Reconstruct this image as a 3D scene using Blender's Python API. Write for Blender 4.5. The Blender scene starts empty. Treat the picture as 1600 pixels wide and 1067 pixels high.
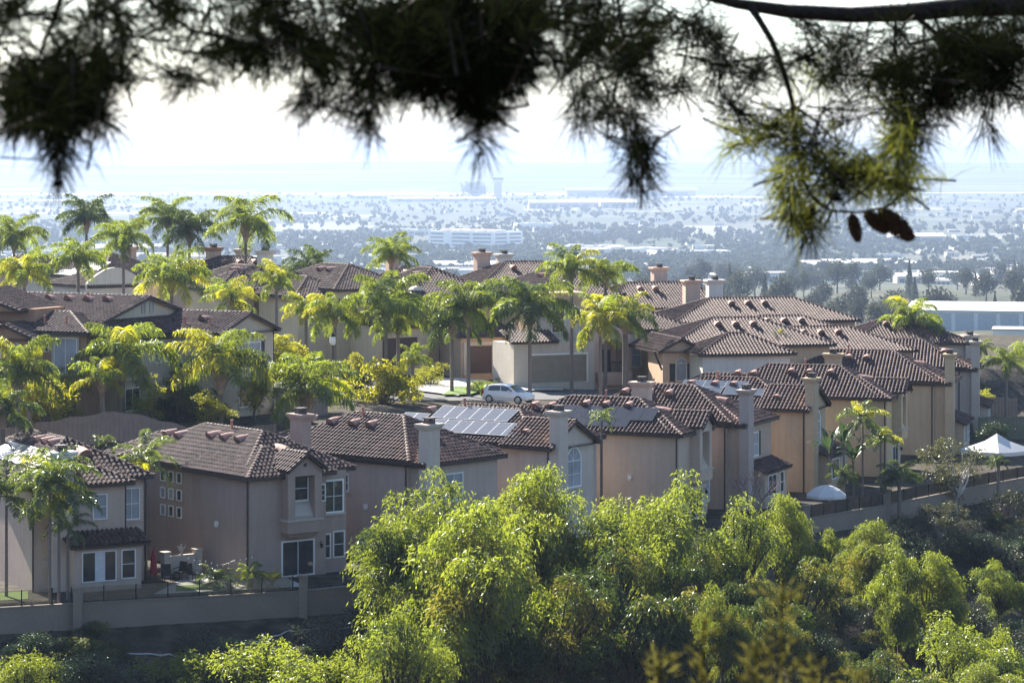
import bpy, bmesh, math, random
import numpy as np
from mathutils import Vector, Matrix, Euler

sc = bpy.context.scene
COL = sc.collection
R = math.radians
F = 1600 * 100.0 / 36.0          # focal length in photo pixels


def at(px, py, d):
    """real-world point (camera height = 0) seen at that place of the photograph, d metres away"""
    return Vector(((px - 800) * d / F, d, (250 - py) * d / F))


# ------------------------------------------------------------------ camera, light, sky
cam_d = bpy.data.cameras.new('camera')
cam = bpy.data.objects.new('camera', cam_d)
COL.objects.link(cam)
cam.location = (0, 0, 0)
cam.rotation_euler = (R(90), 0, 0)
cam_d.lens = 100
cam_d.sensor_width = 36
cam_d.shift_y = -(533.5 - 250) / 1600
cam_d.clip_start = 0.1
cam_d.clip_end = 90000
cam_d.dof.use_dof = True
cam_d.dof.focus_distance = 185
cam_d.dof.aperture_fstop = 13.0
sc.camera = cam

SUN_AZ, SUN_EL = R(-33), R(34.5)
sdir = Vector((math.sin(SUN_AZ) * math.cos(SUN_EL), math.cos(SUN_AZ) * math.cos(SUN_EL), math.sin(SUN_EL)))
sd = bpy.data.lights.new('sun', 'SUN')
sd.energy = 5.0
sd.angle = R(0.53)
sd.color = (1.0, 0.93, 0.82)
so = bpy.data.objects.new('sun', sd)
COL.objects.link(so)
so.rotation_euler = sdir.to_track_quat('Z', 'Y').to_euler()
so.location = (0, 0, 80)

w = bpy.data.worlds.new('World')
sc.world = w
w.use_nodes = True
nt = w.node_tree
bg = nt.nodes['Background']
sky = nt.nodes.new('ShaderNodeTexSky')
sky.sky_type = 'NISHITA'
sky.sun_disc = False
sky.sun_elevation = SUN_EL
sky.sun_rotation = SUN_AZ
sky.air_density = 1.0
sky.dust_density = 0.6
sky.ozone_density = 2.5
nt.links.new(sky.outputs[0], bg.inputs[0])
bg.inputs[1].default_value = 0.07

sc.view_settings.view_transform = 'Standard'
sc.view_settings.look = 'None'
sc.view_settings.exposure = 1.95
sc.view_settings.gamma = 1
sc.cycles.max_bounces = 7
sc.cycles.diffuse_bounces = 3
sc.cycles.glossy_bounces = 3
sc.cycles.transmission_bounces = 4
sc.cycles.transparent_max_bounces = 6
sc.cycles.volume_bounces = 0
sc.cycles.caustics_reflective = False
sc.cycles.caustics_refractive = False
sc.cycles.use_denoising = True
sc.cycles.sample_clamp_indirect = 6

# ------------------------------------------------------------------ materials
MATS = {}


def newmat(name):
    m = bpy.data.materials.new(name)
    m.use_nodes = True
    m.node_tree.nodes.clear()
    MATS[name] = m
    return m, m.node_tree.nodes, m.node_tree.links


def mat(name, col, rough=0.7, var=0.12, scale=1.5, fine=0.06, bump=0.0, bscale=12, spec=0.3, metal=0.0, rnd=0.0):
    """diffuse-ish surface with a large and a fine mottling in its base colour"""
    m, N, L = newmat(name)
    out = N.new('ShaderNodeOutputMaterial')
    p = N.new('ShaderNodeBsdfPrincipled')
    L.new(p.outputs[0], out.inputs[0])
    p.inputs['Roughness'].default_value = rough
    p.inputs['Metallic'].default_value = metal
    p.inputs['Specular IOR Level'].default_value = spec
    tc = N.new('ShaderNodeTexCoord')
    n1 = N.new('ShaderNodeTexNoise')
    n1.inputs['Scale'].default_value = scale
    n1.inputs['Detail'].default_value = 5
    n2 = N.new('ShaderNodeTexNoise')
    n2.inputs['Scale'].default_value = scale * 11
    n2.inputs['Detail'].default_value = 3
    L.new(tc.outputs['Object'], n1.inputs['Vector'])
    L.new(tc.outputs['Object'], n2.inputs['Vector'])
    a = N.new('ShaderNodeMath'); a.operation = 'MULTIPLY_ADD'
    L.new(n1.outputs[0], a.inputs[0]); a.inputs[1].default_value = var * 4; a.inputs[2].default_value = 1 - var * 2
    b = N.new('ShaderNodeMath'); b.operation = 'MULTIPLY_ADD'
    L.new(n2.outputs[0], b.inputs[0]); b.inputs[1].default_value = fine * 4; b.inputs[2].default_value = 1 - fine * 2
    c = N.new('ShaderNodeMath'); c.operation = 'MULTIPLY'
    L.new(a.outputs[0], c.inputs[0]); L.new(b.outputs[0], c.inputs[1])
    last = c
    if rnd:
        oi = N.new('ShaderNodeObjectInfo')
        r = N.new('ShaderNodeMath'); r.operation = 'MULTIPLY_ADD'
        L.new(oi.outputs['Random'], r.inputs[0]); r.inputs[1].default_value = rnd * 2; r.inputs[2].default_value = 1 - rnd
        c2 = N.new('ShaderNodeMath'); c2.operation = 'MULTIPLY'
        L.new(c.outputs[0], c2.inputs[0]); L.new(r.outputs[0], c2.inputs[1])
        last = c2
    mx = N.new('ShaderNodeMix'); mx.data_type = 'RGBA'; mx.blend_type = 'MULTIPLY'
    mx.inputs[0].default_value = 1
    mx.inputs[6].default_value = (*col, 1)
    L.new(last.outputs[0], mx.inputs[7])
    L.new(mx.outputs[2], p.inputs['Base Color'])
    if bump:
        n3 = N.new('ShaderNodeTexNoise'); n3.inputs['Scale'].default_value = bscale; n3.inputs['Detail'].default_value = 4
        L.new(tc.outputs['Object'], n3.inputs['Vector'])
        bp = N.new('ShaderNodeBump'); bp.inputs['Strength'].default_value = bump; bp.inputs['Distance'].default_value = 0.05
        L.new(n3.outputs[0], bp.inputs['Height']); L.new(bp.outputs[0], p.inputs['Normal'])
    return m


def leafmat(name, col, tcol, tw=0.5, gl=0.06, rnd=0.18, nscale=0.8, nvar=0.3, rough=0.38):
    m, N, L = newmat(name)
    out = N.new('ShaderNodeOutputMaterial')
    tc = N.new('ShaderNodeTexCoord')
    n1 = N.new('ShaderNodeTexNoise'); n1.inputs['Scale'].default_value = nscale; n1.inputs['Detail'].default_value = 4
    L.new(tc.outputs['Object'], n1.inputs['Vector'])
    oi = N.new('ShaderNodeObjectInfo')
    r = N.new('ShaderNodeMath'); r.operation = 'MULTIPLY_ADD'
    L.new(oi.outputs['Random'], r.inputs[0]); r.inputs[1].default_value = rnd * 2; r.inputs[2].default_value = 1 - rnd
    v = N.new('ShaderNodeMath'); v.operation = 'MULTIPLY_ADD'
    L.new(n1.outputs[0], v.inputs[0]); v.inputs[1].default_value = nvar * 2; v.inputs[2].default_value = 1 - nvar
    k = N.new('ShaderNodeMath'); k.operation = 'MULTIPLY'
    L.new(r.outputs[0], k.inputs[0]); L.new(v.outputs[0], k.inputs[1])

    def tint(c):
        mx = N.new('ShaderNodeMix'); mx.data_type = 'RGBA'; mx.blend_type = 'MULTIPLY'
        mx.inputs[0].default_value = 1; mx.inputs[6].default_value = (*c, 1)
        L.new(k.outputs[0], mx.inputs[7])
        return mx.outputs[2]
    d = N.new('ShaderNodeBsdfDiffuse'); L.new(tint(col), d.inputs[0])
    t = N.new('ShaderNodeBsdfTranslucent'); L.new(tint(tcol), t.inputs[0])
    ms = N.new('ShaderNodeMixShader'); ms.inputs[0].default_value = tw
    L.new(d.outputs[0], ms.inputs[1]); L.new(t.outputs[0], ms.inputs[2])
    g = N.new('ShaderNodeBsdfGlossy'); g.inputs['Roughness'].default_value = rough
    g.inputs[0].default_value = (0.9, 0.95, 0.85, 1)
    m2 = N.new('ShaderNodeMixShader'); m2.inputs[0].default_value = gl
    L.new(ms.outputs[0], m2.inputs[1]); L.new(g.outputs[0], m2.inputs[2])
    L.new(m2.outputs[0], out.inputs[0])
    return m


# ------------------------------------------------------------------ object helpers
def tag(o, label=None, cat=None, group=None, kind=None):
    if label: o['label'] = label
    if cat: o['category'] = cat
    if group: o['group'] = group
    if kind: o['kind'] = kind
    return o


def empty(name, loc, rz=0.0, label=None, cat=None, group=None):
    o = bpy.data.objects.new(name, None)
    COL.objects.link(o)
    o.location = loc
    o.rotation_euler = (0, 0, rz)
    return tag(o, label, cat, group)


def link(name, me, parent=None, loc=(0, 0, 0), rot=(0, 0, 0), scale=(1, 1, 1)):
    o = bpy.data.objects.new(name, me)
    COL.objects.link(o)
    o.parent = parent
    o.location = loc
    o.rotation_euler = rot
    o.scale = scale
    return o


def copy_thing(root):
    """a thing with its parts and their sub-parts"""
    c = root.copy(); COL.objects.link(c)
    for ch in root.children:
        d = ch.copy(); COL.objects.link(d); d.parent = c
        for g in ch.children:
            e = g.copy(); COL.objects.link(e); e.parent = d
    return c


class MB:
    """collects shapes and links them as ONE mesh object"""

    def __init__(s):
        s.v = []; s.f = []; s.m = []

    def add(s, verts, faces, mi=0):
        o = len(s.v)
        s.v += [tuple(p) for p in verts]
        s.f += [tuple(i + o for i in f) for f in faces]
        s.m += [mi] * len(faces)
        return s

    def box(s, x0, x1, y0, y1, z0, z1, mi=0, top=True, bottom=True):
        v = [(x0, y0, z0), (x1, y0, z0), (x1, y1, z0), (x0, y1, z0), (x0, y0, z1), (x1, y0, z1), (x1, y1, z1), (x0, y1, z1)]
        f = [(0, 1, 5, 4), (1, 2, 6, 5), (2, 3, 7, 6), (3, 0, 4, 7)]
        if top: f.append((4, 5, 6, 7))
        if bottom: f.append((3, 2, 1, 0))
        return s.add(v, f, mi)

    def frustum(s, cx, cy, z0, z1, a0, b0, a1, b1, mi=0):
        v = [(cx - a0, cy - b0, z0), (cx + a0, cy - b0, z0), (cx + a0, cy + b0, z0), (cx - a0, cy + b0, z0),
             (cx - a1, cy - b1, z1), (cx + a1, cy - b1, z1), (cx + a1, cy + b1, z1), (cx - a1, cy + b1, z1)]
        return s.add(v, [(0, 1, 5, 4), (1, 2, 6, 5), (2, 3, 7, 6), (3, 0, 4, 7), (4, 5, 6, 7), (3, 2, 1, 0)], mi)

    def tube(s, pts, rads, n=6, mi=0, cap=True):
        pts = [Vector(p) for p in pts]
        if not hasattr(rads, '__len__'): rads = [rads] * len(pts)
        V = []; Fc = []
        for i, p in enumerate(pts):
            t = (pts[min(i + 1, len(pts) - 1)] - pts[max(i - 1, 0)])
            if t.length < 1e-9: t = Vector((0, 0, 1))
            t.normalize()
            a = t.cross(Vector((0, 0, 1)) if abs(t.z) < 0.9 else Vector((1, 0, 0))).normalized()
            b = t.cross(a)
            for k in range(n):
                q = 2 * math.pi * k / n
                V.append(p + (a * math.cos(q) + b * math.sin(q)) * rads[i])
        for i in range(len(pts) - 1):
            for k in range(n):
                Fc.append((i * n + k, i * n + (k + 1) % n, (i + 1) * n + (k + 1) % n, (i + 1) * n + k))
        if cap:
            Fc.append(tuple(range(n - 1, -1, -1)))
            Fc.append(tuple((len(pts) - 1) * n + k for k in range(n)))
        return s.add(V, Fc, mi)

    def lathe(s, prof, n=16, c=(0, 0, 0), mi=0):
        V = []; Fc = []
        for r, z in prof:
            for k in range(n):
                q = 2 * math.pi * k / n
                V.append((c[0] + r * math.cos(q), c[1] + r * math.sin(q), c[2] + z))
        for i in range(len(prof) - 1):
            for k in range(n):
                Fc.append((i * n + k, i * n + (k + 1) % n, (i + 1) * n + (k + 1) % n, (i + 1) * n + k))
        return s.add(V, Fc, mi)

    def prism(s, poly, axis, t0, t1, mi=0):
        """2-D outline extruded along an axis: axis 1 -> outline in (x,z); axis 0 -> outline in (y,z); axis 2 -> (x,y)"""
        n = len(poly)

        def p3(p, t):
            return (p[0], t, p[1]) if axis == 1 else ((t, p[0], p[1]) if axis == 0 else (p[0], p[1], t))
        V = [p3(p, t0) for p in poly] + [p3(p, t1) for p in poly]
        Fc = [tuple(range(n)), tuple(range(2 * n - 1, n - 1, -1))] + [(i, i + n, (i + 1) % n + n, (i + 1) % n) for i in range(n)]
        return s.add(V, Fc, mi)

    def mesh(s, name, mats):
        me = bpy.data.meshes.new(name)
        me.from_pydata(s.v, [], s.f)
        for m in (mats if isinstance(mats, (list, tuple)) else [mats]):
            me.materials.append(m)
        if any(s.m):
            me.polygons.foreach_set('material_index', s.m)
        me.update()
        return me

    def build(s, name, mats, parent=None, smooth=False, fix=True):
        me = s.mesh(name, mats)
        if fix and len(s.f) < 3000:
            bm = bmesh.new(); bm.from_mesh(me)
            bmesh.ops.recalc_face_normals(bm, faces=bm.faces)
            bm.to_mesh(me); bm.free()
        if smooth:
            me.polygons.foreach_set('use_smooth', [True] * len(me.polygons))
        return link(name, me, parent)


def quads(name, V, mats, mi=None, smooth=False):
    """(n,4,3) array -> mesh of loose quads (leaves, leaflets)"""
    V = np.asarray(V, dtype=np.float32)
    n = len(V)
    me = bpy.data.meshes.new(name)
    me.vertices.add(n * 4)
    me.vertices.foreach_set('co', V.reshape(-1))
    me.loops.add(n * 4)
    me.loops.foreach_set('vertex_index', np.arange(n * 4, dtype=np.int32))
    me.polygons.add(n)
    me.polygons.foreach_set('loop_start', np.arange(0, n * 4, 4, dtype=np.int32))
    for m in (mats if isinstance(mats, (list, tuple)) else [mats]):
        me.materials.append(m)
    if mi is not None:
        me.polygons.foreach_set('material_index', np.asarray(mi, dtype=np.int32))
    me.update(calc_edges=True)
    me.validate()
    return me


def leaf_quads(c, d, wd, l, ww):
    """diamond leaves: centre, direction, width direction, length, width"""
    l = np.broadcast_to(np.asarray(l, float).reshape(-1, 1), (len(c), 1)); ww = np.broadcast_to(np.asarray(ww, float).reshape(-1, 1), (len(c), 1))
    return np.stack([c - d * l / 2, c + wd * ww / 2, c + d * l / 2, c - wd * ww / 2], axis=1)


def unit(a):
    return a / np.maximum(np.linalg.norm(a, axis=-1, keepdims=True), 1e-9)


def perp(rng, d):
    r = rng.normal(size=d.shape)
    return unit(np.cross(d, r))


# ------------------------------------------------------------------ terrain
EDGE = [(-160, 105), (-70, 141), (-25, 158.7), (-12.2, 163.9), (-2, 171), (13, 181), (21.2, 198.5), (27, 205.5), (40, 222.5), (70, 262), (110, 320)]
FAR_Y = [0, 300, 400, 500, 900, 1200, 2500, 3500, 10200, 10400, 12500, 14200, 15500, 17500, 24000, 60000]
FAR_Z = [-24, -24, -33, -40, -57, -63, -108, -120, -120, -118, -88, -38, -14, -14, -120, -120]


def edge_dist(x, y):
    """signed distance from the canyon wall, positive on the houses' side"""
    x = np.asarray(x, float); y = np.asarray(y, float)
    best = np.full(x.shape, 1e12); sg = np.ones(x.shape)
    for (ax, ay), (bx, by) in zip(EDGE[:-1], EDGE[1:]):
        dx, dy = bx - ax, by - ay
        L2 = dx * dx + dy * dy
        t = np.clip(((x - ax) * dx + (y - ay) * dy) / L2, 0, 1)
        ex, ey = x - ax - t * dx, y - ay - t * dy
        d2 = ex * ex + ey * ey
        side = np.sign(dx * (y - ay) - dy * (x - ax))
        upd = d2 < best
        best = np.where(upd, d2, best); sg = np.where(upd, side, sg)
    return np.sqrt(best) * sg


def ground(x, y):
    x = np.asarray(x, float); y = np.asarray(y, float)
    s = edge_dist(x, y)
    plat = -17.9 - 2.9 * np.clip((x + 25) / 50, 0, 1)
    t = np.clip((s - 25) / 6, 0, 1); t = t * t * (3 - 2 * t)
    house = -24.7 + (plat + 24.7) * t
    bumps = 0.35 * np.sin(x * 0.9 + y * 0.37) * np.sin(y * 0.71 - x * 0.2) + 0.25 * np.sin(x * 2.1 + 1.0) * np.sin(y * 1.7)
    far_side = -26.1 + 0.42 * np.minimum(s, 0) + bumps * np.clip(-s / 6, 0, 1)
    near_side = -1.75 - 0.40 * y - 0.004 * np.abs(x)
    slope = np.maximum(far_side, near_side)
    slope = np.maximum(slope, -95)
    z = np.where(s > .45, house, slope)
    q = np.maximum(y - 335, x - 0.0 * y - 54)
    far = np.interp(y, FAR_Y, FAR_Z)
    hills = np.clip((y - 10500) / 5000, 0, 1) * .32 * (28 * np.sin(x / 2100 + y / 3000) + 18 * np.sin(x / 900 + 2) + 14 * np.sin(x / 410 + y / 1700))
    roll = np.clip((y - 420) / 400, 0, 1) * np.clip((3200 - y) / 1500, 0, 1) * (2.5 * np.sin(x / 70 + y / 140) + 2 * np.sin(x / 33 - y / 90))
    far = far + hills + roll
    k = np.clip(q / 60, 0, 1); k = k * k * (3 - 2 * k)
    # the canyon floor itself keeps going at the side
    k = np.where(y < 200, 0, k)
    return z + (far - z) * k


def gz(x, y):
    return float(ground(np.array([x]), np.array([y]))[0])


def build_terrain():
    xs = np.concatenate([-np.geomspace(40000, 170, 26), np.arange(-160, -40, 2.5), np.arange(-40, 48, .8), np.arange(48.5, 161, 2.5), np.geomspace(170, 40000, 26)])
    ys = np.concatenate([[-60, -30, -12], np.arange(-4, 146, 2.2), np.arange(147, 235, .8), np.arange(236, 345, 2.2), np.geomspace(350, 30000, 70), [60000]])
    X, Y = np.meshgrid(xs, ys)
    # widen the far rows are already wide; heights from the ground function
    Z = ground(X, Y)
    nx, ny = len(xs), len(ys)
    co = np.stack([X, Y, Z], -1).reshape(-1, 3)
    idx = np.arange(nx * ny).reshape(ny, nx)
    f = np.stack([idx[:-1, :-1], idx[:-1, 1:], idx[1:, 1:], idx[1:, :-1]], -1).reshape(-1, 4)
    me = quads_idx('ground', co, f, MATS['ground'])
    me.polygons.foreach_set('use_smooth', [True] * len(me.polygons))
    o = link('ground', me)
    tag(o, 'sloping earth ground running from the canyon to the hazy plain', 'ground', kind='structure')


def quads_idx(name, co, f, m):
    me = bpy.data.meshes.new(name)
    me.vertices.add(len(co)); me.vertices.foreach_set('co', np.asarray(co, np.float32).reshape(-1))
    me.loops.add(f.size); me.loops.foreach_set('vertex_index', f.reshape(-1).astype(np.int32))
    me.polygons.add(len(f)); me.polygons.foreach_set('loop_start', np.arange(0, f.size, 4, dtype=np.int32))
    me.materials.append(m)
    me.update(calc_edges=True)
    return me
# ------------------------------------------------------------------ material set
def stucco(name, col):
    col = (col[0] * 1.03, col[1] * .98, col[2] * .92)
    m = mat(name, col, rough=0.9, var=0.10, scale=0.45, fine=0.05, bump=0.3, bscale=9, spec=0.15)
    # rain streaks: a noise stretched along the height
    N, L = m.node_tree.nodes, m.node_tree.links
    tc = N.new('ShaderNodeTexCoord'); mp = N.new('ShaderNodeMapping'); mp.inputs['Scale'].default_value = (2.2, 2.2, .16)
    n = N.new('ShaderNodeTexNoise'); n.inputs['Scale'].default_value = 1.4; n.inputs['Detail'].default_value = 5
    L.new(tc.outputs['Object'], mp.inputs[0]); L.new(mp.outputs[0], n.inputs['Vector'])
    r = N.new('ShaderNodeMapRange'); r.inputs[1].default_value = .35; r.inputs[2].default_value = .75; r.inputs[3].default_value = 1.03; r.inputs[4].default_value = .91
    L.new(n.outputs[0], r.inputs[0])
    p = next(x for x in N if x.type == 'BSDF_PRINCIPLED'); src = p.inputs['Base Color'].links[0].from_socket
    mx = N.new('ShaderNodeMix'); mx.data_type = 'RGBA'; mx.blend_type = 'MULTIPLY'; mx.inputs[0].default_value = 1
    L.new(src, mx.inputs[6]); L.new(r.outputs[0], mx.inputs[7]); L.new(mx.outputs[2], p.inputs['Base Color'])
    return m


def tile_material():
    m, N, L = newmat('clay_tile')
    out = N.new('ShaderNodeOutputMaterial'); p = N.new('ShaderNodeBsdfPrincipled')
    L.new(p.outputs[0], out.inputs[0])
    p.inputs['Roughness'].default_value = 0.68; p.inputs['Specular IOR Level'].default_value = 0.14
    tc = N.new('ShaderNodeTexCoord')
    vo = N.new('ShaderNodeTexVoronoi'); vo.inputs['Scale'].default_value = 3.1
    L.new(tc.outputs['Object'], vo.inputs['Vector'])
    bw = N.new('ShaderNodeSeparateColor'); L.new(vo.outputs['Color'], bw.inputs[0])
    n1 = N.new('ShaderNodeTexNoise'); n1.inputs['Scale'].default_value = 0.5; n1.inputs['Detail'].default_value = 5
    L.new(tc.outputs['Object'], n1.inputs['Vector'])
    cr = N.new('ShaderNodeValToRGB')
    e = cr.color_ramp.elements
    e[0].position = 0.0; e[0].color = (0.050, 0.031, 0.029, 1)
    e[1].position = 1.0; e[1].color = (0.172, 0.112, 0.097, 1)
    k = e.new(0.5); k.color = (0.094, 0.060, 0.053, 1)
    k = e.new(0.9); k.color = (0.115, 0.073, 0.065, 1)
    ad = N.new('ShaderNodeMath'); ad.operation = 'MULTIPLY_ADD'
    L.new(n1.outputs[0], ad.inputs[0]); ad.inputs[1].default_value = 0.5; ad.inputs[2].default_value = -0.25
    a2 = N.new('ShaderNodeMath'); a2.operation = 'ADD'; a2.use_clamp = True
    L.new(bw.outputs[0], a2.inputs[0]); L.new(ad.outputs[0], a2.inputs[1])
    L.new(a2.outputs[0], cr.inputs[0])
    L.new(cr.outputs[0], p.inputs['Base Color'])
    return m


TILE = tile_material()
M_GUTTER = mat('dark_gutter', (0.045, 0.032, 0.028), rough=0.5)
M_WHITE = mat('white_paint', (0.78, 0.77, 0.74), rough=0.5, var=0.03, fine=0.02)
M_CAP = mat('chimney_flue', (0.06, 0.045, 0.04), rough=0.7)
M_TERRA = mat('terracotta_vent', (0.37, 0.215, 0.175), rough=0.75, var=0.12, scale=1.2, rnd=0.15)
M_SHUT = mat('dark_shutter', (0.035, 0.045, 0.045), rough=0.6)
M_GARAGE = mat('garage_brown', (0.075, 0.045, 0.04), rough=0.5)
M_BEIGE = mat('beige_trim', (0.45, 0.40, 0.34), rough=0.85, var=0.05)
M_BLACK = mat('black_metal', (0.012, 0.012, 0.013), rough=0.45)
M_CURT = mat('curtain_cloth', (0.62, 0.64, 0.66), rough=0.9, var=0.1, scale=2.5)


def glassmat(name, col, rough=0.04, spec=0.8):
    m, N, L = newmat(name)
    out = N.new('ShaderNodeOutputMaterial'); p = N.new('ShaderNodeBsdfPrincipled')
    L.new(p.outputs[0], out.inputs[0])
    tc = N.new('ShaderNodeTexCoord')
    n1 = N.new('ShaderNodeTexNoise'); n1.inputs['Scale'].default_value = 0.7; n1.inputs['Detail'].default_value = 2
    L.new(tc.outputs['Object'], n1.inputs['Vector'])
    mx = N.new('ShaderNodeMix'); mx.data_type = 'RGBA'
    L.new(n1.outputs[0], mx.inputs[0])
    mx.inputs[6].default_value = (*[c * 0.4 for c in col], 1); mx.inputs[7].default_value = (*[c * 1.6 for c in col], 1)
    L.new(mx.outputs[2], p.inputs['Base Color'])
    p.inputs['Roughness'].default_value = rough
    p.inputs['Specular IOR Level'].default_value = spec
    bp = N.new('ShaderNodeBump'); bp.inputs['Strength'].default_value = 0.04
    L.new(n1.outputs[0], bp.inputs['Height']); L.new(bp.outputs[0], p.inputs['Normal'])
    return m


M_GLASS = glassmat('window_glass', (0.03, 0.035, 0.045))
M_BLIND = glassmat('blind_behind_glass', (0.30, 0.32, 0.36), 0.25, 0.5)


def panel_material(name, c0, c1):
    m, N, L = newmat(name)
    out = N.new('ShaderNodeOutputMaterial'); p = N.new('ShaderNodeBsdfPrincipled')
    L.new(p.outputs[0], out.inputs[0])
    tc = N.new('ShaderNodeTexCoord')
    br = N.new('ShaderNodeTexBrick'); br.offset = 0
    br.inputs['Scale'].default_value = 1.0
    br.inputs['Brick Width'].default_value = 0.16; br.inputs['Row Height'].default_value = 0.16
    br.inputs['Mortar Size'].default_value = 0.008
    br.inputs['Color1'].default_value = (*c0, 1); br.inputs['Color2'].default_value = (*[x * 1.15 for x in c0], 1); br.inputs['Mortar'].default_value = (*c1, 1)
    L.new(tc.outputs['Object'], br.inputs['Vector'])
    L.new(br.outputs[0], p.inputs['Base Color'])
    p.inputs['Roughness'].default_value = 0.22
    p.inputs['Specular IOR Level'].default_value = 0.35
    return m


M_PANEL = panel_material('solar_cells', (0.045, 0.055, 0.075), (0.17, 0.18, 0.20))
M_PANELD = panel_material('black_solar_cells', (0.012, 0.014, 0.02), (0.03, 0.03, 0.035))
M_ALU = mat('aluminium_frame', (0.55, 0.56, 0.58), rough=0.35, var=0.02, metal=0.6)

# ------------------------------------------------------------------ clay tile roof facets
ROW, PER = 0.40, 0.30


def tile_facet(mb, P, ns=6, rng=random):
    """P: 3-D corners, P[0]->P[1] along the eave; adds S-tiles clipped to the polygon"""
    P = [Vector(p) for p in P]
    e = (P[1] - P[0]).normalized()
    n = e.cross(P[2] - P[0]).normalized()
    if n.z < 0: n = -n
    s = n.cross(e).normalized()
    if s.z < 0: s = -s
    O = P[0]
    q = [((p - O).dot(e), (p - O).dot(s)) for p in P]
    area = sum(q[i][0] * q[(i + 1) % len(q)][1] - q[(i + 1) % len(q)][0] * q[i][1] for i in range(len(q)))
    if area < 0: q = q[::-1]
    a0, a1 = min(p[0] for p in q), max(p[0] for p in q)
    b0, b1 = min(p[1] for p in q), max(p[1] for p in q)
    if a1 - a0 < 0.1 or b1 - b0 < 0.1: return
    # deck under the tiles
    base = len(mb.v)
    mb.add([O + e * p[0] + s * p[1] - n * 0.03 for p in q], [tuple(range(len(q)))], 0)
    # sample columns
    if ns == 6:
        prof = [(0.0, 0.0), (0.16, 0.004), (0.28, 0.075), (0.46, 0.14), (0.68, 0.14), (0.88, 0.075)]
    else:
        prof = [(0.0, 0.0), (0.22, 0.035), (0.46, 0.13), (0.76, 0.12)]
    k0 = math.floor(a0 / PER); k1 = math.ceil(a1 / PER)
    A = []; H = []
    for k in range(k0, k1):
        for u, h in prof:
            A.append((k + u) * PER); H.append(h)
    A.append(k1 * PER); H.append(0)
    nA = len(A)
    nr = math.ceil((b1 - b0) / ROW)
    V = []; 
    for r in range(nr):
        jit = [rng.uniform(-0.009, 0.011) for _ in range(k1 - k0 + 1)]
        yo = rng.uniform(-0.012, 0.012)
        for (bb, lift) in ((b0 + r * ROW + yo, 0.026), (b0 + (r + 1) * ROW + yo, 0.0)):
            for i in range(nA):
                j = jit[i // len(prof)]
                V.append((A[i], bb, H[i] * (1.0 if lift else 0.92) + (lift + j if lift else 0.0)))
    V = np.array(V)
    nl = nr * 2
    idx = np.arange(nl * nA).reshape(nl, nA)
    f = np.stack([idx[:-1, :-1], idx[:-1, 1:], idx[1:, 1:], idx[1:, :-1]], -1).reshape(-1, 4)
    # drop quads wholly outside one side of the polygon, before clipping
    keep = np.ones(len(f), bool)
    cen = V[f][:, :, :2]
    for i in range(len(q)):
        x0, y0 = q[i]; x1, y1 = q[(i + 1) % len(q)]
        sd_ = (x1 - x0) * (cen[:, :, 1] - y0) - (y1 - y0) * (cen[:, :, 0] - x0)
        keep &= (sd_ > 0).any(axis=1)
    f = f[keep]
    if not len(f): return
    used, inv = np.unique(f.reshape(-1), return_inverse=True)
    V2 = V[used]; f2 = inv.reshape(-1, 4)
    bm = bmesh.new()
    vs = [bm.verts.new(v) for v in V2.tolist()]
    for qd in f2.tolist():
        bm.faces.new((vs[qd[0]], vs[qd[1]], vs[qd[2]], vs[qd[3]]))
    for i in range(len(q)):
        x0, y0 = q[i]; x1, y1 = q[(i + 1) % len(q)]
        if i == 0 or True:
            ln = math.hypot(x1 - x0, y1 - y0)
            if ln < 1e-4: continue
            if abs(y1 - y0) < 1e-6 and abs(y0 - b0) < 1e-6: continue      # the eave edge needs no cut
            bmesh.ops.bisect_plane(bm, geom=bm.verts[:] + bm.edges[:] + bm.faces[:], plane_co=(x0, y0, 0),
                                   plane_no=((y1 - y0) / ln, -(x1 - x0) / ln, 0), clear_outer=True)
    bm.verts.index_update()
    VV = [O + e * v.co.x + s * v.co.y + n * v.co.z for v in bm.verts]
    FF = [tuple(v.index for v in fc.verts) for fc in bm.faces]
    bm.free()
    mb.add(VV, FF, 0)


def cap_line(mb, p, q, r=0.15, up=0.09):
    """overlapping half-round ridge tiles from the low end p to the high end q"""
    p = Vector(p); q = Vector(q)
    if q.z < p.z: p, q = q, p
    L = (q - p).length
    if L < 0.2: return
    t = (q - p) / L
    a = t.cross(Vector((0, 0, 1))).normalized(); b = a.cross(t).normalized()
    if b.z < 0: b = -b
    n = max(1, round(L / 0.40)); st = L / n
    for i in range(n):
        c0 = p + t * (i * st - 0.02) + b * (up - 0.05); c1 = p + t * ((i + 1) * st + 0.03) + b * (up - 0.085)
        V = []
        for c, rr in ((c0, r), (c1, r * 0.8)):
            for k in range(6):
                w_ = math.pi * k / 5
                V.append(c + a * math.cos(w_) * rr + b * math.sin(w_) * rr * 0.85)
        mb.add(V, [(k, k + 1, k + 7, k + 6) for k in range(5)] + [(0, 1, 2, 3, 4, 5)], 0)


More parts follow.
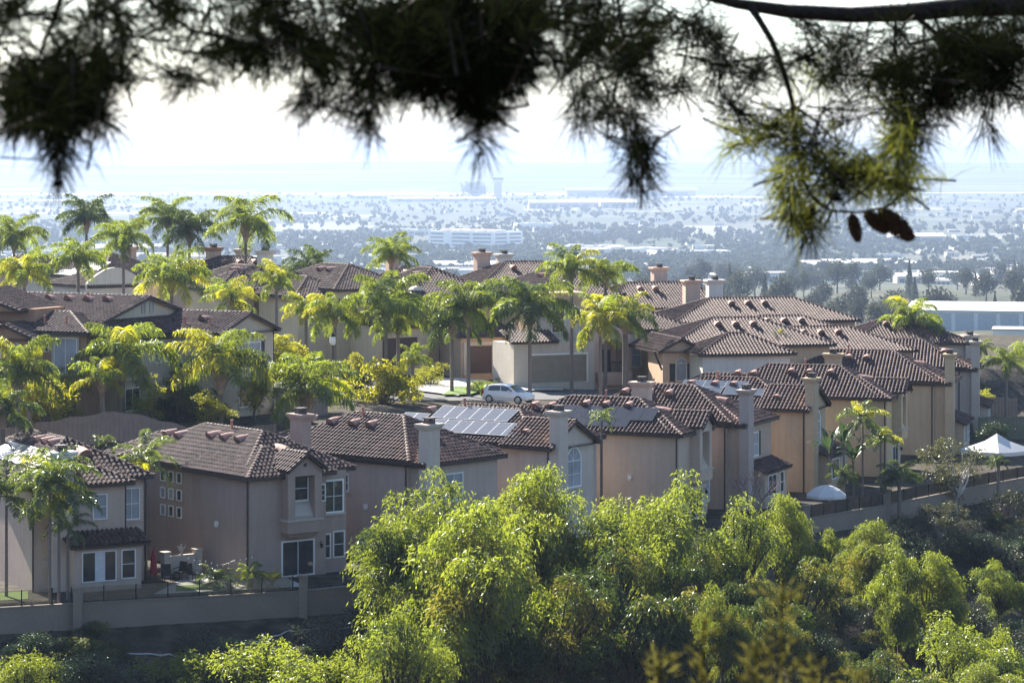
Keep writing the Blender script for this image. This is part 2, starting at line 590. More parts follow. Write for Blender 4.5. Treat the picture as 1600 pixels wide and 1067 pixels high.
def roof_rect(H, u0, u1, v0, v1, ze, sl=0.45, ridge='v', e0='hip', e1='hip', o=0.45, ns=6, tri=True):
    """roof over the rectangle; e0/e1 = hip or gable at the low/high end of the ridge axis. Returns a point-on-slope function"""
    mp = (lambda a, b, z: Vector((a, b, z))) if ridge == 'v' else (lambda a, b, z: Vector((b, a, z)))
    a0, a1, b0, b1 = (u0, u1, v0, v1) if ridge == 'v' else (v0, v1, u0, u1)
    og = 0.3
    half = (a1 - a0) / 2 + o; am = (a0 + a1) / 2
    zb = ze - 0.06; zr = zb + half * sl
    y0 = b0 - (o if e0 == 'hip' else og); y1 = b1 + (o if e1 == 'hip' else og)
    r0 = y0 + half if e0 == 'hip' else y0
    r1 = y1 - half if e1 == 'hip' else y1
    if r0 > r1:
        r0 = r1 = (r0 + r1) / 2
    A0, A1 = a0 - o, a1 + o
    mb = H['roof_mb']
    L0, L1, R0, R1 = mp(A0, y0, zb), mp(A0, y1, zb), mp(A1, y0, zb), mp(A1, y1, zb)
    T0, T1 = mp(am, r0, zr), mp(am, r1, zr)
    rg = H['rng']
    tile_facet(mb, [L0, L1, T1, T0] if (T1 - T0).length > .05 else [L0, L1, T0], ns, rg)
    tile_facet(mb, [R0, R1, T1, T0] if (T1 - T0).length > .05 else [R0, R1, T0], ns, rg)
    if e0 == 'hip': tile_facet(mb, [L0, R0, T0], ns, rg)
    if e1 == 'hip': tile_facet(mb, [L1, R1, T1], ns, rg)
    cap_line(mb, T0, T1 + (T1 - T0) * 0.001)
    for lo, hi, kk in ((L0, T0, e0), (R0, T0, e0), (L1, T1, e1), (R1, T1, e1)):
        cap_line(mb, lo, hi, r=0.15 if kk == 'hip' else 0.12, up=0.10 if kk == 'hip' else 0.07)
    # fascia and gutter boards under the eaves
    g = H['gut_mb']
    d = 0.07

    def board(p, q):
        t = (q - p).normalized(); m = Vector((-t.y, t.x, 0)) * d
        V = [p - m * .5, q - m * .5, q + m * .5, p + m * .5]
        V = [x - Vector((0, 0, .16)) for x in V] + [x + Vector((0, 0, .045)) for x in V]
        g.add(V, [(0, 1, 5, 4), (1, 2, 6, 5), (2, 3, 7, 6), (3, 0, 4, 7), (4, 5, 6, 7), (3, 2, 1, 0)])
    board(L0, L1); board(R0, R1)
    if e0 == 'hip': board(L0, R0)
    else: board(L0, T0 + Vector((0, 0, -.02))); board(R0, T0 + Vector((0, 0, -.02)))
    if e1 == 'hip': board(L1, R1)
    else: board(L1, T1); board(R1, T1)
    # soffit
    g.add([L0 - Vector((0, 0, .1)), R0 - Vector((0, 0, .1)), R1 - Vector((0, 0, .1)), L1 - Vector((0, 0, .1))], [(0, 1, 2, 3)])
    # gable wall triangles
    zt = ze - 0.0
    for kk, bb, sgn in ((e0, b0, 1), (e1, b1, -1)):
        if kk == 'gable' and tri:
            hz = zr - 0.10 - o * 0
            wv = [mp(a0, bb, ze - .2), mp(a1, bb, ze - .2), mp(a1, bb, zb + o * sl - .05), mp(am, bb, hz), mp(a0, bb, zb + o * sl - .05)]
            wv2 = [x + (mp(0, sgn * 0.25, 0)) for x in wv]
            n = 5
            H['wall_mb'].add(wv + wv2, [tuple(range(n)), tuple(range(2 * n - 1, n - 1, -1))] + [(i, (i + 1) % n, (i + 1) % n + n, i + n) for i in range(n)], H['wi'])

    def on_slope(side, along, fr):
        """point and axes on the left (-1) or right (+1) slope"""
        a = A0 + half * fr if side < 0 else A1 - half * fr
        p = mp(a, along, zb + half * fr * sl)
        down = mp(-1.0 if side < 0 else 1.0, 0, -sl).normalized()
        ee = mp(0, 1, 0)
        nn = down.cross(ee).normalized()
        if nn.z < 0: nn = -nn
        return p, down, nn
    return on_slope


def rot_of(x, z):
    x = Vector(x).normalized(); z = Vector(z).normalized(); y = z.cross(x)
    return Matrix((x, y, z)).transposed().to_euler()


# shared small meshes
def vent_mesh():
    mb = MB()
    n = 8; L = 0.95
    V = []
    for (x, r, h) in ((0.0, 0.36, 0.40), (-0.5, 0.30, 0.24), (-L, 0.12, 0.03)):
        for k in range(n + 1):
            q = math.pi * k / n
            V.append((x, math.cos(q) * r, math.sin(q) * h + 0.03))
    f = []
    for i in range(2):
        for k in range(n):
            f.append((i * (n + 1) + k, i * (n + 1) + k + 1, (i + 1) * (n + 1) + k + 1, (i + 1) * (n + 1) + k))
    mb.add(V, f, 0)
    mb.add([(-0.03, y, z) for (_, y, z) in V[:n + 1]], [tuple(range(n + 1))], 1)       # the dark mouth, set back in
    for zz in (0.12, 0.2, 0.28):
        mb.box(-0.025, -0.005, -0.3, 0.3, zz, zz + 0.03, 0)
    me = mb.mesh('roof_vent', [M_TERRA, mat('vent_mouth', (0.10, 0.05, 0.04))])
    return me


VENT = vent_mesh()


def pipe_mesh():
    mb = MB(); mb.tube([(0, 0, -.1), (0, 0, .62)], .075, 8); mb.tube([(0, 0, .62), (0, 0, .70)], .10, 8)
    return mb.mesh('roof_pipe', mat('terracotta_pipe', (0.40, 0.17, 0.13), rough=.8))


PIPE = pipe_mesh()


def panel_mesh(w_, h_, m, nm):
    mb = MB()
    mb.box(0, h_, 0, w_, 0.0, .035, 1)
    mb.add([(.02, .02, .038), (h_ - .02, .02, .038), (h_ - .02, w_ - .02, .038), (.02, w_ - .02, .038)], [(0, 1, 2, 3)], 0)
    return mb.mesh(nm, [m, M_ALU if m is M_PANEL else M_PANELD])


def make_house(name, label, corner, rz, pad, mats, seed=0, group=None, cat='house'):
    H = dict(root=empty(name, (corner[0], corner[1], pad), rz, label, cat, group), roof_mb=MB(), wall_mb=MB(), gut_mb=MB(), wi=0,
             mats=mats if isinstance(mats, list) else [mats], rng=random.Random(seed), later=[])
    return H


def finish(H, wall_h=None):
    r = H['root']
    roof = H['roof_mb'].build('roof', TILE, r, fix=False)
    H['wall_mb'].build('wall', H['mats'], r)
    if H['gut_mb'].f: H['gut_mb'].build('gutter', M_GUTTER, r)
    for fn in H['later']: fn(roof)
    H['roof'] = roof
    return H


def block(H, u0, u1, v0, v1, ze, z0=-0.6, wi=0):
    H['wall_mb'].box(u0, u1, v0, v1, z0, ze - 0.05, wi)
    H['wi'] = wi


def vents(H, sl, side, alongs, fr=0.72, vsc=.95):
    for a in alongs:
        p, dn, nn = sl(side, a, fr)
        H['later'].append(lambda roof, p=p, dn=dn, nn=nn: link('roof_vent', VENT, roof, p + dn * .4 + nn * .09, rot_of(dn, nn), (vsc,) * 3))


def pipes(H, sl, side, alongs, fr=0.8):
    for a in alongs:
        p, dn, nn = sl(side, a, fr)
        H['later'].append(lambda roof, p=p: link('roof_pipe', PIPE, roof, p))


def solar(H, sl, side, a0, nrow, ncol, fr_top, w_=1.65, h_=1.0, m=None, gap=.02, skip=()):
    me = panel_mesh(w_, h_, m or M_PANEL, 'solar_panel')
    p0, dn, nn = sl(side, a0, fr_top)
    e = Vector((0, 0, 1)).cross(dn); e = nn.cross(dn).normalized()
    p1, _, _ = sl(side, a0 + 1, fr_top)
    al = (p1 - p0).normalized()
    for i in range(nrow):
        for j in range(ncol):
            if (i, j) in skip: continue
            p = p0 + dn * (i * (h_ + gap)) + al * (j * (w_ + gap)) + nn * 0.2
            ey = nn.cross(dn)
            if ey.dot(al) < 0: p = p + al * w_
            H['later'].append(lambda roof, p=p, dn=dn, nn=nn: link('solar_panel', me, roof, p, rot_of(dn, nn)))


def chimney(H, u0, u1, v0, v1, z0, z1, m, cap_m=None):
    mb = MB(); mb.box(u0, u1, v0, v1, z0, z1)
    c = mb.build('chimney', m, H['root'])
    cu, cv, a, b = (u0 + u1) / 2, (v0 + v1) / 2, (u1 - u0) / 2, (v1 - v0) / 2
    k = MB()
    k.frustum(cu, cv, z1 - .32, z1 - .05, a + .015, b + .015, a + .16, b + .16)
    k.frustum(cu, cv, z1 - .05, z1 + .10, a + .2, b + .2, a + .2, b + .2)
    k.build('chimney_cap', cap_m or m, c)
    f = MB(); f.frustum(cu, cv, z1 + .1, z1 + .34, .30, .26, .27, .23); f.box(cu - .34, cu + .34, cv - .3, cv + .3, z1 + .42, z1 + .47)
    for sx in (-1, 1):
        for sy in (-1, 1): f.box(cu + sx * .24 - .03, cu + sx * .24 + .03, cv + sy * .2 - .03, cv + sy * .2 + .03, z1 + .34, z1 + .42)
    f.build('flue', M_CAP, c)
    return c


def window(H, face, pos, off, z, w_, h_, mx=1, my=1, glass=None, sill=True, frame=None, name='window', shutters=False, surround=None, arch=False, t=0.07, bar=.035):
    """face: 'end' (plane v=off, looks to -v), 'side' (plane u=off, looks to -u), 'far' (plane u=off, looks to +u). pos = left edge along the wall"""
    if face == 'end': T = lambda x, y, zz: (x, off - y, zz)
    elif face == 'side': T = lambda x, y, zz: (off - y, x, zz)
    else: T = lambda x, y, zz: (off + y, x, zz)

    def bx(mb, x0, x1, y0, y1, z0, z1, mi=0):
        v = [T(*p) for p in [(x0, y0, z0), (x1, y0, z0), (x1, y1, z0), (x0, y1, z0), (x0, y0, z1), (x1, y0, z1), (x1, y1, z1), (x0, y1, z1)]]
        mb.add(v, [(0, 1, 5, 4), (1, 2, 6, 5), (2, 3, 7, 6), (3, 0, 4, 7), (4, 5, 6, 7), (3, 2, 1, 0)], mi)
    x0, x1, z0, z1 = pos, pos + w_, z, z + h_
    fr = MB()
    bx(fr, x0, x0 + t, 0, .07, z0, z1); bx(fr, x1 - t, x1, 0, .07, z0, z1)
    bx(fr, x0 + t, x1 - t, 0, .068, z0, z0 + t)
    if not arch: bx(fr, x0 + t, x1 - t, 0, .068, z1 - t, z1)
    for i in range(1, mx):
        xx = x0 + w_ * i / mx; bx(fr, xx - bar / 2, xx + bar / 2, .02, .055, z0 + t, z1 - (0 if arch else t))
    for i in range(1, my):
        zz = z0 + h_ * i / my; bx(fr, x0 + t, x1 - t, .02, .05, zz - bar / 2, zz + bar / 2)
    pn = MB()
    if arch:
        n = 10; cx = (x0 + x1) / 2; r = w_ / 2
        ar = [(cx + r * math.cos(math.pi * k / n), z1 + r * math.sin(math.pi * k / n)) for k in range(n + 1)]
        V = [T(x1 - .01, .02, z0 + .01)] + [T(a, .02, b) for a, b in ar] + [T(x0 + .01, .02, z0 + .01)]
        pn.add(V, [tuple(range(len(V)))])
        for k in range(n):
            (ax, az), (bx_, bz) = ar[k], ar[k + 1]
            f = lambda a, b, s: (cx + (a - cx) * s, z1 + (b - z1) * s)
            i0, i1 = f(ax, az, (r - t) / r), f(bx_, bz, (r - t) / r)
            v = [T(ax, 0, az), T(bx_, 0, bz), T(i1[0], 0, i1[1]), T(i0[0], 0, i0[1]), T(ax, .07, az), T(bx_, .07, bz), T(i1[0], .07, i1[1]), T(i0[0], .07, i0[1])]
            fr.add(v, [(0, 1, 5, 4), (1, 2, 6, 5), (2, 3, 7, 6), (3, 0, 4, 7), (4, 5, 6, 7), (3, 2, 1, 0)])
        bx(fr, x0 + t, x1 - t, .02, .06, z1 - .03, z1 + .03)
        for q in (50, 90, 130):
            xq, zq = cx + (r - t) * math.cos(R(q)), z1 + (r - t) * math.sin(R(q))
            v = [T(cx - .02, .03, z1), T(cx + .02, .03, z1), T(xq + .02, .03, zq), T(xq - .02, .03, zq)]
            fr.add(v, [(0, 1, 2, 3)])
    else:
        pn.add([T(x0 + .01, .02, z0 + .01), T(x1 - .01, .02, z0 + .01), T(x1 - .01, .02, z1 - .01), T(x0 + .01, .02, z1 - .01)], [(0, 1, 2, 3)])
    wn = fr.build(name, frame or M_WHITE, H['root'])
    pn.build('pane', glass or (M_BLIND if H['rng'].random() < .3 else M_GLASS), wn)
    if sill:
        s = MB(); bx(s, x0 - .08, x1 + .08, 0, .13, z0 - .12, z0 - .002); s.build('sill', surround or M_BEIGE, wn)
    if surround:
        s = MB(); q = .16
        bx(s, x0 - q, x0 - .003, 0, .10, z0 - .12, z1 + q); bx(s, x1 + .003, x1 + q, 0, .10, z0 - .12, z1 + q); bx(s, x0 - .002, x1 + .002, 0, .10, z1 + .003, z1 + q)
        s.build('surround', surround, wn)
    if shutters:
        for xa in ((x0 - .5, x0 - .04), (x1 + .04, x1 + .5)):
            s = MB(); bx(s, xa[0], xa[1], 0, .06, z0, z1)
            for k in range(8):
                zz = z0 + .1 + k * (h_ - .2) / 8; bx(s, xa[0] + .06, xa[1] - .06, .055, .085, zz, zz + .06)
            s.build('shutter', M_SHUT, H['root'])
    return wn


def spout(H, u, v, z0, z1, m=None):
    mb = MB(); mb.tube([(u, v, z0), (u, v, z1 - .35), (u - .12, v - .1, z1)], .05, 6)
    mb.build('downspout', m or M_GUTTER, H['root'])


def skirt_roof(H, u0, u1, v0, v1, zt, drop, low='v0', ns=6):
    """lean-to tile roof over a pop-out; slopes down from the wall towards the low side"""
    o = .3
    if low == 'v0':
        P = [Vector((u0 - o, v0 - o, zt - drop)), Vector((u1 + o, v0 - o, zt - drop)), Vector((u1 + o, v1, zt)), Vector((u0 - o, v1, zt))]
    elif low == 'u0':
        P = [Vector((u0 - o, v0 - o, zt - drop)), Vector((u0 - o, v1 + o, zt - drop)), Vector((u1, v1 + o, zt)), Vector((u1, v0 - o, zt))]
    else:
        P = [Vector((u1 + o, v0 - o, zt - drop)), Vector((u1 + o, v1 + o, zt - drop)), Vector((u0, v1 + o, zt)), Vector((u0, v0 - o, zt))]
    tile_facet(H['roof_mb'], P, ns, H['rng'])
    cap_line(H['roof_mb'], P[0], P[3], r=.11, up=.07); cap_line(H['roof_mb'], P[1], P[2], r=.11, up=.07)
    g = H['gut_mb']
    dz = Vector((0, 0, .14))
    g.add([p - dz for p in P] + [p - Vector((0, 0, .01)) for p in P], [(0, 1, 5, 4), (1, 2, 6, 5), (2, 3, 7, 6), (3, 0, 4, 7), (3, 2, 1, 0)])


def lamp_on_wall(H, face, pos, off, z, m=None):
    mb = MB()
    T = (lambda x, y, zz: (x, off - y, zz)) if face == 'end' else (lambda x, y, zz: (off - y, x, zz))
    pts = [T(pos, .03, z), T(pos, .16, z + .12), T(pos, .2, z - .02)]
    mb.tube(pts, [.025, .03, .02], 6)
    c = T(pos, .2, z - .25)
    mb.lathe([(.03, .24), (.11, .2), (.085, 0), (.03, -.05)], 8, c)
    mb.build('wall_lamp', m or M_BLACK, H['root'])


def bay(H, u0, u1, z0, z1, wm, v=0.0, d=0.75, glass=None):
    """projecting niche with a deep-set window, a sill box, and its own little gable roof"""
    mb = MB()
    t = .5
    mb.box(u0, u0 + t, v - d, v + .02, z0 + .75, z1)
    mb.box(u1 - t, u1, v - d, v + .02, z0 + .75, z1)
    mb.box(u0 + t, u1 - t, v - d + .004, v + .02, z1 - .35, z1)
    mb.prism([(v - d, z0 + .75), (v - d, z0 + .72), (v + .02, z0 + .72), (v + .02, z0 + 1.75), (v - .1, z0 + 1.75)], 0, u0 + t, u1 - t)   # sloped inner sill
    mb.frustum((u0 + u1) / 2, v - d / 2 + .01, z0, z0 + .72, (u1 - u0) / 2 + .03, d / 2 + .03, (u1 - u0) / 2 + .05, d / 2 + .05)
    mb.frustum((u0 + u1) / 2, v - d / 2 + .06, z0 - .28, z0, (u1 - u0) / 2 - .3, d / 2 - .22, (u1 - u0) / 2 - .08, d / 2 - .06)
    tb = MB(); tb.box(u0 - .1, u1 + .1, v - d - .1, v - .003, z0 + .69, z0 + .81)
    tb.prism([(v - d + .05, z0 + .812), (v - .12, z0 + 1.80), (v - .12, z0 + 1.76), (v - d + .05, z0 + .80)], 0, u0 + t + .004, u1 - t - .004)
    tb.build('bay_sill', M_BEIGE, H['root'])
    um = (u0 + u1) / 2
    mb.add([(u0, v - d, z1 - .01), (u1, v - d, z1 - .01), (um, v - d, z1 + .85), (u0, v + .02, z1 - .01), (u1, v + .02, z1 - .01), (um, v + .02, z1 + .85)],
           [(0, 1, 2), (0, 2, 5, 3), (1, 4, 5, 2)])
    b = mb.build('bay', wm, H['root'])
    sc_ = H['roof_mb']
    o = .32
    for sg in (-1, 1):
        ue = um + sg * ((u1 - u0) / 2 + .22)
        P = [Vector((ue, v - d - o, z1 - .02)), Vector((ue, v + 1.6, z1 - .02)), Vector((um, v + 1.6, z1 + .98)), Vector((um, v - d - o, z1 + .98))]
        tile_facet(sc_, P, 6, H['rng'])
        cap_line(sc_, P[0], P[3], r=.12, up=.07)
        g = H['gut_mb']
        g.add([P[0] - Vector((0, 0, .16)), P[3] - Vector((0, 0, .16)), P[3], P[0], P[0] + Vector((0, .08, -.16)), P[3] + Vector((0, .08, -.16)), P[3] + Vector((0, .08, 0)), P[0] + Vector((0, .08, 0))],
              [(0, 1, 2, 3), (4, 5, 6, 7), (0, 1, 5, 4), (2, 3, 7, 6)])
    cap_line(sc_, (um, v - d - o, z1 + 1.0), (um, v + 1.6, z1 + 1.001))
    q = MB(); q.lathe([(.001, .0), (.11, 0), (.11, .06), (.001, .06)], 10)
    for i, p in enumerate(q.v): q.v[i] = (um + p[0], v - d - .0 - p[2], z1 + .3 + p[1])
    q.build('medallion', M_GUTTER, H['root'])
    window(H, 'end', u0 + t + .05, v - .10, z0 + 1.8, (u1 - u0) - 2 * t - .1, z1 - .4 - (z0 + 1.8), 1, 2, glass=glass or M_GLASS)
# ------------------------------------------------------------------ the row of houses along the canyon
PAD = -24.7
EAVE = 6.15


def corner(px, py):
    """near corner of a house: the pixel of its eave corner fixes the distance"""
    d = (PAD + EAVE) * F / (250 - py)
    p = at(px, py, d)
    return (p.x, p.y)


def plan_bay(name, label, px, py, a, L, cols, w=7.4, seed=0, rear=4.2, bay_u=(2.2, 4.6), win=True):
    """house end with a bay, stepped hip roof, far-side chimney"""
    wl, trim = cols
    H = make_house(name, label, corner(px, py), R(a), PAD, [wl, trim], seed)
    block(H, 0, 5.4, 0, 5.5, EAVE)
    block(H, 0.28, w, 0.9, L, EAVE + .04)
    block(H, 5.0, w - .3, .35, 1.2, EAVE - .02)
    roof_rect(H, 0, 5.4, 0, 6.6, EAVE, sl=.45, e1='gable', tri=False)
    s = roof_rect(H, 0.28, w, .9, L, EAVE + .04, sl=.52)
    if rear:
        block(H, 1.0, w - 1.2, L - 1, L + rear, EAVE - .3)
        roof_rect(H, 1.0, w - 1.2, L - 3.5, L + rear, EAVE - .3, sl=.52, e0='gable', tri=False)
    vents(H, s, -1, [L * .36, L * .36 + 1.7, L * .36 + 3.2], .76)
    vents(H, s, -1, [L * .80, L * .80 + 1.3], .66)
    pipes(H, s, -1, [L * .52], .93)
    # a vent on the end hip
    zb = EAVE - .02
    p = Vector((w * .5 + .15, .9 - .45 + 1.9, zb + 1.9 * .52)); dn = Vector((0, -1, -.52)).normalized(); nn = Vector((0, -.52, 1)).normalized()
    H['later'].append(lambda roof: link('roof_vent', VENT, roof, p + nn * .09 + dn * .3, rot_of(dn, nn), (1.2,) * 3))
    chimney(H, w - .05, w + .65, L * .38, L * .38 + 1.3, -.5, EAVE + 2.75, wl)
    bay(H, bay_u[0], bay_u[1], 2.7, 6.4, wl)
    window(H, 'end', 4.72, -.0, 4.35, .62, 1.05, 1, 3, sill=False)
    window(H, 'end', 5.45, .35, 3.55, 1.45, 2.0, 2, 2, glass=M_GLASS, t=.1)
    window(H, 'end', bay_u[0] + .0, 0, .05, 2.35, 2.15, 2, 1, sill=False, glass=M_GLASS, name='sliding_door', t=.09)
    window(H, 'end', 5.4, .35, .85, .55, 1.5, 1, 2, sill=False)
    window(H, 'end', 6.12, .35, .85, .85, 1.6, 1, 2, sill=False)
    lamp_on_wall(H, 'end', 4.95, 0, 1.9)
    spout(H, -.08, .12, -.4, EAVE - .1)
    spout(H, w - .1, .80, -.4, EAVE - .1)
    lampm = MB(); lampm.box(-.14, 0.0, 3.4, 3.65, 3.0, 3.22); lampm.frustum(-.10, 3.52, 2.86, 3.0, .05, .08, .1, .12)
    lampm.build('flood_light', M_WHITE, H['root'])
    return H


def plan_chimney(name, label, px, py, a, L, cols, w=7.8, seed=0, gable=False, chz=2.25, arch=True, shutters=False, skirt=True, rear=True, chm=None, chw=1.18, ven=True):
    """house end with a tall chimney at its near corner; hip end or front gable"""
    wl, trim = cols
    H = make_house(name, label, corner(px, py), R(a), PAD, [wl, trim], seed)
    if gable:
        block(H, 0, 5.2, 0, 2.4, EAVE)
        roof_rect(H, 0, 5.2, 0, 3.4, EAVE, sl=.52, e0='gable', e1='gable')
        block(H, .3, w, 1.3, L, EAVE + .05)
        s = roof_rect(H, .3, w, 1.3, L, EAVE + .05, sl=.45)
    else:
        block(H, .26, w - .5, 0, 6, EAVE - .12)
        roof_rect(H, .26, w - .5, 0, 7.5, EAVE - .12, sl=.40, e1='gable', tri=False)
        block(H, 0, w, 1.0, L, EAVE + .05)
        s = roof_rect(H, 0, w, 1.0, L, EAVE + .05, sl=.52)
    if rear:
        block(H, 1.0, w - 1.0, L - 1, L + 3.8, EAVE - .45)
        roof_rect(H, 1.0, w - 1.0, L - 3.5, L + 3.8, EAVE - .45, sl=.46, e0='gable', tri=False)
    if ven:
        vents(H, s, -1, [L * .50, L * .50 + 1.5, L * .50 + 3.4], .74)
        pipes(H, s, -1, [L * .62], .90)
    zb = EAVE - .02
    p = Vector((w * .5, .6 + 2.1, zb + 2.1 * .45 + .06)); dn = Vector((0, -1, -.46)).normalized(); nn = Vector((0, -.46, 1)).normalized()
    if not gable:
        H['later'].append(lambda roof: link('roof_vent', VENT, roof, p + nn * .1 + dn * .3, rot_of(dn, nn), (1.2,) * 3))
    else:
        vents(H, s, -1, [2.6], .35)
    chimney(H, -.08, -.08 + chw, -.62, .08, -.5, EAVE + chz, chm or wl)
    if gable:
        window(H, 'end', 1.75, 0, 3.3, 1.9, 1.75, 2, 2, glass=M_BLIND, arch=arch, name='arched_window', t=.12)
    else:
        window(H, 'end', 2.2, 0, 3.5, 1.75, 1.75, 2, 2, glass=M_BLIND, shutters=shutters, t=.09)
    if skirt:
        block(H, 1.6, w - .8, -1.3, .3, 2.75)
        skirt_roof(H, 1.6, w - .8, -1.3, 0, 3.15, .62)
        window(H, 'end', 2.2, -1.3, .75, 2.0, 1.55, 2, 1, sill=False, t=.09)
        window(H, 'end', 5.0, -1.3, .75, .9, 1.55, 1, 2, sill=False)
    spout(H, -.08, 1.15 if not gable else .2, -.4, EAVE - .1)
    spout(H, w - .12, .9, -.4, EAVE - .1)
    window(H, 'side', 6.0, 0 if not gable else .3, 3.9, .9, 1.1, 1, 2)
    lampm = MB(); lampm.box(-.14, 0.0, 4.4, 4.65, 3.0, 3.22); lampm.frustum(-.10, 4.52, 2.86, 3.0, .05, .08, .1, .12)
    lampm.build('flood_light', M_WHITE, H['root'])
    return H, s


C1 = (stucco('stucco_rose_grey', (0.48, 0.395, 0.35)), M_BEIGE)
C2 = (stucco('stucco_taupe', (0.36, 0.285, 0.255)), M_BEIGE)
C3 = (stucco('stucco_mauve', (0.48, 0.395, 0.355)), M_BEIGE)
C4 = (stucco('stucco_pale_grey', (0.55, 0.485, 0.435)), M_BEIGE)
C5 = (stucco('stucco_sand', (0.52, 0.435, 0.365)), M_BEIGE)
C6 = (stucco('stucco_clay', (0.46, 0.375, 0.31)), M_BEIGE)
C6b = stucco('stucco_plum_grey', (0.42, 0.36, 0.34))
C7 = (stucco('stucco_ochre', (0.44, 0.36, 0.26)), M_BEIGE)
C8 = (stucco('stucco_straw', (0.48, 0.395, 0.27)), M_BEIGE)
C9 = (stucco('stucco_khaki', (0.47, 0.385, 0.275)), M_BEIGE)
C10 = (stucco('stucco_blush', (0.50, 0.44, 0.39)), M_BEIGE)

# --- house with the bright solar panels at the left edge
F1c = corner(52, 757)
H = make_house('stucco_house', 'rose grey house at the left edge with silvery solar panels and white capped chimney', F1c, R(30), PAD, [C1[0], M_BEIGE], 1)
block(H, 0, 5.6, .0, 6, EAVE - .1)
roof_rect(H, 0, 5.6, 0, 7, EAVE - .1, sl=.45, e1='gable', tri=False)
block(H, .3, 7.3, 1.2, 14, EAVE + .05)
s = roof_rect(H, .3, 7.3, 1.2, 14, EAVE + .05, sl=.52)
solar(H, s, -1, 2.0, 1, 8, .64, w_=1.0, h_=1.65)
vents(H, s, -1, [4.8, 6.0, 7.2], .86)
zb = EAVE - .02
for (uu, vv, sl_) in ((4.2, 2.9, .52), (2.6, 1.3, .45)):
    p = Vector((uu, vv, zb + (vv + .45 - (1.2 if sl_ == .52 else 0)) * sl_ + .12)); dn = Vector((0, -1, -sl_)).normalized(); nn = Vector((0, -sl_, 1)).normalized()
    H['later'].append(lambda roof, p=p, dn=dn, nn=nn: link('roof_vent', VENT, roof, p + dn * .3, rot_of(dn, nn), (1.25,) * 3))
chimney(H, .9, 2.2, -.66, .06, -.5, EAVE + 1.75, stucco('stucco_chimney_cream', (0.52, 0.47, 0.44)), M_WHITE)
window(H, 'end', 5.95, 1.2, 3.6, 1.1, 1.9, 2, 2, glass=M_BLIND, surround=C1[0], t=.08)
window(H, 'end', 3.6, 0, 3.9, .9, 1.5, 1, 2, glass=M_BLIND, sill=False)
block(H, 1.9, 6.0, -1.5, .3, 2.75)
skirt_roof(H, 1.9, 6.1, -1.5, 0, 3.25, .62)
window(H, 'end', 2.35, -1.5, .55, 2.1, 1.75, 1, 1, sill=False, t=.06)
window(H, 'end', 4.75, -1.5, .60, .9, 1.7, 1, 2, sill=False)
cu = MB()
n = 22
cu.add([(3.15 + .62 * i / n, -1.528 - .004 * math.sin(i * 1.5) , z) for z in (.62, 2.22) for i in range(n + 1)], [(i, i + 1, i + n + 2, i + n + 1) for i in range(n)])
cu.build('curtain', M_CURT, H['root'])
spout(H, 5.68, .1, 2.9, EAVE - .15); spout(H, 7.35, 1.1, -.4, EAVE - .1); spout(H, -.06, -.1, -.4, EAVE - .2)
mt = MB(); mt.box(.5, .85, -.1, 0, 1.35, 1.8); mt.build('meter_box', M_BEIGE, H['root'])
finish(H)

# --- house with nine small windows, bay, sliding door
H = plan_bay('stucco_house', 'taupe house with a gabled bay and nine little square windows in its dark side', 390, 745, 38, 14.5, C2, seed=2, rear=4.0)
for i, vv in enumerate((8.0, 8.95, 9.9)):
    for k, zz in enumerate((2.9, 3.95, 5.0)):
        window(H, 'side', vv, .28 if vv > 5.5 else 0, zz, .58, .68, 1, 1, sill=False, t=.06)
finish(H)

H, s = plan_chimney('stucco_house', 'mauve stucco house with a pale corner chimney behind the tall pepper tree', 657, 722, 50, 13, C3, seed=3, w=7.8, skirt=False, chm=C4[0])
vents(H, s, -1, [11.8], .74)
finish(H)

H, s = plan_chimney('stucco_house', 'pale grey house with front gable, arched window and many solar panels', 861, 699, 57, 13.5, C4, seed=4, gable=True, skirt=False, ven=False)
solar(H, s, -1, 3.2, 1, 7, .53, w_=1.0, h_=1.65)
solar(H, s, -1, 4.8, 1, 6, .92, w_=1.0, h_=1.65)
solar(H, s, -1, 11.2, 1, 2, .66, w_=1.0, h_=1.65)
vents(H, s, -1, [11.6], .82); pipes(H, s, -1, [9.3], .95)
finish(H)

H = plan_bay('stucco_house', 'sand coloured house with black solar panels and a bay behind the bare tree', 1060, 678, 66, 12.8, C5, w=7.0, seed=5, rear=7.0)
sb = lambda side, al, fr: (Vector((.28 - .45 + (7.0 - .28) / 2 * fr + .45 * fr, al, EAVE - .02 + ((7.0 - .28) / 2 + .45) * fr * .52)), Vector((-1, 0, -.52)).normalized(), Vector((-.52, 0, 1)).normalized())
solar(H, sb, -1, 2.2, 1, 8, .66, w_=1.0, h_=1.65, m=M_PANELD)
solar(H, sb, -1, 3.8, 1, 4, .30, w_=1.0, h_=1.0, m=M_PANELD)
finish(H)

H, s = plan_chimney('stucco_house', 'clay coloured house with a plum grey chimney and dark shutters beside its upper window', 1157, 661, 67, 12.5, C6, seed=6, shutters=True, chm=C6b, w=7.6)
finish(H)

H, s = plan_chimney('stucco_house', 'ochre house with a front gable and tall arched window behind the white parasol', 1260, 640, 68, 13, C7, seed=7, gable=True)
solar(H, s, -1, 1.8, 1, 3, .56, w_=1.7, skip=())
solar(H, s, -1, 5.4, 2, 3, .80, w_=1.7, skip=((1, 0),))
finish(H)

H = plan_bay('stucco_house', 'straw coloured house with a bay between the slim palms and the grey green tree', 1385, 622, 71, 14, C8, seed=8, w=7.6)
finish(H)

H, s = plan_chimney('stucco_house', 'khaki house with a tall plain chimney and a dark lean-to roof beside the white canopy', 1478, 597, 75, 14, C9, seed=9, w=7.8)
finish(H)

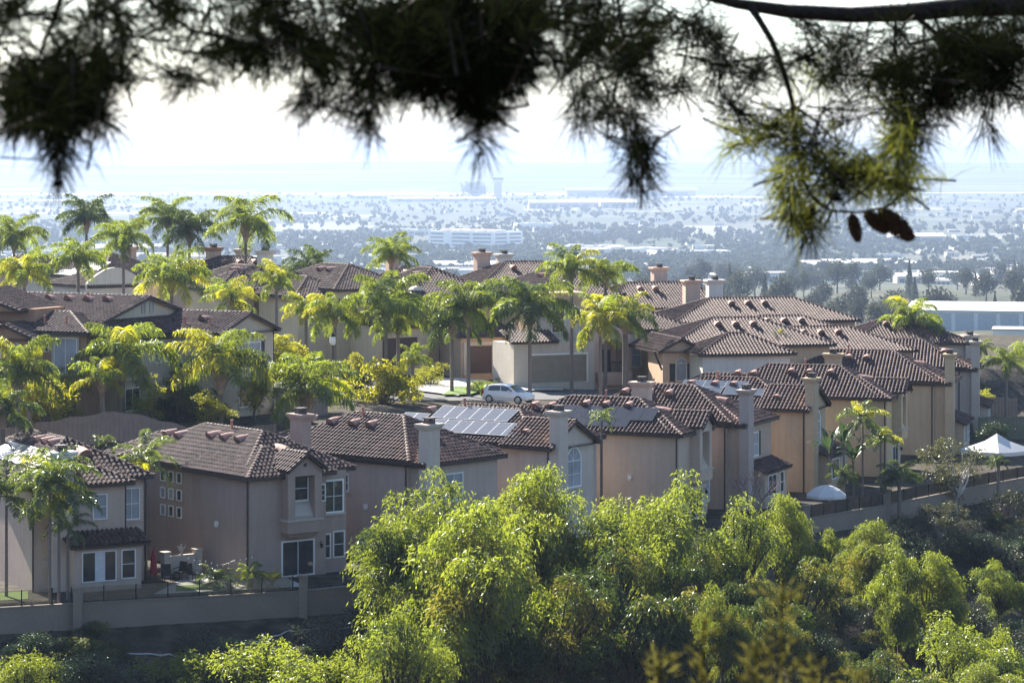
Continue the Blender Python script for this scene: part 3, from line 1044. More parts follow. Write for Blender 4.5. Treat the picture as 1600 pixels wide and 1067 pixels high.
H, s = plan_chimney('stucco_house', 'blush grey house with a slender pale chimney at the right end of the canyon row', 1519, 574.5, 78, 15, C10, seed=10, w=7.6, gable=False, skirt=True, ven=False)
vents(H, s, -1, [2.6, 8.0, 13.0], .55)
finish(H)
# ------------------------------------------------------------------ houses across the street
def bhouse(label, px, py_eave, d, a, w, L, eave, col, sl=.42, seed=0, e0='hip', ridge='v', pad=None, nv=3, step=True, side=-1, name='stucco_house'):
    """near corner by pixel and distance; main block [0,w]x[0,L]"""
    p = at(px, py_eave, d)
    z = p.z - eave if pad is None else pad
    H = make_house(name, label, (p.x, p.y), R(a), z, [col, M_BEIGE], seed)
    block(H, 0, w, 0, L, eave, z0=-3)
    s = roof_rect(H, 0, w, 0, L, eave, sl=sl, e0=e0, ridge=ridge, ns=4)
    if nv:
        if ridge == 'v': al = [L * .42 + 1.5 * i for i in range(nv)]
        else: al = [w * .36 + 1.6 * i for i in range(nv)]
        vents(H, s, side, al, .74)
    H['s'] = s
    H['w'], H['L'], H['e'] = w, L, eave
    return H


M_GCREAM = mat('garage_cream', (.27, .235, .18), rough=.6)
S_BROWN = stucco('stucco_brown', (0.36, 0.225, 0.155))
S_CREAM = stucco('stucco_cream', (0.50, 0.455, 0.37))
S_YEL = stucco('stucco_yellow_cream', (0.60, 0.50, 0.345))
S_TAN = stucco('stucco_tan', (0.52, 0.385, 0.28))
S_PINK = stucco('stucco_pink', (0.56, 0.43, 0.365))
S_GREY = stucco('stucco_warm_grey', (0.53, 0.50, 0.45))
S_SALMON = stucco('stucco_salmon', (0.54, 0.42, 0.35))
S_WHITE = stucco('stucco_white', (0.66, 0.64, 0.60))

# cream house with the big gables (left middle)
H = make_house('stucco_house', 'cream house with two broad gables and a long vented roof above the fence', at(180, 514, 196).to_tuple()[:2], R(62), -17.8, [S_CREAM, M_BEIGE], 21)
block(H, 0, 12.6, 1.8, 17, 6.3, z0=-3)
s = roof_rect(H, 0, 12.6, 1.8, 19, 6.3, sl=.27, e0='gable', e1='gable', ns=6)
vents(H, s, -1, [4.2, 5.9, 7.6, 9.3, 11.0, 13.0, 15.0, 17.0], .82)
pipes(H, s, -1, [6.0], .8)
block(H, .3, 8.6, -.2, 2.2, 5.2, z0=-3)
skirt_roof(H, .3, 9.0, -.2, 1.8, 6.55, 1.1, ns=6)
block(H, 6.6, 13.6, -4.2, 4, 5.6, z0=-3)
s3 = roof_rect(H, 6.6, 13.6, -4.2, 4.5, 5.6, sl=.34, e0='gable', e1='gable', tri=True, ns=6)
vents(H, s3, -1, [-1.6], .62)
pipes(H, s3, -1, [-2.8, -.6], .35)
for zz in (0, 1):
    window(H, 'end', 5.6 + zz * 1.0, 1.8, 6.9, .45, 1.2, 1, 6, glass=M_BLIND, sill=False, frame=M_BEIGE, t=.05, name='gable_louver')
window(H, 'end', 8.6, -4.2, 2.9, 3.2, 1.9, 4, 2, shutters=True, t=.1)
window(H, 'side', -3.4, 6.6, 2.6, 1.1, .9, 2, 2, sill=False); window(H, 'side', -1.6, 6.6, 2.6, .9, .9, 2, 2, sill=False)
window(H, 'end', 1.0, -.2, 2.6, 1.9, 1.4, 2, 1, glass=M_BLIND); window(H, 'end', 4.4, -.2, 3.5, .7, .7, 2, 2, sill=False); window(H, 'end', 5.6, -.2, 3.5, .7, .7, 2, 2, sill=False)
window(H, 'end', .8, -.2, .4, 1.8, 1.6, 2, 1); window(H, 'end', 9.0, -4.2, .2, 2.4, 1.9, 2, 1, name='sliding_door')
spout(H, 13.55, -4.2, 0, 5.4)
finish(H)

# brown house on its left
H = bhouse('brown stucco house with small arched windows at the left edge above the yellow palms', 135, 517, 194.5, 66, 7, 13, 6.0, S_BROWN, sl=.30, seed=22, nv=0, pad=-17.8)
block(H, -1.2, 4.0, 3.6, 8.0, 5.6, z0=-3)
roof_rect(H, -1.2, 4.5, 3.6, 8.0, 5.6, sl=.36, ridge='u', e0='gable', e1='gable', ns=6)
block(H, 1.2, 5.0, 5.0, 13, 7.5, z0=-1)
roof_rect(H, .6, 5.4, 6.0, 14, 7.4, sl=.30, ridge='u', e0='gable', e1='gable', ns=6)
pipes(H, H['s'], -1, [2.2, 4.0], .35)
window(H, 'side', .7, 0, 3.1, 1.9, 2.5, 2, 1, glass=M_BLIND, surround=M_BEIGE)
window(H, 'side', 9.2, 0, 3.1, 1.9, 2.2, 2, 1, glass=M_BLIND)
window(H, 'side', 3.0, 0, 4.6, .6, .7, 2, 2, sill=False, t=.05)
for vv in (4.4, 6.2):
    window(H, 'side', vv, -1.2, 4.0, .8, .8, 2, 2, sill=False, surround=S_GREY, t=.05, arch=True, name='arched_window')
window(H, 'side', 1.0, 0, .6, 1.6, 1.4, 2, 1)
finish(H)

# skyline houses at the upper left
H = bhouse('dark roofed house half hidden behind the palms at the far left', 58, 428, 296, 52, 8, 10, 6, S_SALMON, seed=23, nv=2)
finish(H)
H = bhouse('long dark roof on the left skyline with solar panels and a salmon chimney', 163, 433, 276, 48, 9, 13, 6, S_GREY, seed=24, ridge='v', sl=.44)
solar(H, H['s'], -1, 1.6, 2, 2, .55, w_=1.9); solar(H, H['s'], -1, 1.2, 1, 3, .18, w_=1.9)
chimney(H, 8.0, 9.2, 6, 7, 2, 8.5, S_SALMON)
window(H, 'side', 1.0, 0, 3.8, 1.0, 1.3); window(H, 'side', 4.0, 0, 3.6, 1.6, 1.4, 2, 1)
finish(H)
H = bhouse('low house with a pale rounded parapet next to the leaning left palms', 140, 447, 268, 40, 5.2, 7, 5.2, S_WHITE, seed=30, nv=0)
pr = MB()
n = 14
arc = [(-.5 + 6.2 * k / n, 4.6 + 2.3 * math.sin(math.pi * (0.12 + .76 * k / n))) for k in range(n + 1)]
pr.prism([(-.5, 3.6)] + arc + [(5.7, 3.6)], 1, -.35, -.05); pr.build('parapet', S_WHITE, H['root'])
finish(H)

H = bhouse('beige house with broad tiled roof behind the tallest palm of the left group', 306, 440, 268, 30, 12, 9, 6, S_SALMON, seed=25, ridge='u', e0='hip', sl=.44, nv=3)
window(H, 'end', 1.0, 0, 3.2, 1.1, 1.5, 1, 2); window(H, 'end', 3.0, 0, 3.2, 1.1, 1.5, 1, 2, glass=M_BLIND); window(H, 'end', 7.0, 0, 3.2, 1.6, 1.5, 2, 2)
chimney(H, 5.2, 6.5, 8.7, 9.5, 2, 8.8, S_SALMON, S_BROWN); chimney(H, 8.4, 9.6, 8.7, 9.5, 2, 8.6, S_GREY)
finish(H)

H = bhouse('yellow cream house with a small hipped lower roof behind the slim palm in mid street', 388, 447, 256, 34, 6.4, 12, 6.0, S_YEL, seed=26, nv=2, ridge='v', sl=.45)
block(H, -3.2, .3, -.6, 4.5, 5.9, z0=-3); roof_rect(H, -3.4, 2.6, -.8, 4.5, 5.8, sl=.45, ns=4)
window(H, 'end', -2.2, -.6, 3.0, 1.0, 1.4, 1, 2); window(H, 'end', -2.3, -.6, .5, 1.4, 1.3, 1, 2)
block(H, 3.2, 6.6, -3.4, .3, 3.0, z0=-3); skirt_roof(H, 3.2, 6.6, -3.4, 0, 3.9, 1.0, ns=4)
window(H, 'end', 3.6, -3.4, -.3, 2.6, 2.3, 1, 4, glass=M_GARAGE, sill=False, name='garage_door', frame=M_GARAGE)
window(H, 'end', 1.2, 0, 3.2, 1.2, 1.4, 2, 2)
chimney(H, 5.2, 6.5, 7.0, 7.8, 2, 8.8, S_WHITE)
spout(H, 6.5, -.1, 0, 5.8)
finish(H)

H = bhouse('cream house with garage door and lean-to roof behind the street lamp', 524, 452, 250, 36, 7.8, 12, 6.3, S_YEL, seed=27, nv=2, sl=.46)
block(H, 1.6, 7.0, -4.2, .3, 3.2, z0=-3); skirt_roof(H, 1.6, 7.0, -4.2, 0, 4.1, 1.05, ns=4)
window(H, 'end', 2.2, -4.2, -.3, 3.6, 2.4, 1, 5, glass=M_GARAGE, sill=False, name='garage_door', frame=M_GARAGE)
window(H, 'end', .4, 0, 3.4, 1.0, 1.6, 1, 2); window(H, 'end', 4.2, 0, 4.2, 1.4, 1.3, 2, 2)
block(H, -3.0, .4, 1.4, 8, 5.8, z0=-3); roof_rect(H, -3.2, 3, 1.4, 9, 5.7, sl=.45, ns=4)
window(H, 'end', -2.0, 1.4, 3.3, 1.1, 1.4, 1, 2, glass=M_BLIND)
spout(H, 7.7, -.1, 0, 6.1)
finish(H)

H = bhouse('house whose roof and chimney rise behind the tall centre palms', 590, 452, 280, 22, 11, 8, 6, S_GREY, seed=28, ridge='u', nv=2, sl=.46, side=-1)
chimney(H, 3.3, 4.5, 6, 7, 2, 9.0, S_TAN)
finish(H)

# tan house with the brown garage, star emblem on the wall
H = bhouse('tan house with brown garage doors and a white star ornament on its wall', 638, 463, 251, 26, 8.4, 11, 6.6, S_TAN, seed=29, nv=1, sl=.5)
block(H, 3.0, 8.9, -4.6, .3, 3.3, z0=-3)
skirt_roof(H, 2.9, 9.0, -4.6, 0, 4.2, 1.0, ns=5)
for u0 in (3.7, 6.3):
    window(H, 'end', u0, -4.6, 0.0, 2.2, 2.35, 1, 5, glass=M_GARAGE, sill=False, name='garage_door', frame=M_GARAGE, t=.05)
fr = MB(); fr.box(3.2, 3.62, -4.74, -4.602, -.2, 2.7); fr.box(5.92, 6.28, -4.74, -4.602, -.2, 2.4); fr.box(8.52, 8.86, -4.74, -4.602, -.2, 2.7); fr.box(3.62, 8.52, -4.74, -4.602, 2.42, 2.72)
fr.build('garage_surround', S_GREY, H['root'])
star = MB()
sx, sz, r = 1.75, 3.05, .62
V = [(sx, -.05, sz)]
for k in range(8):
    q = math.pi * k / 4 + math.pi / 4
    rr = r * .92 if k % 2 == 0 else r * .22
    V.append((sx + rr * math.cos(q), -.05, sz + rr * math.sin(q)))
star.add(V, [(0, 1 + k, 1 + (k + 1) % 8) for k in range(8)])
star.add([(sx, -.12, sz)] + V[1:], [(0, 1 + (k + 1) % 8, 1 + k) for k in range(8)])
rg = [(sx + r * math.cos(2 * math.pi * k / 24), -.06, sz + r * math.sin(2 * math.pi * k / 24)) for k in range(25)]
star.tube(rg, .045, 5, cap=False)
star.build('star_ornament', M_WHITE, H['root'])
window(H, 'end', 4.6, 0, 4.4, 1.5, 1.3, 2, 2); spout(H, 3.0, -.12, 0, 6.4); spout(H, 8.5, -.1, 0, 6.4)
block(H, -5.5, .3, 2.2, 9, 6.2, z0=-3); roof_rect(H, -5.6, 3, 2.2, 10, 6.2, sl=.45, ns=4)
dome = MB(); dome.prism([(-.2 + 2.6 * k / 10, 6.2 + 1.25 * math.sin(math.pi * k / 10)) for k in range(11)], 1, .4, 1.2)
dome.build('parapet', S_WHITE, H['root'])
finish(H)

H = bhouse('roof with two capped chimneys just right of the tan garage house', 752, 449, 272, 24, 13, 9, 6.2, S_SALMON, seed=31, ridge='u', nv=1, sl=.46)
chimney(H, 2.6, 4.0, 7, 8, 2, 9.2, S_SALMON, S_SALMON); chimney(H, 5.3, 6.6, 7.6, 8.6, 2, 9.0, S_WHITE)
finish(H)

# grey-white house with the beige garage behind the car
H = bhouse('warm grey house with a cream garage behind the parked car', 838, 462, 247, 24, 8.0, 11, 6.8, S_TAN, seed=32, nv=1, sl=.46)
block(H, -1.2, 3.6, -2.6, .4, 7.2, z0=-3, wi=0)
g = MB(); g.box(-1.2, 3.0, -2.66, -2.60, -.5, 6.0); g.build('front_panel', S_GREY, H['root'])
g = MB(); g.box(-4.2, 3.4, -4.6, -.2, -3, 3.0); g.build('garage_block', S_GREY, H['root'])
window(H, 'end', -2.6, -4.6, -.35, 5.2, 2.3, 1, 5, glass=M_GCREAM, sill=False, name='garage_door', frame=M_GCREAM, surround=M_WHITE, t=.14)
skirt_roof(H, -4.2, -.4, -4.6, -2.4, 4.0, .9, ns=5)
window(H, 'end', .2, -2.66, 3.7, 1.3, 2.3, 1, 2, sill=True); window(H, 'end', 4.6, 0, 3.4, 1.9, 2.3, 2, 2, surround=S_GREY)
window(H, 'end', 7.0, 0, 5.0, .7, .9, 1, 1)
sm = MB(); sm.box(1.75, 2.2, -2.74, -2.661, 2.9, 3.6); sm.build('wall_plaque', S_TAN, H['root'])
finish(H)

# pink house with the balcony
H = bhouse('pink stucco house with an arched balcony and a row of three pale windows', 921, 516, 247, 22, 9.6, 11, 6.6, S_PINK, seed=33, nv=2, sl=.46)
bl = MB()
bl.box(-.6, .0, -2.2, .2, -3, 6.2); bl.box(2.5, 3.0, -2.2, .2, -3, 6.2)
bl.box(-.0, 2.5, -2.2, .2, -3, 2.6)
n = 10
arch = [(2.5 - 1.25 + 1.25 * math.cos(math.pi * k / n), 4.9 + 1.0 * math.sin(math.pi * k / n)) for k in range(n + 1)]
bl.prism([(2.5, 6.2), (2.5, 4.9)] + arch[1:-1] + [(0, 4.9), (0, 6.2)], 1, -2.2, -1.9)
bl.add([(-.6, -2.2, 6.2), (3.0, -2.2, 6.2), (1.2, -2.2, 7.2), (-.6, .2, 6.2), (3.0, .2, 6.2), (1.2, .2, 7.2)], [(0, 1, 2), (0, 2, 5, 3), (1, 4, 5, 2)])
bl.frustum(1.2, -2.5, 2.0, 2.6, 1.3, .3, 1.6, .4); bl.box(-.4, 2.8, -2.9, -2.2, 2.6, 3.1)
bl.build('balcony', S_PINK, H['root'])
rl = MB()
for k in range(12): rl.box(.05 + k * .21, .08 + k * .21, -2.1, -2.07, 3.0, 3.9)
rl.box(0, 2.5, -2.12, -2.05, 3.9, 3.97); rl.build('railing', M_BLACK, H['root'])
bd = MB(); bd.add([(.5, .0 - .02, 2.7), (2.0, -.02, 2.7), (2.0, -.02, 4.9), (.5, -.02, 4.9)], [(0, 1, 2, 3)]); bd.build('balcony_door', M_GLASS, H['root'])
window(H, 'end', 3.4, 0, 3.3, 1.5, 2.1, 2, 2, surround=S_GREY)
for k in range(3): window(H, 'end', 5.6 + k * 1.3, 0, 4.6, .95, 1.0, 1, 1, glass=M_CURT, t=.06)
finish(H)
H = bhouse('dark roof with a salmon chimney on the skyline right of the tall twin palms', 935, 482, 274, 18, 15, 9, 6.2, S_SALMON, seed=34, ridge='u', nv=2, sl=.46)
chimney(H, 8.4, 9.8, 7.0, 8.0, 2, 9.7, S_PINK)
finish(H)

# roofs stepping down to the right
H = bhouse('house with a small arched front gable and wide tiled roof in the middle right', 1052, 541, 240, 14, 14, 10, 6.2, S_TAN, seed=35, ridge='u', nv=3, sl=.385)
block(H, -1.6, 1.6, -2.2, 2, 6.0, z0=-3)
roof_rect(H, -1.6, 1.6, -2.2, 6, 6.0, sl=.5, e0='gable', e1='gable', ns=5)
window(H, 'end', -.5, -2.2, 3.4, 1.0, 1.5, 1, 1, arch=True, sill=False, shutters=True, name='arched_window', frame=S_WHITE)
br = MB(); br.tube([(-1.7, -2.3, 4.4), (-2.2, -2.5, 5.4), (-2.4, -2.5, 6.0)], .09, 5); br.build('eave_bracket', M_GUTTER, H['root'])
finish(H)
H = bhouse('low tiled porch roof over a white wall right of the arched gable', 1098, 553, 234, 12, 7.5, 6, 4.8, S_WHITE, seed=36, ridge='u', nv=0, sl=.44)
finish(H)
H = bhouse('tiled roof on the skyline with salmon and grey chimneys and three round vents', 1058, 503, 256, 14, 17, 9, 6.2, S_SALMON, seed=37, ridge='u', nv=3, sl=.385)
chimney(H, 3.2, 4.6, 7.6, 8.6, 2, 9.5, S_SALMON, S_SALMON); chimney(H, 5.6, 7.0, 8.0, 9.0, 2, 9.5, S_WHITE, S_WHITE)
finish(H)
H = bhouse('middle tiled roof of the right hand stack with one round vent', 1185, 550, 246, 12, 14, 9, 5.8, S_TAN, seed=38, ridge='u', nv=3, sl=.385)
finish(H)
H = bhouse('tiled roof with a pale chimney behind the big palm at the end of the row', 1335, 537, 263, 10, 11, 9, 6, C10[0], seed=39, ridge='u', nv=3, sl=.44)
chimney(H, 10.6, 11.7, -.4, .6, -1, 6.6, C10[0])
finish(H)
H = bhouse('long tiled roof between the skyline houses and the canyon row', 1140, 528, 250, 13, 12, 8, 5.6, S_TAN, seed=40, ridge='u', nv=3, sl=.385)
finish(H)
# ------------------------------------------------------------------ leaf materials
L_PALM = leafmat('palm_frond', (0.055, 0.085, 0.026), (0.33, 0.40, 0.022), tw=.5, gl=.05, rnd=.25, rough=.45)
L_PALMY = leafmat('palm_frond_yellow_sunlit', (0.12, 0.13, 0.022), (0.62, 0.60, 0.02), tw=.55, gl=.06, rnd=.2)  # yellow frond; the glow of sunlit fronds is painted into this colour
L_PALMD = leafmat('palm_frond_dark', (0.032, 0.052, 0.024), (0.14, 0.20, 0.02), tw=.4, gl=.05, rnd=.2, rough=.45)
L_KING = leafmat('king_palm_frond', (0.026, 0.050, 0.024), (0.24, 0.31, 0.02), tw=.42, gl=.08, rnd=.2, rough=.35)
L_PEP = leafmat('pepper_leaf', (0.058, 0.079, 0.024), (0.33, 0.39, 0.03), tw=.48, gl=.04, rnd=.14, nscale=.7, nvar=.35)
L_PEPO = leafmat('pepper_leaf_olive', (0.085, 0.085, 0.03), (0.30, 0.28, 0.03), tw=.45, gl=.03, rnd=.14)
L_PEPD = leafmat('pepper_leaf_deep_shaded', (0.026, 0.042, 0.015), (0.10, 0.145, 0.016), tw=.45, gl=.04, rnd=.2, nscale=.7)  # deep leaf tone, darkened further to paint in the shadow of taller trees
L_YEL = leafmat('golden_leaf', (0.15, 0.155, 0.022), (0.56, 0.53, 0.025), tw=.5, gl=.04, rnd=.15)
L_SAGE = leafmat('grey_scrub_leaf', (0.058, 0.062, 0.044), (0.06, 0.07, 0.035), tw=.3, gl=.03, rnd=.35)
L_OLIVE = leafmat('olive_leaf', (0.065, 0.070, 0.032), (0.11, 0.11, 0.03), tw=.4, gl=.06, rnd=.2)
L_DARK = leafmat('dark_leaf', (0.022, 0.036, 0.020), (0.03, 0.06, 0.015), tw=.3, gl=.05, rnd=.3)
L_YOL = leafmat('olive_gold_leaf', (0.085, 0.10, 0.024), (0.46, 0.46, 0.028), tw=.5, gl=.03, rnd=.2)
L_TOY = leafmat('toyon_leaf', (0.11, 0.095, 0.03), (0.30, 0.22, 0.03), tw=.45, gl=.08, rnd=.2, nvar=.5)
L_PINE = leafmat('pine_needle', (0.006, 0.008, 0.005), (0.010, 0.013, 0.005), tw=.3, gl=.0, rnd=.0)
L_PINEG = leafmat('pine_needle_sunlit', (0.045, 0.058, 0.016), (0.22, 0.24, 0.03), tw=.5, gl=.02, rnd=.0)  # sunlit copy of the needles: sunshine is put into the leaf colour
BARK = mat('grey_bark', (0.15, 0.12, 0.10), rough=.95, var=.15, scale=3, bump=.5)
BARKD = mat('dark_bark', (0.055, 0.042, 0.035), rough=.95, var=.15, scale=4, bump=.5)
PTRUNK = mat('palm_trunk', (0.20, 0.165, 0.145), rough=.95, var=.16, scale=2.4, bump=.4, rnd=.2)
PBASE = mat('palm_boots', (0.33, 0.255, 0.19), rough=.95, var=.28, scale=6)
TWIG = mat('bare_twig', (0.21, 0.165, 0.155), rough=.95)
PALEB = mat('pale_bark', (0.48, 0.44, 0.40), rough=.9)


def frond_mesh(name, seed, L, elev, bend, nleaf=92, ll=.62, droop=.75, m=None, plum=.6, lw=.042):
    rng = np.random.default_rng(seed)
    n = 14
    pts = []; th = elev; x = z = 0.0
    tang = []
    for i in range(n + 1):
        pts.append((x, 0, z)); tang.append((math.cos(th), 0, math.sin(th)))
        x += math.cos(th) * L / n; z += math.sin(th) * L / n
        th -= bend / n * (0.35 + 1.3 * i / n)
    pts = np.array(pts); tang = np.array(tang)
    Q = []
    # rachis: a thin flat strip plus a keel
    for i in range(n):
        r0 = .035 * (1 - .8 * i / n); r1 = .035 * (1 - .8 * (i + 1) / n)
        a, b = pts[i], pts[i + 1]
        Q.append([a + (0, -r0, 0), a + (0, r0, 0), b + (0, r1, 0), b + (0, -r1, 0)])
        Q.append([a + (0, 0, -r0), a + (0, 0, r0), b + (0, 0, r1), b + (0, 0, -r1)])
    ts = np.sort(rng.uniform(.10, 1.0, nleaf * 2))
    for k, t in enumerate(ts):
        f = t * n; i = min(int(f), n - 1); u = f - i
        p = pts[i] * (1 - u) + pts[i + 1] * u
        tg = tang[i]
        up = np.array([-tg[2], 0, tg[0]])
        sd = 1 if k % 2 else -1
        side = np.array([0, sd, 0])
        phi = rng.uniform(-plum, plum)
        d = side * math.cos(phi) + up * math.sin(phi) + tg * rng.uniform(.25, .75)
        d /= np.linalg.norm(d)
        l = ll * (math.sin(math.pi * min(1, .18 + t * .80)) * .75 + .3) * rng.uniform(.8, 1.1)
        g = np.array([0, 0, -1.0])
        p1 = p + d * l * .5 + g * l * .10 * droop
        d2 = d + g * droop * 1.25; d2 /= np.linalg.norm(d2)
        p2 = p1 + d2 * l * .55
        wv = np.cross(d, rng.normal(size=3)); wv /= np.linalg.norm(wv)
        w2 = lw / 2
        Q.append([p - wv * w2 * .6, p + wv * w2 * .6, p1 + wv * w2, p1 - wv * w2])
        Q.append([p1 - wv * w2, p1 + wv * w2, p2 + wv * w2 * .15, p2 - wv * w2 * .15])
    return quads(name, np.array(Q), m)


def frond_set(key, m, seed, droop=1.25, ll=.85):
    S = {'up': [], 'mid': [], 'low': []}
    for k in range(3):
        S['up'].append(frond_mesh('frond', seed + k, 2.9, R(72 - 6 * k), R(95 + 12 * k), m=m, droop=droop, ll=ll))
        S['mid'].append(frond_mesh('frond', seed + 10 + k, 3.1, R(42 - 6 * k), R(105 + 10 * k), m=m, droop=droop, ll=ll))
        S['low'].append(frond_mesh('frond', seed + 20 + k, 2.9, R(8 - 10 * k), R(80 + 8 * k), m=m, droop=droop, ll=ll))
    return S


FR = {'green': frond_set('green', L_PALM, 100), 'yellow': frond_set('yellow', L_PALMY, 200, droop=1.0), 'dark': frond_set('dark', L_PALMD, 300),
      'king': frond_set('king', L_KING, 400, droop=.7, ll=.62)}


def palm_trunk_mesh():
    mb = MB()
    n = 26
    pts = [(0, 0, i / n) for i in range(n + 1)]
    rad = [(1.25 if i == 0 else 1.0 - .25 * i / n) * (1 + .05 * (i % 2)) for i in range(n + 1)]
    mb.tube(pts, rad, 8)
    return mb.mesh('trunk', PTRUNK)


def palm_boot_mesh():
    """old leaf bases flaring under the crown"""
    mb = MB(); rnd = random.Random(5)
    mb.lathe([(.13, -1.25), (.19, -.95), (.24, -.5), (.20, -.1), (.10, .25)], 9)
    for k in range(22):
        q = k * 2.4; z = -1.0 + k * .05
        r = .20 + .04 * rnd.random()
        c = Vector((math.cos(q) * r, math.sin(q) * r, z)); o = Vector((math.cos(q), math.sin(q), 0))
        mb.tube([c - o * .05, c + o * .08 + Vector((0, 0, .22)), c + o * .20 + Vector((0, 0, .46))], [.055, .045, .02], 5)
    return mb.mesh('leaf_base', PBASE)


PT, PB = palm_trunk_mesh(), palm_boot_mesh()
TRUNK_W = {}


def palm(label, px, py, d, rpx, kind='green', nf=16, seed=0, base=None, tr=.155, boots=True, mix=None, cat='palm tree', name='palm_tree', group=None, lean=0.0):
    """hub of the crown at the pixel, crown radius in photo pixels"""
    rng = random.Random(seed * 7 + 1)
    h = at(px, py, d)
    b = gz(h.x, h.y) if base is None else base
    root = empty(name, (h.x, h.y, b - .1), rng.uniform(0, 6.28), label, cat, group)
    H = h.z - b + .1
    s = rpx * d / F / 2.28
    link('trunk', PT, root, (0, 0, 0), (0, 0, 0), (tr, tr, H - .5 * s))
    if boots: link('leaf_base', PB, root, (0, 0, H - .1 * s), (0, 0, rng.uniform(0, 6)), (s * (.85 if tr < .2 else 1.1),) * 3)
    nf = round(nf * 1.1)
    nu, nl = round(nf * .30), round(nf * .25)
    for i in range(nf):
        k = 'up' if i < nu else ('low' if i >= nf - nl else 'mid')
        kd = kind
        if mix and rng.random() < mix[1] * (.55 if kind != 'yellow' else 1.0): kd = mix[0]
        me = rng.choice(FR[kd][k])
        q = i * 2.399 + rng.uniform(-.35, .35)
        ss = s * rng.uniform(.85, 1.12)
        link('frond', me, root, (0, 0, H + (.10 if k == 'up' else 0) * s), (rng.uniform(-.14, .14), rng.uniform(-.14, .14), q), (ss, ss, ss))
    return root


# ------------------------------------------------------------------ broadleaf crowns
def pepper_crown(name, seed, R3, nclump, m, ns=112, nl=8, ll=.19, lw=.046, droop=.8, cr=(.42, .85), top=.1):
    """hanging leaf sprays grouped in clumps; returns mesh and the clump centres"""
    rng = np.random.default_rng(seed)
    C = []
    lob = []
    while len(lob) < 15:
        p = rng.uniform(-1, 1, 3)
        if .35 < np.linalg.norm(p) < .85 and p[2] > -.85: lob.append(p)
    while len(C) < nclump:
        p = lob[rng.integers(0, 15)] + unit(rng.normal(size=3)) * rng.uniform(.08, .42)
        r = np.linalg.norm(p)
        if r > 1.08: continue
        if p[2] < -.55 and rng.random() < .6: continue
        f = 1 + .22 * math.sin(3 * math.atan2(p[1], p[0]) + seed) + .12 * math.sin(5 * math.atan2(p[1], p[0]))
        C.append(p * np.array(R3) * np.array([f, f, 1 - .0 * f]))
    C = np.array(C)
    parts = []
    for c in C:
        r = rng.uniform(*cr)
        n = int(ns * r * r * rng.uniform(.7, 1.2))
        dirs = unit(rng.normal(size=(n, 3)) + np.array([0, 0, .45]))
        st = c + dirs * r * rng.uniform(.25, .85, (n, 1)) * np.array([1, 1, .8])
        out = unit(dirs * np.array([1, 1, .3]))
        for j in range(nl):
            t = (j + rng.uniform(0, 1, (n, 1)))
            p = st + out * (.055 * t) + np.array([0, 0, -1]) * (.010 * t * t * droop) + rng.normal(scale=.05, size=(n, 3))
            tg = unit(out * .055 + np.array([0, 0, -1]) * (.020 * t * droop) + rng.normal(scale=.035, size=(n, 3)))
            parts.append(leaf_quads(p, tg, perp(rng, tg), ll * rng.uniform(.6, 1.3, n), lw * rng.uniform(.7, 1.3, n)))
    n = sum(len(x) for x in parts)
    if isinstance(m, list):
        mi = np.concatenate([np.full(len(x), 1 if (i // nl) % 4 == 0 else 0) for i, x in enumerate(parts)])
        return quads(name, np.concatenate(parts), m, mi), C
    return quads(name, np.concatenate(parts), m), C


def limbs_mesh(C, seed, m, root=(0, 0, 0), rad=.16, every=2, n=5):
    rng = random.Random(seed)
    mb = MB()
    root = Vector(root)
    for i, c in enumerate(C):
        if i % every: continue
        c = Vector(c)
        mid = root.lerp(c, .5) + Vector((rng.uniform(-.4, .4), rng.uniform(-.4, .4), .25))
        q1 = root.lerp(mid, .5) + Vector((rng.uniform(-.15, .15), rng.uniform(-.15, .15), 0.05))
        mb.tube([root, q1, mid, mid.lerp(c, .6) + Vector((0, 0, .15)), c], [rad, rad * .7, rad * .45, rad * .26, rad * .1], n)
    return mb.mesh('limbs', m)


def trunk_mesh(m, r=.22, n=8, bend=.3):
    mb = MB()
    mb.tube([(0, 0, -.08), (bend * .3, 0, .25), (bend * .1, bend * .4, .6), (0, 0, 1.0)], [r * 1.3, r, r * .85, r * .75], n)
    return mb.mesh('trunk', m)


KINDS = {}


def kind(key, seed, R3, nclump, m, bark=BARKD, rad=.15, every=2, **kw):
    me, C = pepper_crown('crown', seed, R3, nclump, m, **kw)
    KINDS[key] = (me, limbs_mesh(C, seed, bark, (0, 0, -R3[2] * .9), rad, every), R3, trunk_mesh(bark, rad * 1.5))


kind('pepper1', 11, (3.0, 2.6, 3.2), 96, [L_PEP, L_PEPD])
kind('pepper2', 12, (3.0, 2.8, 2.7), 92, [L_PEP, L_PEPO])
kind('pepper3', 13, (3.0, 2.6, 2.8), 90, [L_PEP, L_PEPD], cr=(.38, .78))
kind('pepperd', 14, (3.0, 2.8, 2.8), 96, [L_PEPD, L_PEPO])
kind('shrub1', 15, (2.4, 2.2, 1.8), 34, L_PEP, cr=(.6, 1.1), ll=.17, lw=.06, droop=.5, ns=60)
kind('shrubd', 16, (2.0, 1.9, 1.5), 30, L_DARK, cr=(.6, 1.0), ll=.15, lw=.06, droop=.3, ns=60)
kind('sage', 17, (1.5, 1.4, 1.0), 26, L_SAGE, bark=TWIG, rad=.05, cr=(.35, .7), ll=.16, lw=.04, droop=.0, ns=80, nl=7, every=1)
kind('sage2', 27, (1.6, 1.5, 1.0), 22, L_SAGE, bark=TWIG, rad=.05, cr=(.35, .8), ll=.13, lw=.05, droop=.1, ns=90, nl=6, every=1)
kind('olive', 18, (2.4, 2.2, 1.9), 40, L_OLIVE, bark=PALEB, rad=.10, cr=(.55, .95), ll=.16, lw=.07, droop=.25, ns=42, nl=7, every=2)
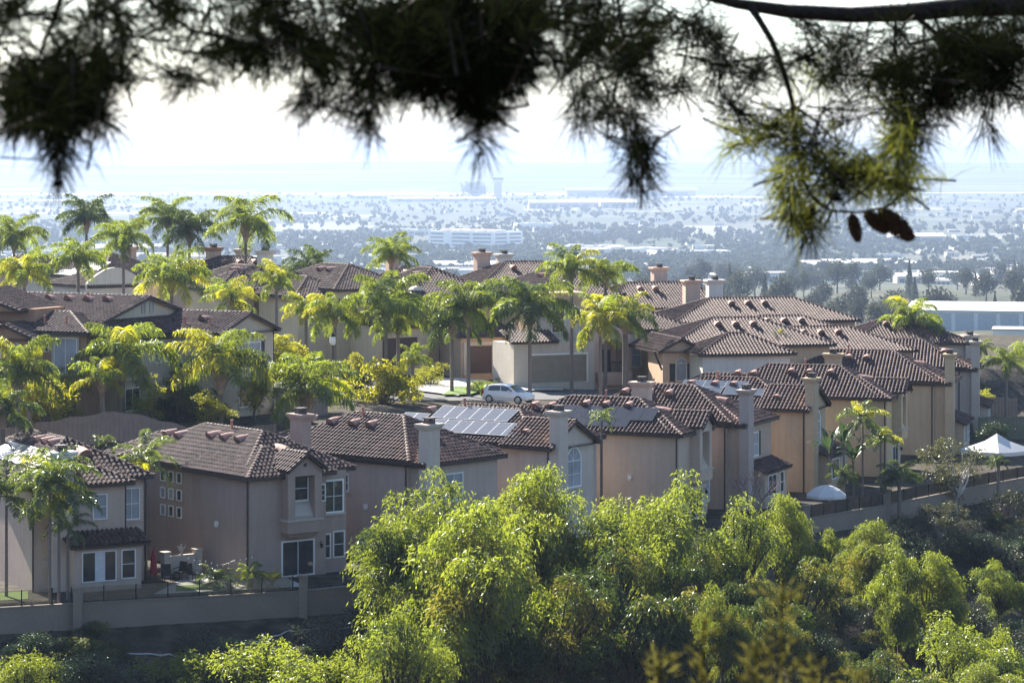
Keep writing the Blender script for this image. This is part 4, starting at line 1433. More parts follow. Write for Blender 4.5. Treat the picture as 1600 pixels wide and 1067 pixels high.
kind('yellow', 19, (2.2, 2.0, 1.9), 40, L_YEL, cr=(.5, .85), ll=.22, lw=.09, droop=.2, ns=56, nl=7, bark=BARK, rad=.10)
kind('yolive', 20, (2.2, 2.0, 2.0), 44, L_YOL, cr=(.4, .8), ll=.2, lw=.06, droop=.3, ns=40, nl=7, bark=BARK, rad=.10)
kind('toyon', 21, (1.8, 1.6, 1.1), 30, L_TOY, cr=(.4, .8), ll=.17, lw=.08, droop=.1, ns=70, nl=6)
kind('hedge', 22, (1.2, 1.1, 1.0), 26, L_DARK, cr=(.4, .6), ll=.12, lw=.06, droop=.1, ns=120, nl=5, rad=.05)


def tree(label, px, py_top, d, rx, rz, k, name='tree', cat='tree', group=None, stem=None, seed=0, zoff=0.0, on=None):
    """crown half-width rx and half-height rz in photo pixels, top of the crown at (px, py_top)"""
    me, lm, R3, tm = KINDS[k]
    rng = random.Random(seed + int(px * 3 + py_top))
    mpp = d / F
    if k.startswith('pepper'):
        rz *= 1.12; rx *= 1.2
    if k in ('sage', 'sage2', 'shrub1', 'shrubd', 'toyon', 'olive') and on is None:
        base_py = py_top + rz * (1.8 if k != 'olive' else 2.1)
        d = min((d + q * .5 for q in range(-60, 61)), key=lambda v: abs(gz((px - 800) * v / F, v) - (250 - base_py) * v / F) + abs(v - d) * .004)
        mpp = d / F
    if k.startswith('pepper'): rz *= 1.12; rx *= 1.2
    t = at(px, py_top, d)
    sx = rx * mpp / (R3[0] * 1.12); sz = rz * mpp / (R3[2] + .3)
    cz = t.z - rz * mpp
    g = (gz(t.x, t.y) if on is None else on) - .15
    root = empty(name, (t.x, t.y, g), rng.uniform(0, 6.28), label, cat, group)
    zc = cz - g
    link('crown', me, root, (0, 0, zc), (0, 0, 0), (sx, sx, sz))
    zl = zc - R3[2] * .9 * sz
    if zl < .2:
        # low crown: the limbs rise straight from the ground
        link('limbs', lm, root, (0, 0, zc), (0, 0, 0), (sx, sx, max(sz, zc / (R3[2] * .9))))
    else:
        link('limbs', lm, root, (0, 0, zc), (0, 0, 0), (sx, sx, sz))
        link('trunk', tm, root, (0, 0, 0), (0, 0, 0), (max(.7, sx), max(.7, sx), zl))
    return root


# ------------------------------------------------------------------ palms
def plant_palms():
    P = [
        # label, px, py, d, r, kind, mix
        ('palm with drooping dark fronds cut by the left edge of the photo, on the skyline', 22, 372, 288, 48, 'green', None, 16),
        ('second tall palm on the left skyline with a flower stalk above its crown', 135, 342, 292, 46, 'dark', ('green', .3), 17),
        ('slim palm in front of the pale rounded parapet', 193, 376, 262, 46, 'green', None, 17),
        ('left palm of the tall skyline pair above the solar roof', 262, 340, 280, 44, 'green', None, 16),
        ('right palm of the tall skyline pair above the solar roof', 296, 362, 276, 48, 'dark', ('green', .5), 17),
        ('tallest palm of the left group with wide arching fronds against the haze', 384, 348, 266, 62, 'green', None, 13),
        ('bushy yellow palm behind the long vented roof at the left edge', 38, 428, 236, 46, 'yellow', ('green', .55), 18),
        ('green palm drooping over the roofs right of the bushy yellow palm', 122, 405, 246, 42, 'green', None, 16),
        ('broad fluffy palm behind the ridge of the cream gabled house', 268, 436, 236, 54, 'green', ('yellow', .2), 22),
        ('yellowish palm tucked behind the gable below the tallest left palm', 362, 470, 228, 42, 'yellow', ('green', .5), 15),
        ('slim palm before the yellow cream wall with a bare trunk down to the street', 432, 440, 238, 36, 'green', ('yellow', .2), 16),
        ('dark round palm on the roofs left of the tall centre palm', 486, 420, 272, 42, 'dark', None, 20),
        ('tall centre palm with a narrow upright crown against the far town', 612, 398, 276, 40, 'green', ('yellow', .15), 17),
        ('green palm on a thick ringed trunk in front of the brown house', 190, 552, 193, 72, 'green', ('yellow', .25), 16),
        ('short trunked companion palm left of the thick ringed trunk', 160, 590, 191, 44, 'yellow', ('green', .5), 12),
        ('spreading yellow green palm before the cream gables', 345, 568, 194, 74, 'yellow', ('green', .6), 18),
        ('yellow palm with hanging fronds at the left edge above the solar house', 28, 580, 184, 66, 'green', ('yellow', .45), 17),
        ('golden fronded palm low at the left edge beside the board fence', 45, 618, 187, 42, 'yellow', None, 13),
        ('dark palm leaning into the left edge below the golden palm', 4, 640, 173, 52, 'dark', None, 13),
        ('low arching palm with a short shaggy trunk behind the mauve roof', 480, 606, 196, 70, 'green', ('yellow', .15), 17),
        ('golden palm beside the street left of the lamp', 425, 552, 222, 42, 'yellow', None, 15),
        ('tall yellow palm hanging long fronds left of the street lamp', 478, 486, 232, 36, 'yellow', ('green', .4), 16),
        ('green palm standing right behind the street lamp', 523, 490, 222, 46, 'green', ('yellow', .25), 17),
        ('big centre palm with silvery hanging fronds on a straight trunk', 603, 478, 224, 64, 'green', ('dark', .3), 20),
        ('slender palm sharing the kerb with the big centre palm', 622, 508, 226, 42, 'green', ('yellow', .3), 14),
        ('small bright palm on the driveway corner', 645, 562, 228, 30, 'yellow', ('green', .5), 14),
        ('silvery palm in front of the brown garage', 732, 482, 230, 58, 'green', ('dark', .35), 19),
        ('darker palm just left of the silvery garage palm', 706, 506, 232, 48, 'dark', ('green', .4), 14),
        ('big dark green palm between the garage house and the parked car', 828, 482, 228, 66, 'dark', ('green', .5), 21),
        ('tall palm with a yellow crown rising above the roofs over the car', 893, 420, 240, 46, 'green', ('yellow', .4), 15),
        ('tall thin palm with windswept fronds right of the yellow crowned palm', 946, 430, 242, 42, 'green', ('yellow', .3), 13),
        ('left palm of the bushy pair in front of the pink house', 938, 500, 232, 52, 'yellow', ('green', .6), 17),
        ('right palm of the bushy pair in front of the pink house on a thick trunk', 977, 498, 236, 46, 'green', ('yellow', .3), 17),
        ('feathery palm rising behind the roofs at the right end of the row', 1420, 506, 268, 50, 'green', ('yellow', .35), 17),
        ('lone palm on a bare trunk by the green fence at the far right', 1572, 566, 262, 34, 'green', None, 15),
        ('palm cut by the right edge of the photo behind the lone palm', 1604, 548, 300, 26, 'green', None, 12),
        ('small palm crown peeking between the pale end chimneys', 1530, 545, 285, 22, 'dark', ('green', .5), 12),
    ]
    for i, (lb, px, py, d, r, kd, mx, nf) in enumerate(P):
        thick = lb.startswith(('right palm of the bushy', 'green palm on a thick'))
        palm(lb, px, py, d, r, kd, nf, seed=i, mix=mx, tr=.27 if thick else (.2 if d < 200 else .17), boots='bare trunk by' not in lb)
    K = [
        ('tallest king palm of the clump before the silvery solar house', 78, 752, 158.6, 60, 14),
        ('middle king palm of the clump before the silvery solar house', 92, 792, 159.2, 52, 12),
        ('shortest king palm of the clump before the silvery solar house', 106, 826, 160.2, 34, 9),
        ('king palm leaning out of the left edge beside the lit wall', 10, 775, 161, 56, 11),
        ('slim palm with a bright crown before the straw coloured house', 1348, 655, 206, 34, 11),
        ('lower slim palm with a dull crown before the straw coloured house', 1376, 688, 206.5, 28, 10),
        ('young palm with pale fronds between the two left houses', 228, 722, 172, 48, 8),
        ('little upright palm behind the left hand hip roof', 160, 694, 178, 22, 7),
        ('thin palm topping out at the pale grey house with the arched window', 940, 652, 189, 20, 8),
        ('small palm tuft between the right hand tiled roofs', 1215, 530, 244, 16, 9),
    ]
    for i, (lb, px, py, d, r, nf) in enumerate(K):
        y = lb.startswith('young') or 'bright' in lb
        palm(lb, px, py, d, r * 1.08, 'king', round(nf * 1.35), seed=80 + i, mix=('yellow', .5) if y else ('yellow', .08), tr=.10 if d < 200 else .085, boots=False)
    # low fan of a sago in the garden
    for lb, px, py, d, r, nf in (('dark sago palm beside the straw house terrace', 1405, 745, 205, 32, 16), ('dark sago palm under the white canopy corner', 1560, 722, 216, 18, 14),
                                 ('low dark palm on the terrace left of the sago', 1318, 745, 205, 26, 12),
                                 ('low palm in the patio bed left of the yellow plant', 338, 908, 164, 34, 14), ('pale ferny palm in the patio bed beside the yellow plant', 392, 900, 164.5, 26, 14)):
        palm(lb, px, py, d, r, 'dark' if px > 1000 else ('green' if px > 360 else 'king'), nf, seed=px, tr=.16, boots=False, name='garden_palm', cat='palm')


# ------------------------------------------------------------------ banana style broad leaves
def broad_leaf_plant(label, px, py_base, d, h, n, m, seed, spread=.5, name='banana_plant', cat='plant', base=None, lw=.32, trunk=0.0):
    rng = random.Random(seed)
    b = at(px, py_base, d)
    z = gz(b.x, b.y) if base is None else base
    root = empty(name, (b.x, b.y, z), 0, label, cat)
    if trunk:
        t = MB(); t.tube([(0, 0, -.1), (.03, 0, trunk * .5), (0, 0, trunk)], [.12, .10, .08], 7); t.build('trunk', PTRUNK, root)
    for k in range(n):
        mb = MB()
        q = k * 2.4 + rng.uniform(-.4, .4); e = rng.uniform(.35, 1.0) * spread
        L = h * rng.uniform(.75, 1.1)
        th = math.pi / 2 - e * .5; x = z_ = 0
        V = []; N = 8
        for i in range(N + 1):
            t = i / N
            w_ = lw * math.sin(math.pi * min(.97, max(.0, (t - .22) / .80))) if t > .22 else .025
            V += [(x, -w_, z_ + w_ * .25), (x, 0, z_), (x, w_, z_ + w_ * .25)]
            x += math.cos(th) * L / N; z_ += math.sin(th) * L / N
            th -= e * .32 * (0.4 + t)
        f = []
        for i in range(N):
            for j in range(2): f.append((i * 3 + j, i * 3 + j + 1, i * 3 + j + 4, i * 3 + j + 3))
        mb.add(V, f)
        me = mb.mesh('leaf', m)
        link('leaf', me, root, (0, 0, trunk), (0, 0, q))
    return root


def plant_garden():
    LY = leafmat('yellow_banana_leaf', (.20, .19, .03), (.75, .62, .04), tw=.55, gl=.05, nvar=.2)
    broad_leaf_plant('glowing yellow broad leaved plant in the patio bed', 425, 912, 164.6, 1.25, 9, LY, 3, .85, base=-24.7)
    LD = leafmat('banana_leaf', (.022, .042, .022), (.05, .09, .025), tw=.35, gl=.06)
    for i, (px, lb) in enumerate(((1296, 'left banana plant with torn dark leaves under the arched window'), (1318, 'tallest banana plant under the arched window'), (1333, 'right banana plant beside the slim palm with the bright crown'))):
        broad_leaf_plant(lb, px, 790, 205.5, 2.3, 9, LD, 40 + i, 1.15, base=-24.7, lw=.22, trunk=(3.3, 3.9, 2.6)[i])
    LG = leafmat('cypress_leaf', (.10, .14, .03), (.42, .48, .04), tw=.55)
    broad_leaf_plant('upright bright green leaf spire between the solar roofs', 836, 690, 192, 3.2, 5, LG, 50, .22, base=-20.6, name='leaf_spire')
    LO = leafmat('paradise_leaf', (.05, .08, .03), (.16, .22, .03), tw=.45)
    broad_leaf_plant('clump of bird of paradise with orange flowers by the driveway', 752, 612, 231, 1.5, 16, LO, 51, .9, name='flower_clump', lw=.14)
    broad_leaf_plant('clump of bird of paradise with orange blooms under the king palms', 62, 930, 158.6, 1.3, 12, LO, 52, .9, name='flower_clump', lw=.12)
    T = [
        ('golden leaved tree by the street in the middle', 655, 600, 222, 62, 45, 'yellow', 'tree'),
        ]
    tree('golden leaved street tree glowing beside the big centre palm', 596, 545, 220, 62, 56, 'yellow', name='golden_tree')
    tree('small golden tree crown right of the street lamp', 556, 545, 236, 22, 20, 'yellow', name='golden_tree')
    tree('yellow green tree in front of the cream gables, left of the spreading palm', 275, 516, 203, 46, 66, 'yolive', name='garden_tree')
    tree('airy olive yellow tree before the brown house beside the thick trunk', 112, 556, 193, 54, 62, 'yolive', name='garden_tree')
    tree('airy olive tree between the ringed palm and the board fence', 235, 580, 193, 38, 46, 'yolive', name='garden_tree')
    tree('green tree behind the board fence below the cream gables', 292, 575, 197, 50, 52, 'pepperd', name='garden_tree')
    tree('yellow topped tree right of the cream gable windows', 318, 505, 205, 36, 46, 'yolive', name='garden_tree')
    tree('olive bush on the garage house drive behind the golden tree', 672, 560, 238, 34, 30, 'yolive', name='garden_bush', cat='bush')
    tree('clipped dark hedge beside the brown garage', 675, 570, 246, 15, 22, 'hedge', name='hedge', cat='hedge')
    tree('low dark hedge under the cream wall in the middle', 700, 585, 246, 22, 12, 'hedge', name='hedge', cat='hedge')
    tree('dark shrub at the street corner below the lamp', 545, 622, 216, 26, 18, 'hedge', name='hedge', cat='hedge')
    tree('dark shrub by the fence end left of the low arching palm', 428, 620, 206, 24, 22, 'hedge', name='hedge', cat='hedge')
    tree('dark bush behind the board fence in the middle', 265, 610, 200, 34, 26, 'shrubd', name='hedge', cat='hedge')
    tree('dark hedge by the cream garage left of the car', 785, 585, 244, 22, 14, 'hedge', name='hedge', cat='hedge')
    tree('sunlit green shrub in front of the grey garage wall', 752, 590, 233, 26, 14, 'shrub1', name='hedge', cat='hedge')
    tree('yellowish bush by the board fence at the far right', 1540, 605, 275, 26, 20, 'yolive', name='garden_bush', cat='bush')
    tree('dark green bush below the lone palm at the right', 1552, 655, 245, 34, 22, 'shrubd', name='garden_bush', cat='bush')
    tree('dark climber on the blush house wall', 1512, 650, 247, 14, 28, 'shrubd', name='garden_bush', cat='bush')
    for lb, px, pt, d, rx, rz, k in (
        ('round golden bush at the left end of the board fence', 70, 580, 189, 52, 46, 'yellow'),
        ('bright yellow green bush under the spreading palm', 322, 606, 193.5, 40, 32, 'yolive'),
        ('golden bush between the spreading palm and the low arching palm', 398, 572, 200, 36, 38, 'yellow'),
        ('green bush on the street side of the cream gables', 418, 535, 214, 42, 40, 'shrub1'),
        ('tall golden shrub under the yellow palms left of the lamp', 455, 520, 226, 44, 48, 'yellow'),
        ('green shrub behind the low arching palm', 505, 590, 212, 34, 30, 'shrub1'),
        ('yellow green tree right of the big centre palm trunk', 640, 585, 224, 28, 28, 'yolive'),
        ('green bush against the cream wall behind the lamp', 560, 575, 240, 40, 20, 'shrubd'),
        ('leafy bush at the left edge below the brown house', 20, 560, 190, 46, 50, 'yolive')):
        tree(lb, px, pt, d, rx, rz, k, name='garden_bush', cat='bush')
    tree('grey green tree with pale forked stems on the canyon wall', 1495, 680, 204, 54, 56, 'olive', name='olive_tree')
    # small dark conifer by the fence
    c = at(212, 585, 200); z = gz(c.x, c.y)
    root = empty('conifer', (c.x, c.y, z), 0, 'small dark pointed conifer between the palms at the board fence', 'conifer')
    rng = np.random.default_rng(8); n = 2600
    t = rng.uniform(.05, 1, n) ** .8; hh = c.z - z
    q = np.round(rng.uniform(0, 9, n)) * 2.4 + rng.normal(scale=.12, size=n) + np.floor(t * 11) * 1.1
    r = (1 - t) * 1.0 * rng.uniform(.1, 1, n) + .04
    cc = np.stack([np.cos(q) * r, np.sin(q) * r, t * hh - r * .15], -1)
    dd = unit(np.stack([np.cos(q), np.sin(q), -.1 * np.ones(n)], -1) + rng.normal(scale=.3, size=(n, 3)))
    link('crown', quads('crown', leaf_quads(cc, dd, perp(rng, dd), .3, .09), L_DARK), root)
    t_ = MB(); t_.tube([(0, 0, -.1), (0, 0, hh * .9)], [.12, .02], 6); t_.build('trunk', BARKD, root)


# ------------------------------------------------------------------ canyon vegetation
def plant_canyon():
    T = [
        # label, px, top, d, rx, rz, kind
        ('tall bright pepper tree at the left of the wood, in front of the mauve house', 668, 722, 160, 100, 118, 'pepper1'),
        ('pepper tree with a round top before the pale grey house', 845, 728, 166, 92, 105, 'pepper2'),
        ('big deep green pepper tree in the centre of the wood', 748, 782, 153, 112, 120, 'pepper2'),
        ('pepper tree whose limbs show between the centre and the right crowns', 935, 775, 164, 88, 100, 'pepper3'),
        ('bright topped pepper tree before the sand house', 1035, 720, 170, 90, 110, 'pepper1'),
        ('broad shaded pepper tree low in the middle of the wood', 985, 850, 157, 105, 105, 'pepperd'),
        ('olive tinged pepper tree below the bare tree', 1140, 775, 172, 72, 90, 'pepper3'),
        ('right hand pepper tree reaching to the parasol wall', 1222, 772, 178, 48, 66, 'pepper2'),
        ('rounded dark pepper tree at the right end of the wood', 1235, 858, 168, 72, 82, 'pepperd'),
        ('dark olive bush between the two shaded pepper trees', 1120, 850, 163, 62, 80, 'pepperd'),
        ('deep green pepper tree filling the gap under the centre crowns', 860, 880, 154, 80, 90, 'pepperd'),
        ('slim green sapling crown in the shade at the lower middle', 1128, 910, 150, 40, 62, 'pepper3'),
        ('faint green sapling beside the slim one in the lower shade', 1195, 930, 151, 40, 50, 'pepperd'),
        ('sunlit yellow green bush low at left centre', 440, 985, 140, 118, 80, 'shrub1'),
        ('pale green bush climbing towards the big centre pepper tree', 625, 930, 145, 78, 95, 'pepper3'),
        ('low sunlit bush right of the yellow green one', 545, 1010, 138, 70, 62, 'shrub1'),
        ('low bush with tan seed heads behind the yellow green bush', 505, 955, 146, 60, 40, 'sage'),
        ('dark bush at the lower left under the canyon wall', 150, 1008, 146, 68, 52, 'shrubd'),
        ('pale green bush in the lower left corner', 42, 1004, 140, 64, 56, 'shrub1'),
        ('small green bush on the bottom edge left of the yellow green bush', 280, 1010, 138, 72, 46, 'shrub1'),
        ('rusty leaved toyon bush at the bottom edge', 735, 1018, 138, 66, 44, 'toyon'),
        ('second rusty toyon bush beside the pale green bush', 660, 1030, 137, 48, 36, 'toyon'),
        ('small bright pepper bush under the parasol wall', 1288, 826, 178, 28, 32, 'pepper3'),
        ('round bright green pepper bush under the canyon wall', 1365, 812, 180, 52, 52, 'pepper2'),
        ('left half of the lit twin pepper trees on the right slope', 1405, 850, 166, 46, 66, 'pepper3'),
        ('right half of the lit twin pepper trees on the right slope', 1458, 862, 166, 50, 66, 'pepper2'),
        ('lit pepper bush alone on the right hand slope', 1562, 872, 172, 36, 38, 'pepper3'),
        ('large bright pepper tree in the lower right corner', 1500, 948, 150, 82, 84, 'pepper1'),
        ('bright crown joined to the large one at the right edge', 1572, 975, 152, 50, 70, 'pepper3'),
        ('green pepper crown on the bottom edge left of the large bright tree', 1395, 1012, 147, 66, 60, 'pepperd'),
        ('small lit pepper crown on the bottom edge at the right', 1530, 1035, 144, 52, 40, 'pepper2'),
        ('leafy green shrub at the foot of the grey green tree', 1470, 780, 197, 38, 34, 'olive'),
        ('tall dry brush under the canyon wall right of the bright bush', 1402, 800, 188, 20, 24, 'sage'),
        ('grey scrub crest below the white canopy', 1568, 760, 196, 50, 36, 'sage'),
        ('yellowish toyon in the shade right of the dark pepper tree', 1310, 880, 170, 26, 26, 'toyon'),
        ('tan brush clump left of the lit twin trees', 1345, 890, 169, 26, 34, 'sage2'),
        ('grey brush between the twin trees and the large bright tree', 1400, 968, 158, 36, 36, 'sage2'),
        ('grey brush right of the lit twin trees', 1545, 925, 166, 40, 34, 'sage2'),
        ('grey tuft on the bare slope under the left wall', 62, 985, 151, 24, 28, 'sage'),
    ]
    for i, (lb, px, pt, d, rx, rz, k) in enumerate(T):
        pep = k.startswith('pepper')
        tree(lb, px, pt, d, rx, rz, k, name='pepper_tree' if pep else 'canyon_shrub', cat='tree' if pep else 'shrub', seed=i)
    # the shaded slope is covered with dull scrub
    rng = random.Random(77)
    done = 0
    tries = 0
    while done < 250 and tries < 9000:
        tries += 1
        x = rng.uniform(-32, 42); y = rng.uniform(126, 215)
        s = float(edge_dist(np.array([x]), np.array([y]))[0])
        if s > -1.6 or s < -48: continue
        z = gz(x, y)
        px = 800 + x * F / y; py = 250 - z * F / y
        if px < -30 or px > 1640 or py > 1180: continue
        if px < 560 and py < 1010 and rng.random() < .93: continue
        k = rng.choice(['sage', 'sage2', 'shrubd', 'shrubd', 'sage', 'pepperd'])
        r = rng.uniform(24, 48); h = r * rng.uniform(.6, .9)
        tree('low dull scrub bush on the shaded canyon slope', px, py - h * 1.35, y, r, h, k, name='scrub_bush', cat='shrub', group='scrub on the canyon slope', seed=tries)
        done += 1
    # bare tree
    b = at(1180, 800, 190); z = gz(b.x, b.y)
    root = empty('bare_tree', (b.x, b.y, z), 0, 'leafless tree of fine greyish twigs between the clay and sand houses', 'tree')
    mb = MB(); r2 = random.Random(9)

    def grow(p, d, L, r, lev):
        q = p + d * L
        mid = p.lerp(q, .5) + Vector((r2.uniform(-.08, .08), r2.uniform(-.08, .08), 0)) * L
        mb.tube([p, mid, q], [r, r * .8, r * .6], 5 if lev < 3 else 3, cap=False)
        if lev >= 6: return
        for k in range(3 if lev < 4 else 2):
            nd = (d + Vector((r2.uniform(-.75, .75), r2.uniform(-.75, .75), r2.uniform(-.05, .45)))).normalized()
            grow(q, nd, L * r2.uniform(.62, .82), r * .62, lev + 1)
    top = at(1180, 715, 190).z - z
    grow(Vector((0, 0, -.2)), Vector((0, 0, 1)), top * .28, .13, 0)
    mb.build('branches', TWIG, root, fix=False)
# ------------------------------------------------------------------ canyon wall with glass, fences
M_WALL = mat('block_wall', (0.24, 0.20, 0.16), rough=.95, var=.12, scale=.6, bump=.25)
M_WALLC = mat('wall_coping', (0.22, 0.185, 0.15), rough=.95)
M_FENCE = mat('fence_boards', (0.23, 0.185, 0.155), rough=.9, var=.12, scale=2)
M_FENCEG = mat('green_fence_boards', (0.17, 0.165, 0.12), rough=.9, var=.12, scale=2)


def clear_glass():
    m, N, L = newmat('clear_glass')
    out = N.new('ShaderNodeOutputMaterial')
    t = N.new('ShaderNodeBsdfTransparent'); t.inputs[0].default_value = (.80, .80, .76, 1)
    g = N.new('ShaderNodeBsdfGlossy'); g.inputs['Roughness'].default_value = .03
    d = N.new('ShaderNodeBsdfDiffuse'); d.inputs[0].default_value = (.35, .32, .28, 1)
    ms0 = N.new('ShaderNodeMixShader'); ms0.inputs[0].default_value = .16
    L.new(t.outputs[0], ms0.inputs[1]); L.new(d.outputs[0], ms0.inputs[2])
    lw = N.new('ShaderNodeFresnel'); lw.inputs[0].default_value = 1.45
    ms = N.new('ShaderNodeMixShader'); L.new(lw.outputs[0], ms.inputs[0])
    L.new(ms0.outputs[0], ms.inputs[1]); L.new(g.outputs[0], ms.inputs[2])
    L.new(ms.outputs[0], out.inputs[0])
    return m


M_CLEAR = clear_glass()


def wall_run(label, pts, zt, pil, name='garden_wall'):
    """retaining wall with pillars; zt = wall top heights at the points"""
    root = empty(name, (*pts[0], 0), 0, label, 'wall')
    o = Vector((*pts[0], 0))
    mb = MB(); cp = MB()
    for (a, b, za, zb) in zip(pts[:-1], pts[1:], zt[:-1], zt[1:]):
        a_, b_ = Vector((*a, 0)) - o, Vector((*b, 0)) - o
        t = (b_ - a_).normalized(); n = Vector((t.y, -t.x, 0)) * .10
        for m, hw, z0, z1 in ((mb, 1.0, None, 0), (cp, 1.45, 0.0, .09)):
            A = [a_ - n * hw, b_ - n * hw, b_ + n * hw, a_ + n * hw]
            zz = [za, zb, zb, za]
            lo = [Vector((p.x, p.y, (z + z0) if z0 is not None else -29)) for p, z in zip(A, zz)]
            hi = [Vector((p.x, p.y, z + z1)) for p, z in zip(A, zz)]
            m.add(lo + hi, [(0, 1, 5, 4), (1, 2, 6, 5), (2, 3, 7, 6), (3, 0, 4, 7), (4, 5, 6, 7), (3, 2, 1, 0)])
    mb.build('wall_body', M_WALL, root); cp.build('coping', M_WALLC, root)
    for x, y, z in pil:
        p = MB(); p.box(x - o.x - .24, x - o.x + .24, y - o.y - .26, y - o.y + .26, -29, z); p.box(x - o.x - .3, x - o.x + .3, y - o.y - .32, y - o.y + .32, z, z + .1)
        p.build('pillar', M_WALL, root)
    return root


def glass_fence(label, a, b, za, zb, n, h=.85):
    a = Vector((*a, za)); b = Vector((*b, zb))
    root = empty('glass_fence', a, 0, label, 'fence')
    d = b - a; t = Vector((d.x, d.y, 0)).normalized(); nn = Vector((t.y, -t.x, 0))
    for i in range(n + 1):
        p = d * (i / n)
        mb = MB(); mb.box(p.x - .035, p.x + .035, p.y - .035, p.y + .035, p.z, p.z + h + .04); mb.build('post', M_BLACK, root)
        if i < n:
            q = d * ((i + 1) / n)
            v = [p + t * .05 + Vector((0, 0, .06)), q - t * .05 + Vector((0, 0, .06)), q - t * .05 + Vector((0, 0, h)), p + t * .05 + Vector((0, 0, h))]
            g = MB(); g.add([x - nn * .006 for x in v] + [x + nn * .006 for x in v], [(0, 1, 2, 3), (7, 6, 5, 4), (0, 4, 5, 1), (1, 5, 6, 2), (2, 6, 7, 3), (3, 7, 4, 0)])
            g.build('glass_panel', M_CLEAR, root)
            r = MB(); r.tube([p + Vector((0, 0, .04)), q + Vector((0, 0, .04))], .02, 4); r.build('rail', M_BLACK, root)


def px_xy(px, d):
    return ((px - 800) * d / F, d)


def board_fence(label, pts, h, m, wav=0.12, drop=.3):
    """pts: (x, y) ground points"""
    o = Vector((*pts[0], 0))
    root = empty('board_fence', o, 0, label, 'fence')
    bd = MB(); ps = MB(); rl = MB()
    rnd = random.Random(3)
    for (a, b) in zip(pts[:-1], pts[1:]):
        a_, b_ = Vector((*a, 0)), Vector((*b, 0)); L = (b_ - a_).length; t = (b_ - a_) / L; n = Vector((t.y, -t.x, 0))
        k = int(L / .16)
        for i in range(k):
            c = a_ + t * (i + .5) * L / k
            z = gz(c.x, c.y)
            zt = z + h + wav * math.sin(i * .16 / 2.4 * math.pi) ** 2
            c = c - o; off = n * (.012 if i % 2 else -.012)
            w_ = t * .077
            V = [c - w_ + off, c + w_ + off]
            v = [V[0] + n * .01, V[1] + n * .01, V[1] - n * .01, V[0] - n * .01]
            bd.add([Vector((p.x, p.y, z - drop)) for p in v] + [Vector((p.x, p.y, zt + rnd.uniform(-.01, .01))) for p in v], [(0, 1, 5, 4), (1, 2, 6, 5), (2, 3, 7, 6), (3, 0, 4, 7), (4, 5, 6, 7)])
        for i in range(int(L / 2.4) + 1):
            c = a_ + t * min(L, i * 2.4); z = gz(c.x, c.y); c = c - o
            ps.box(c.x - .06, c.x + .06, c.y - .06 + .09, c.y + .06 + .09, z - .3, z + h + .05)
    bd.build('boards', m, root, fix=False); ps.build('posts', m, root)
    return root


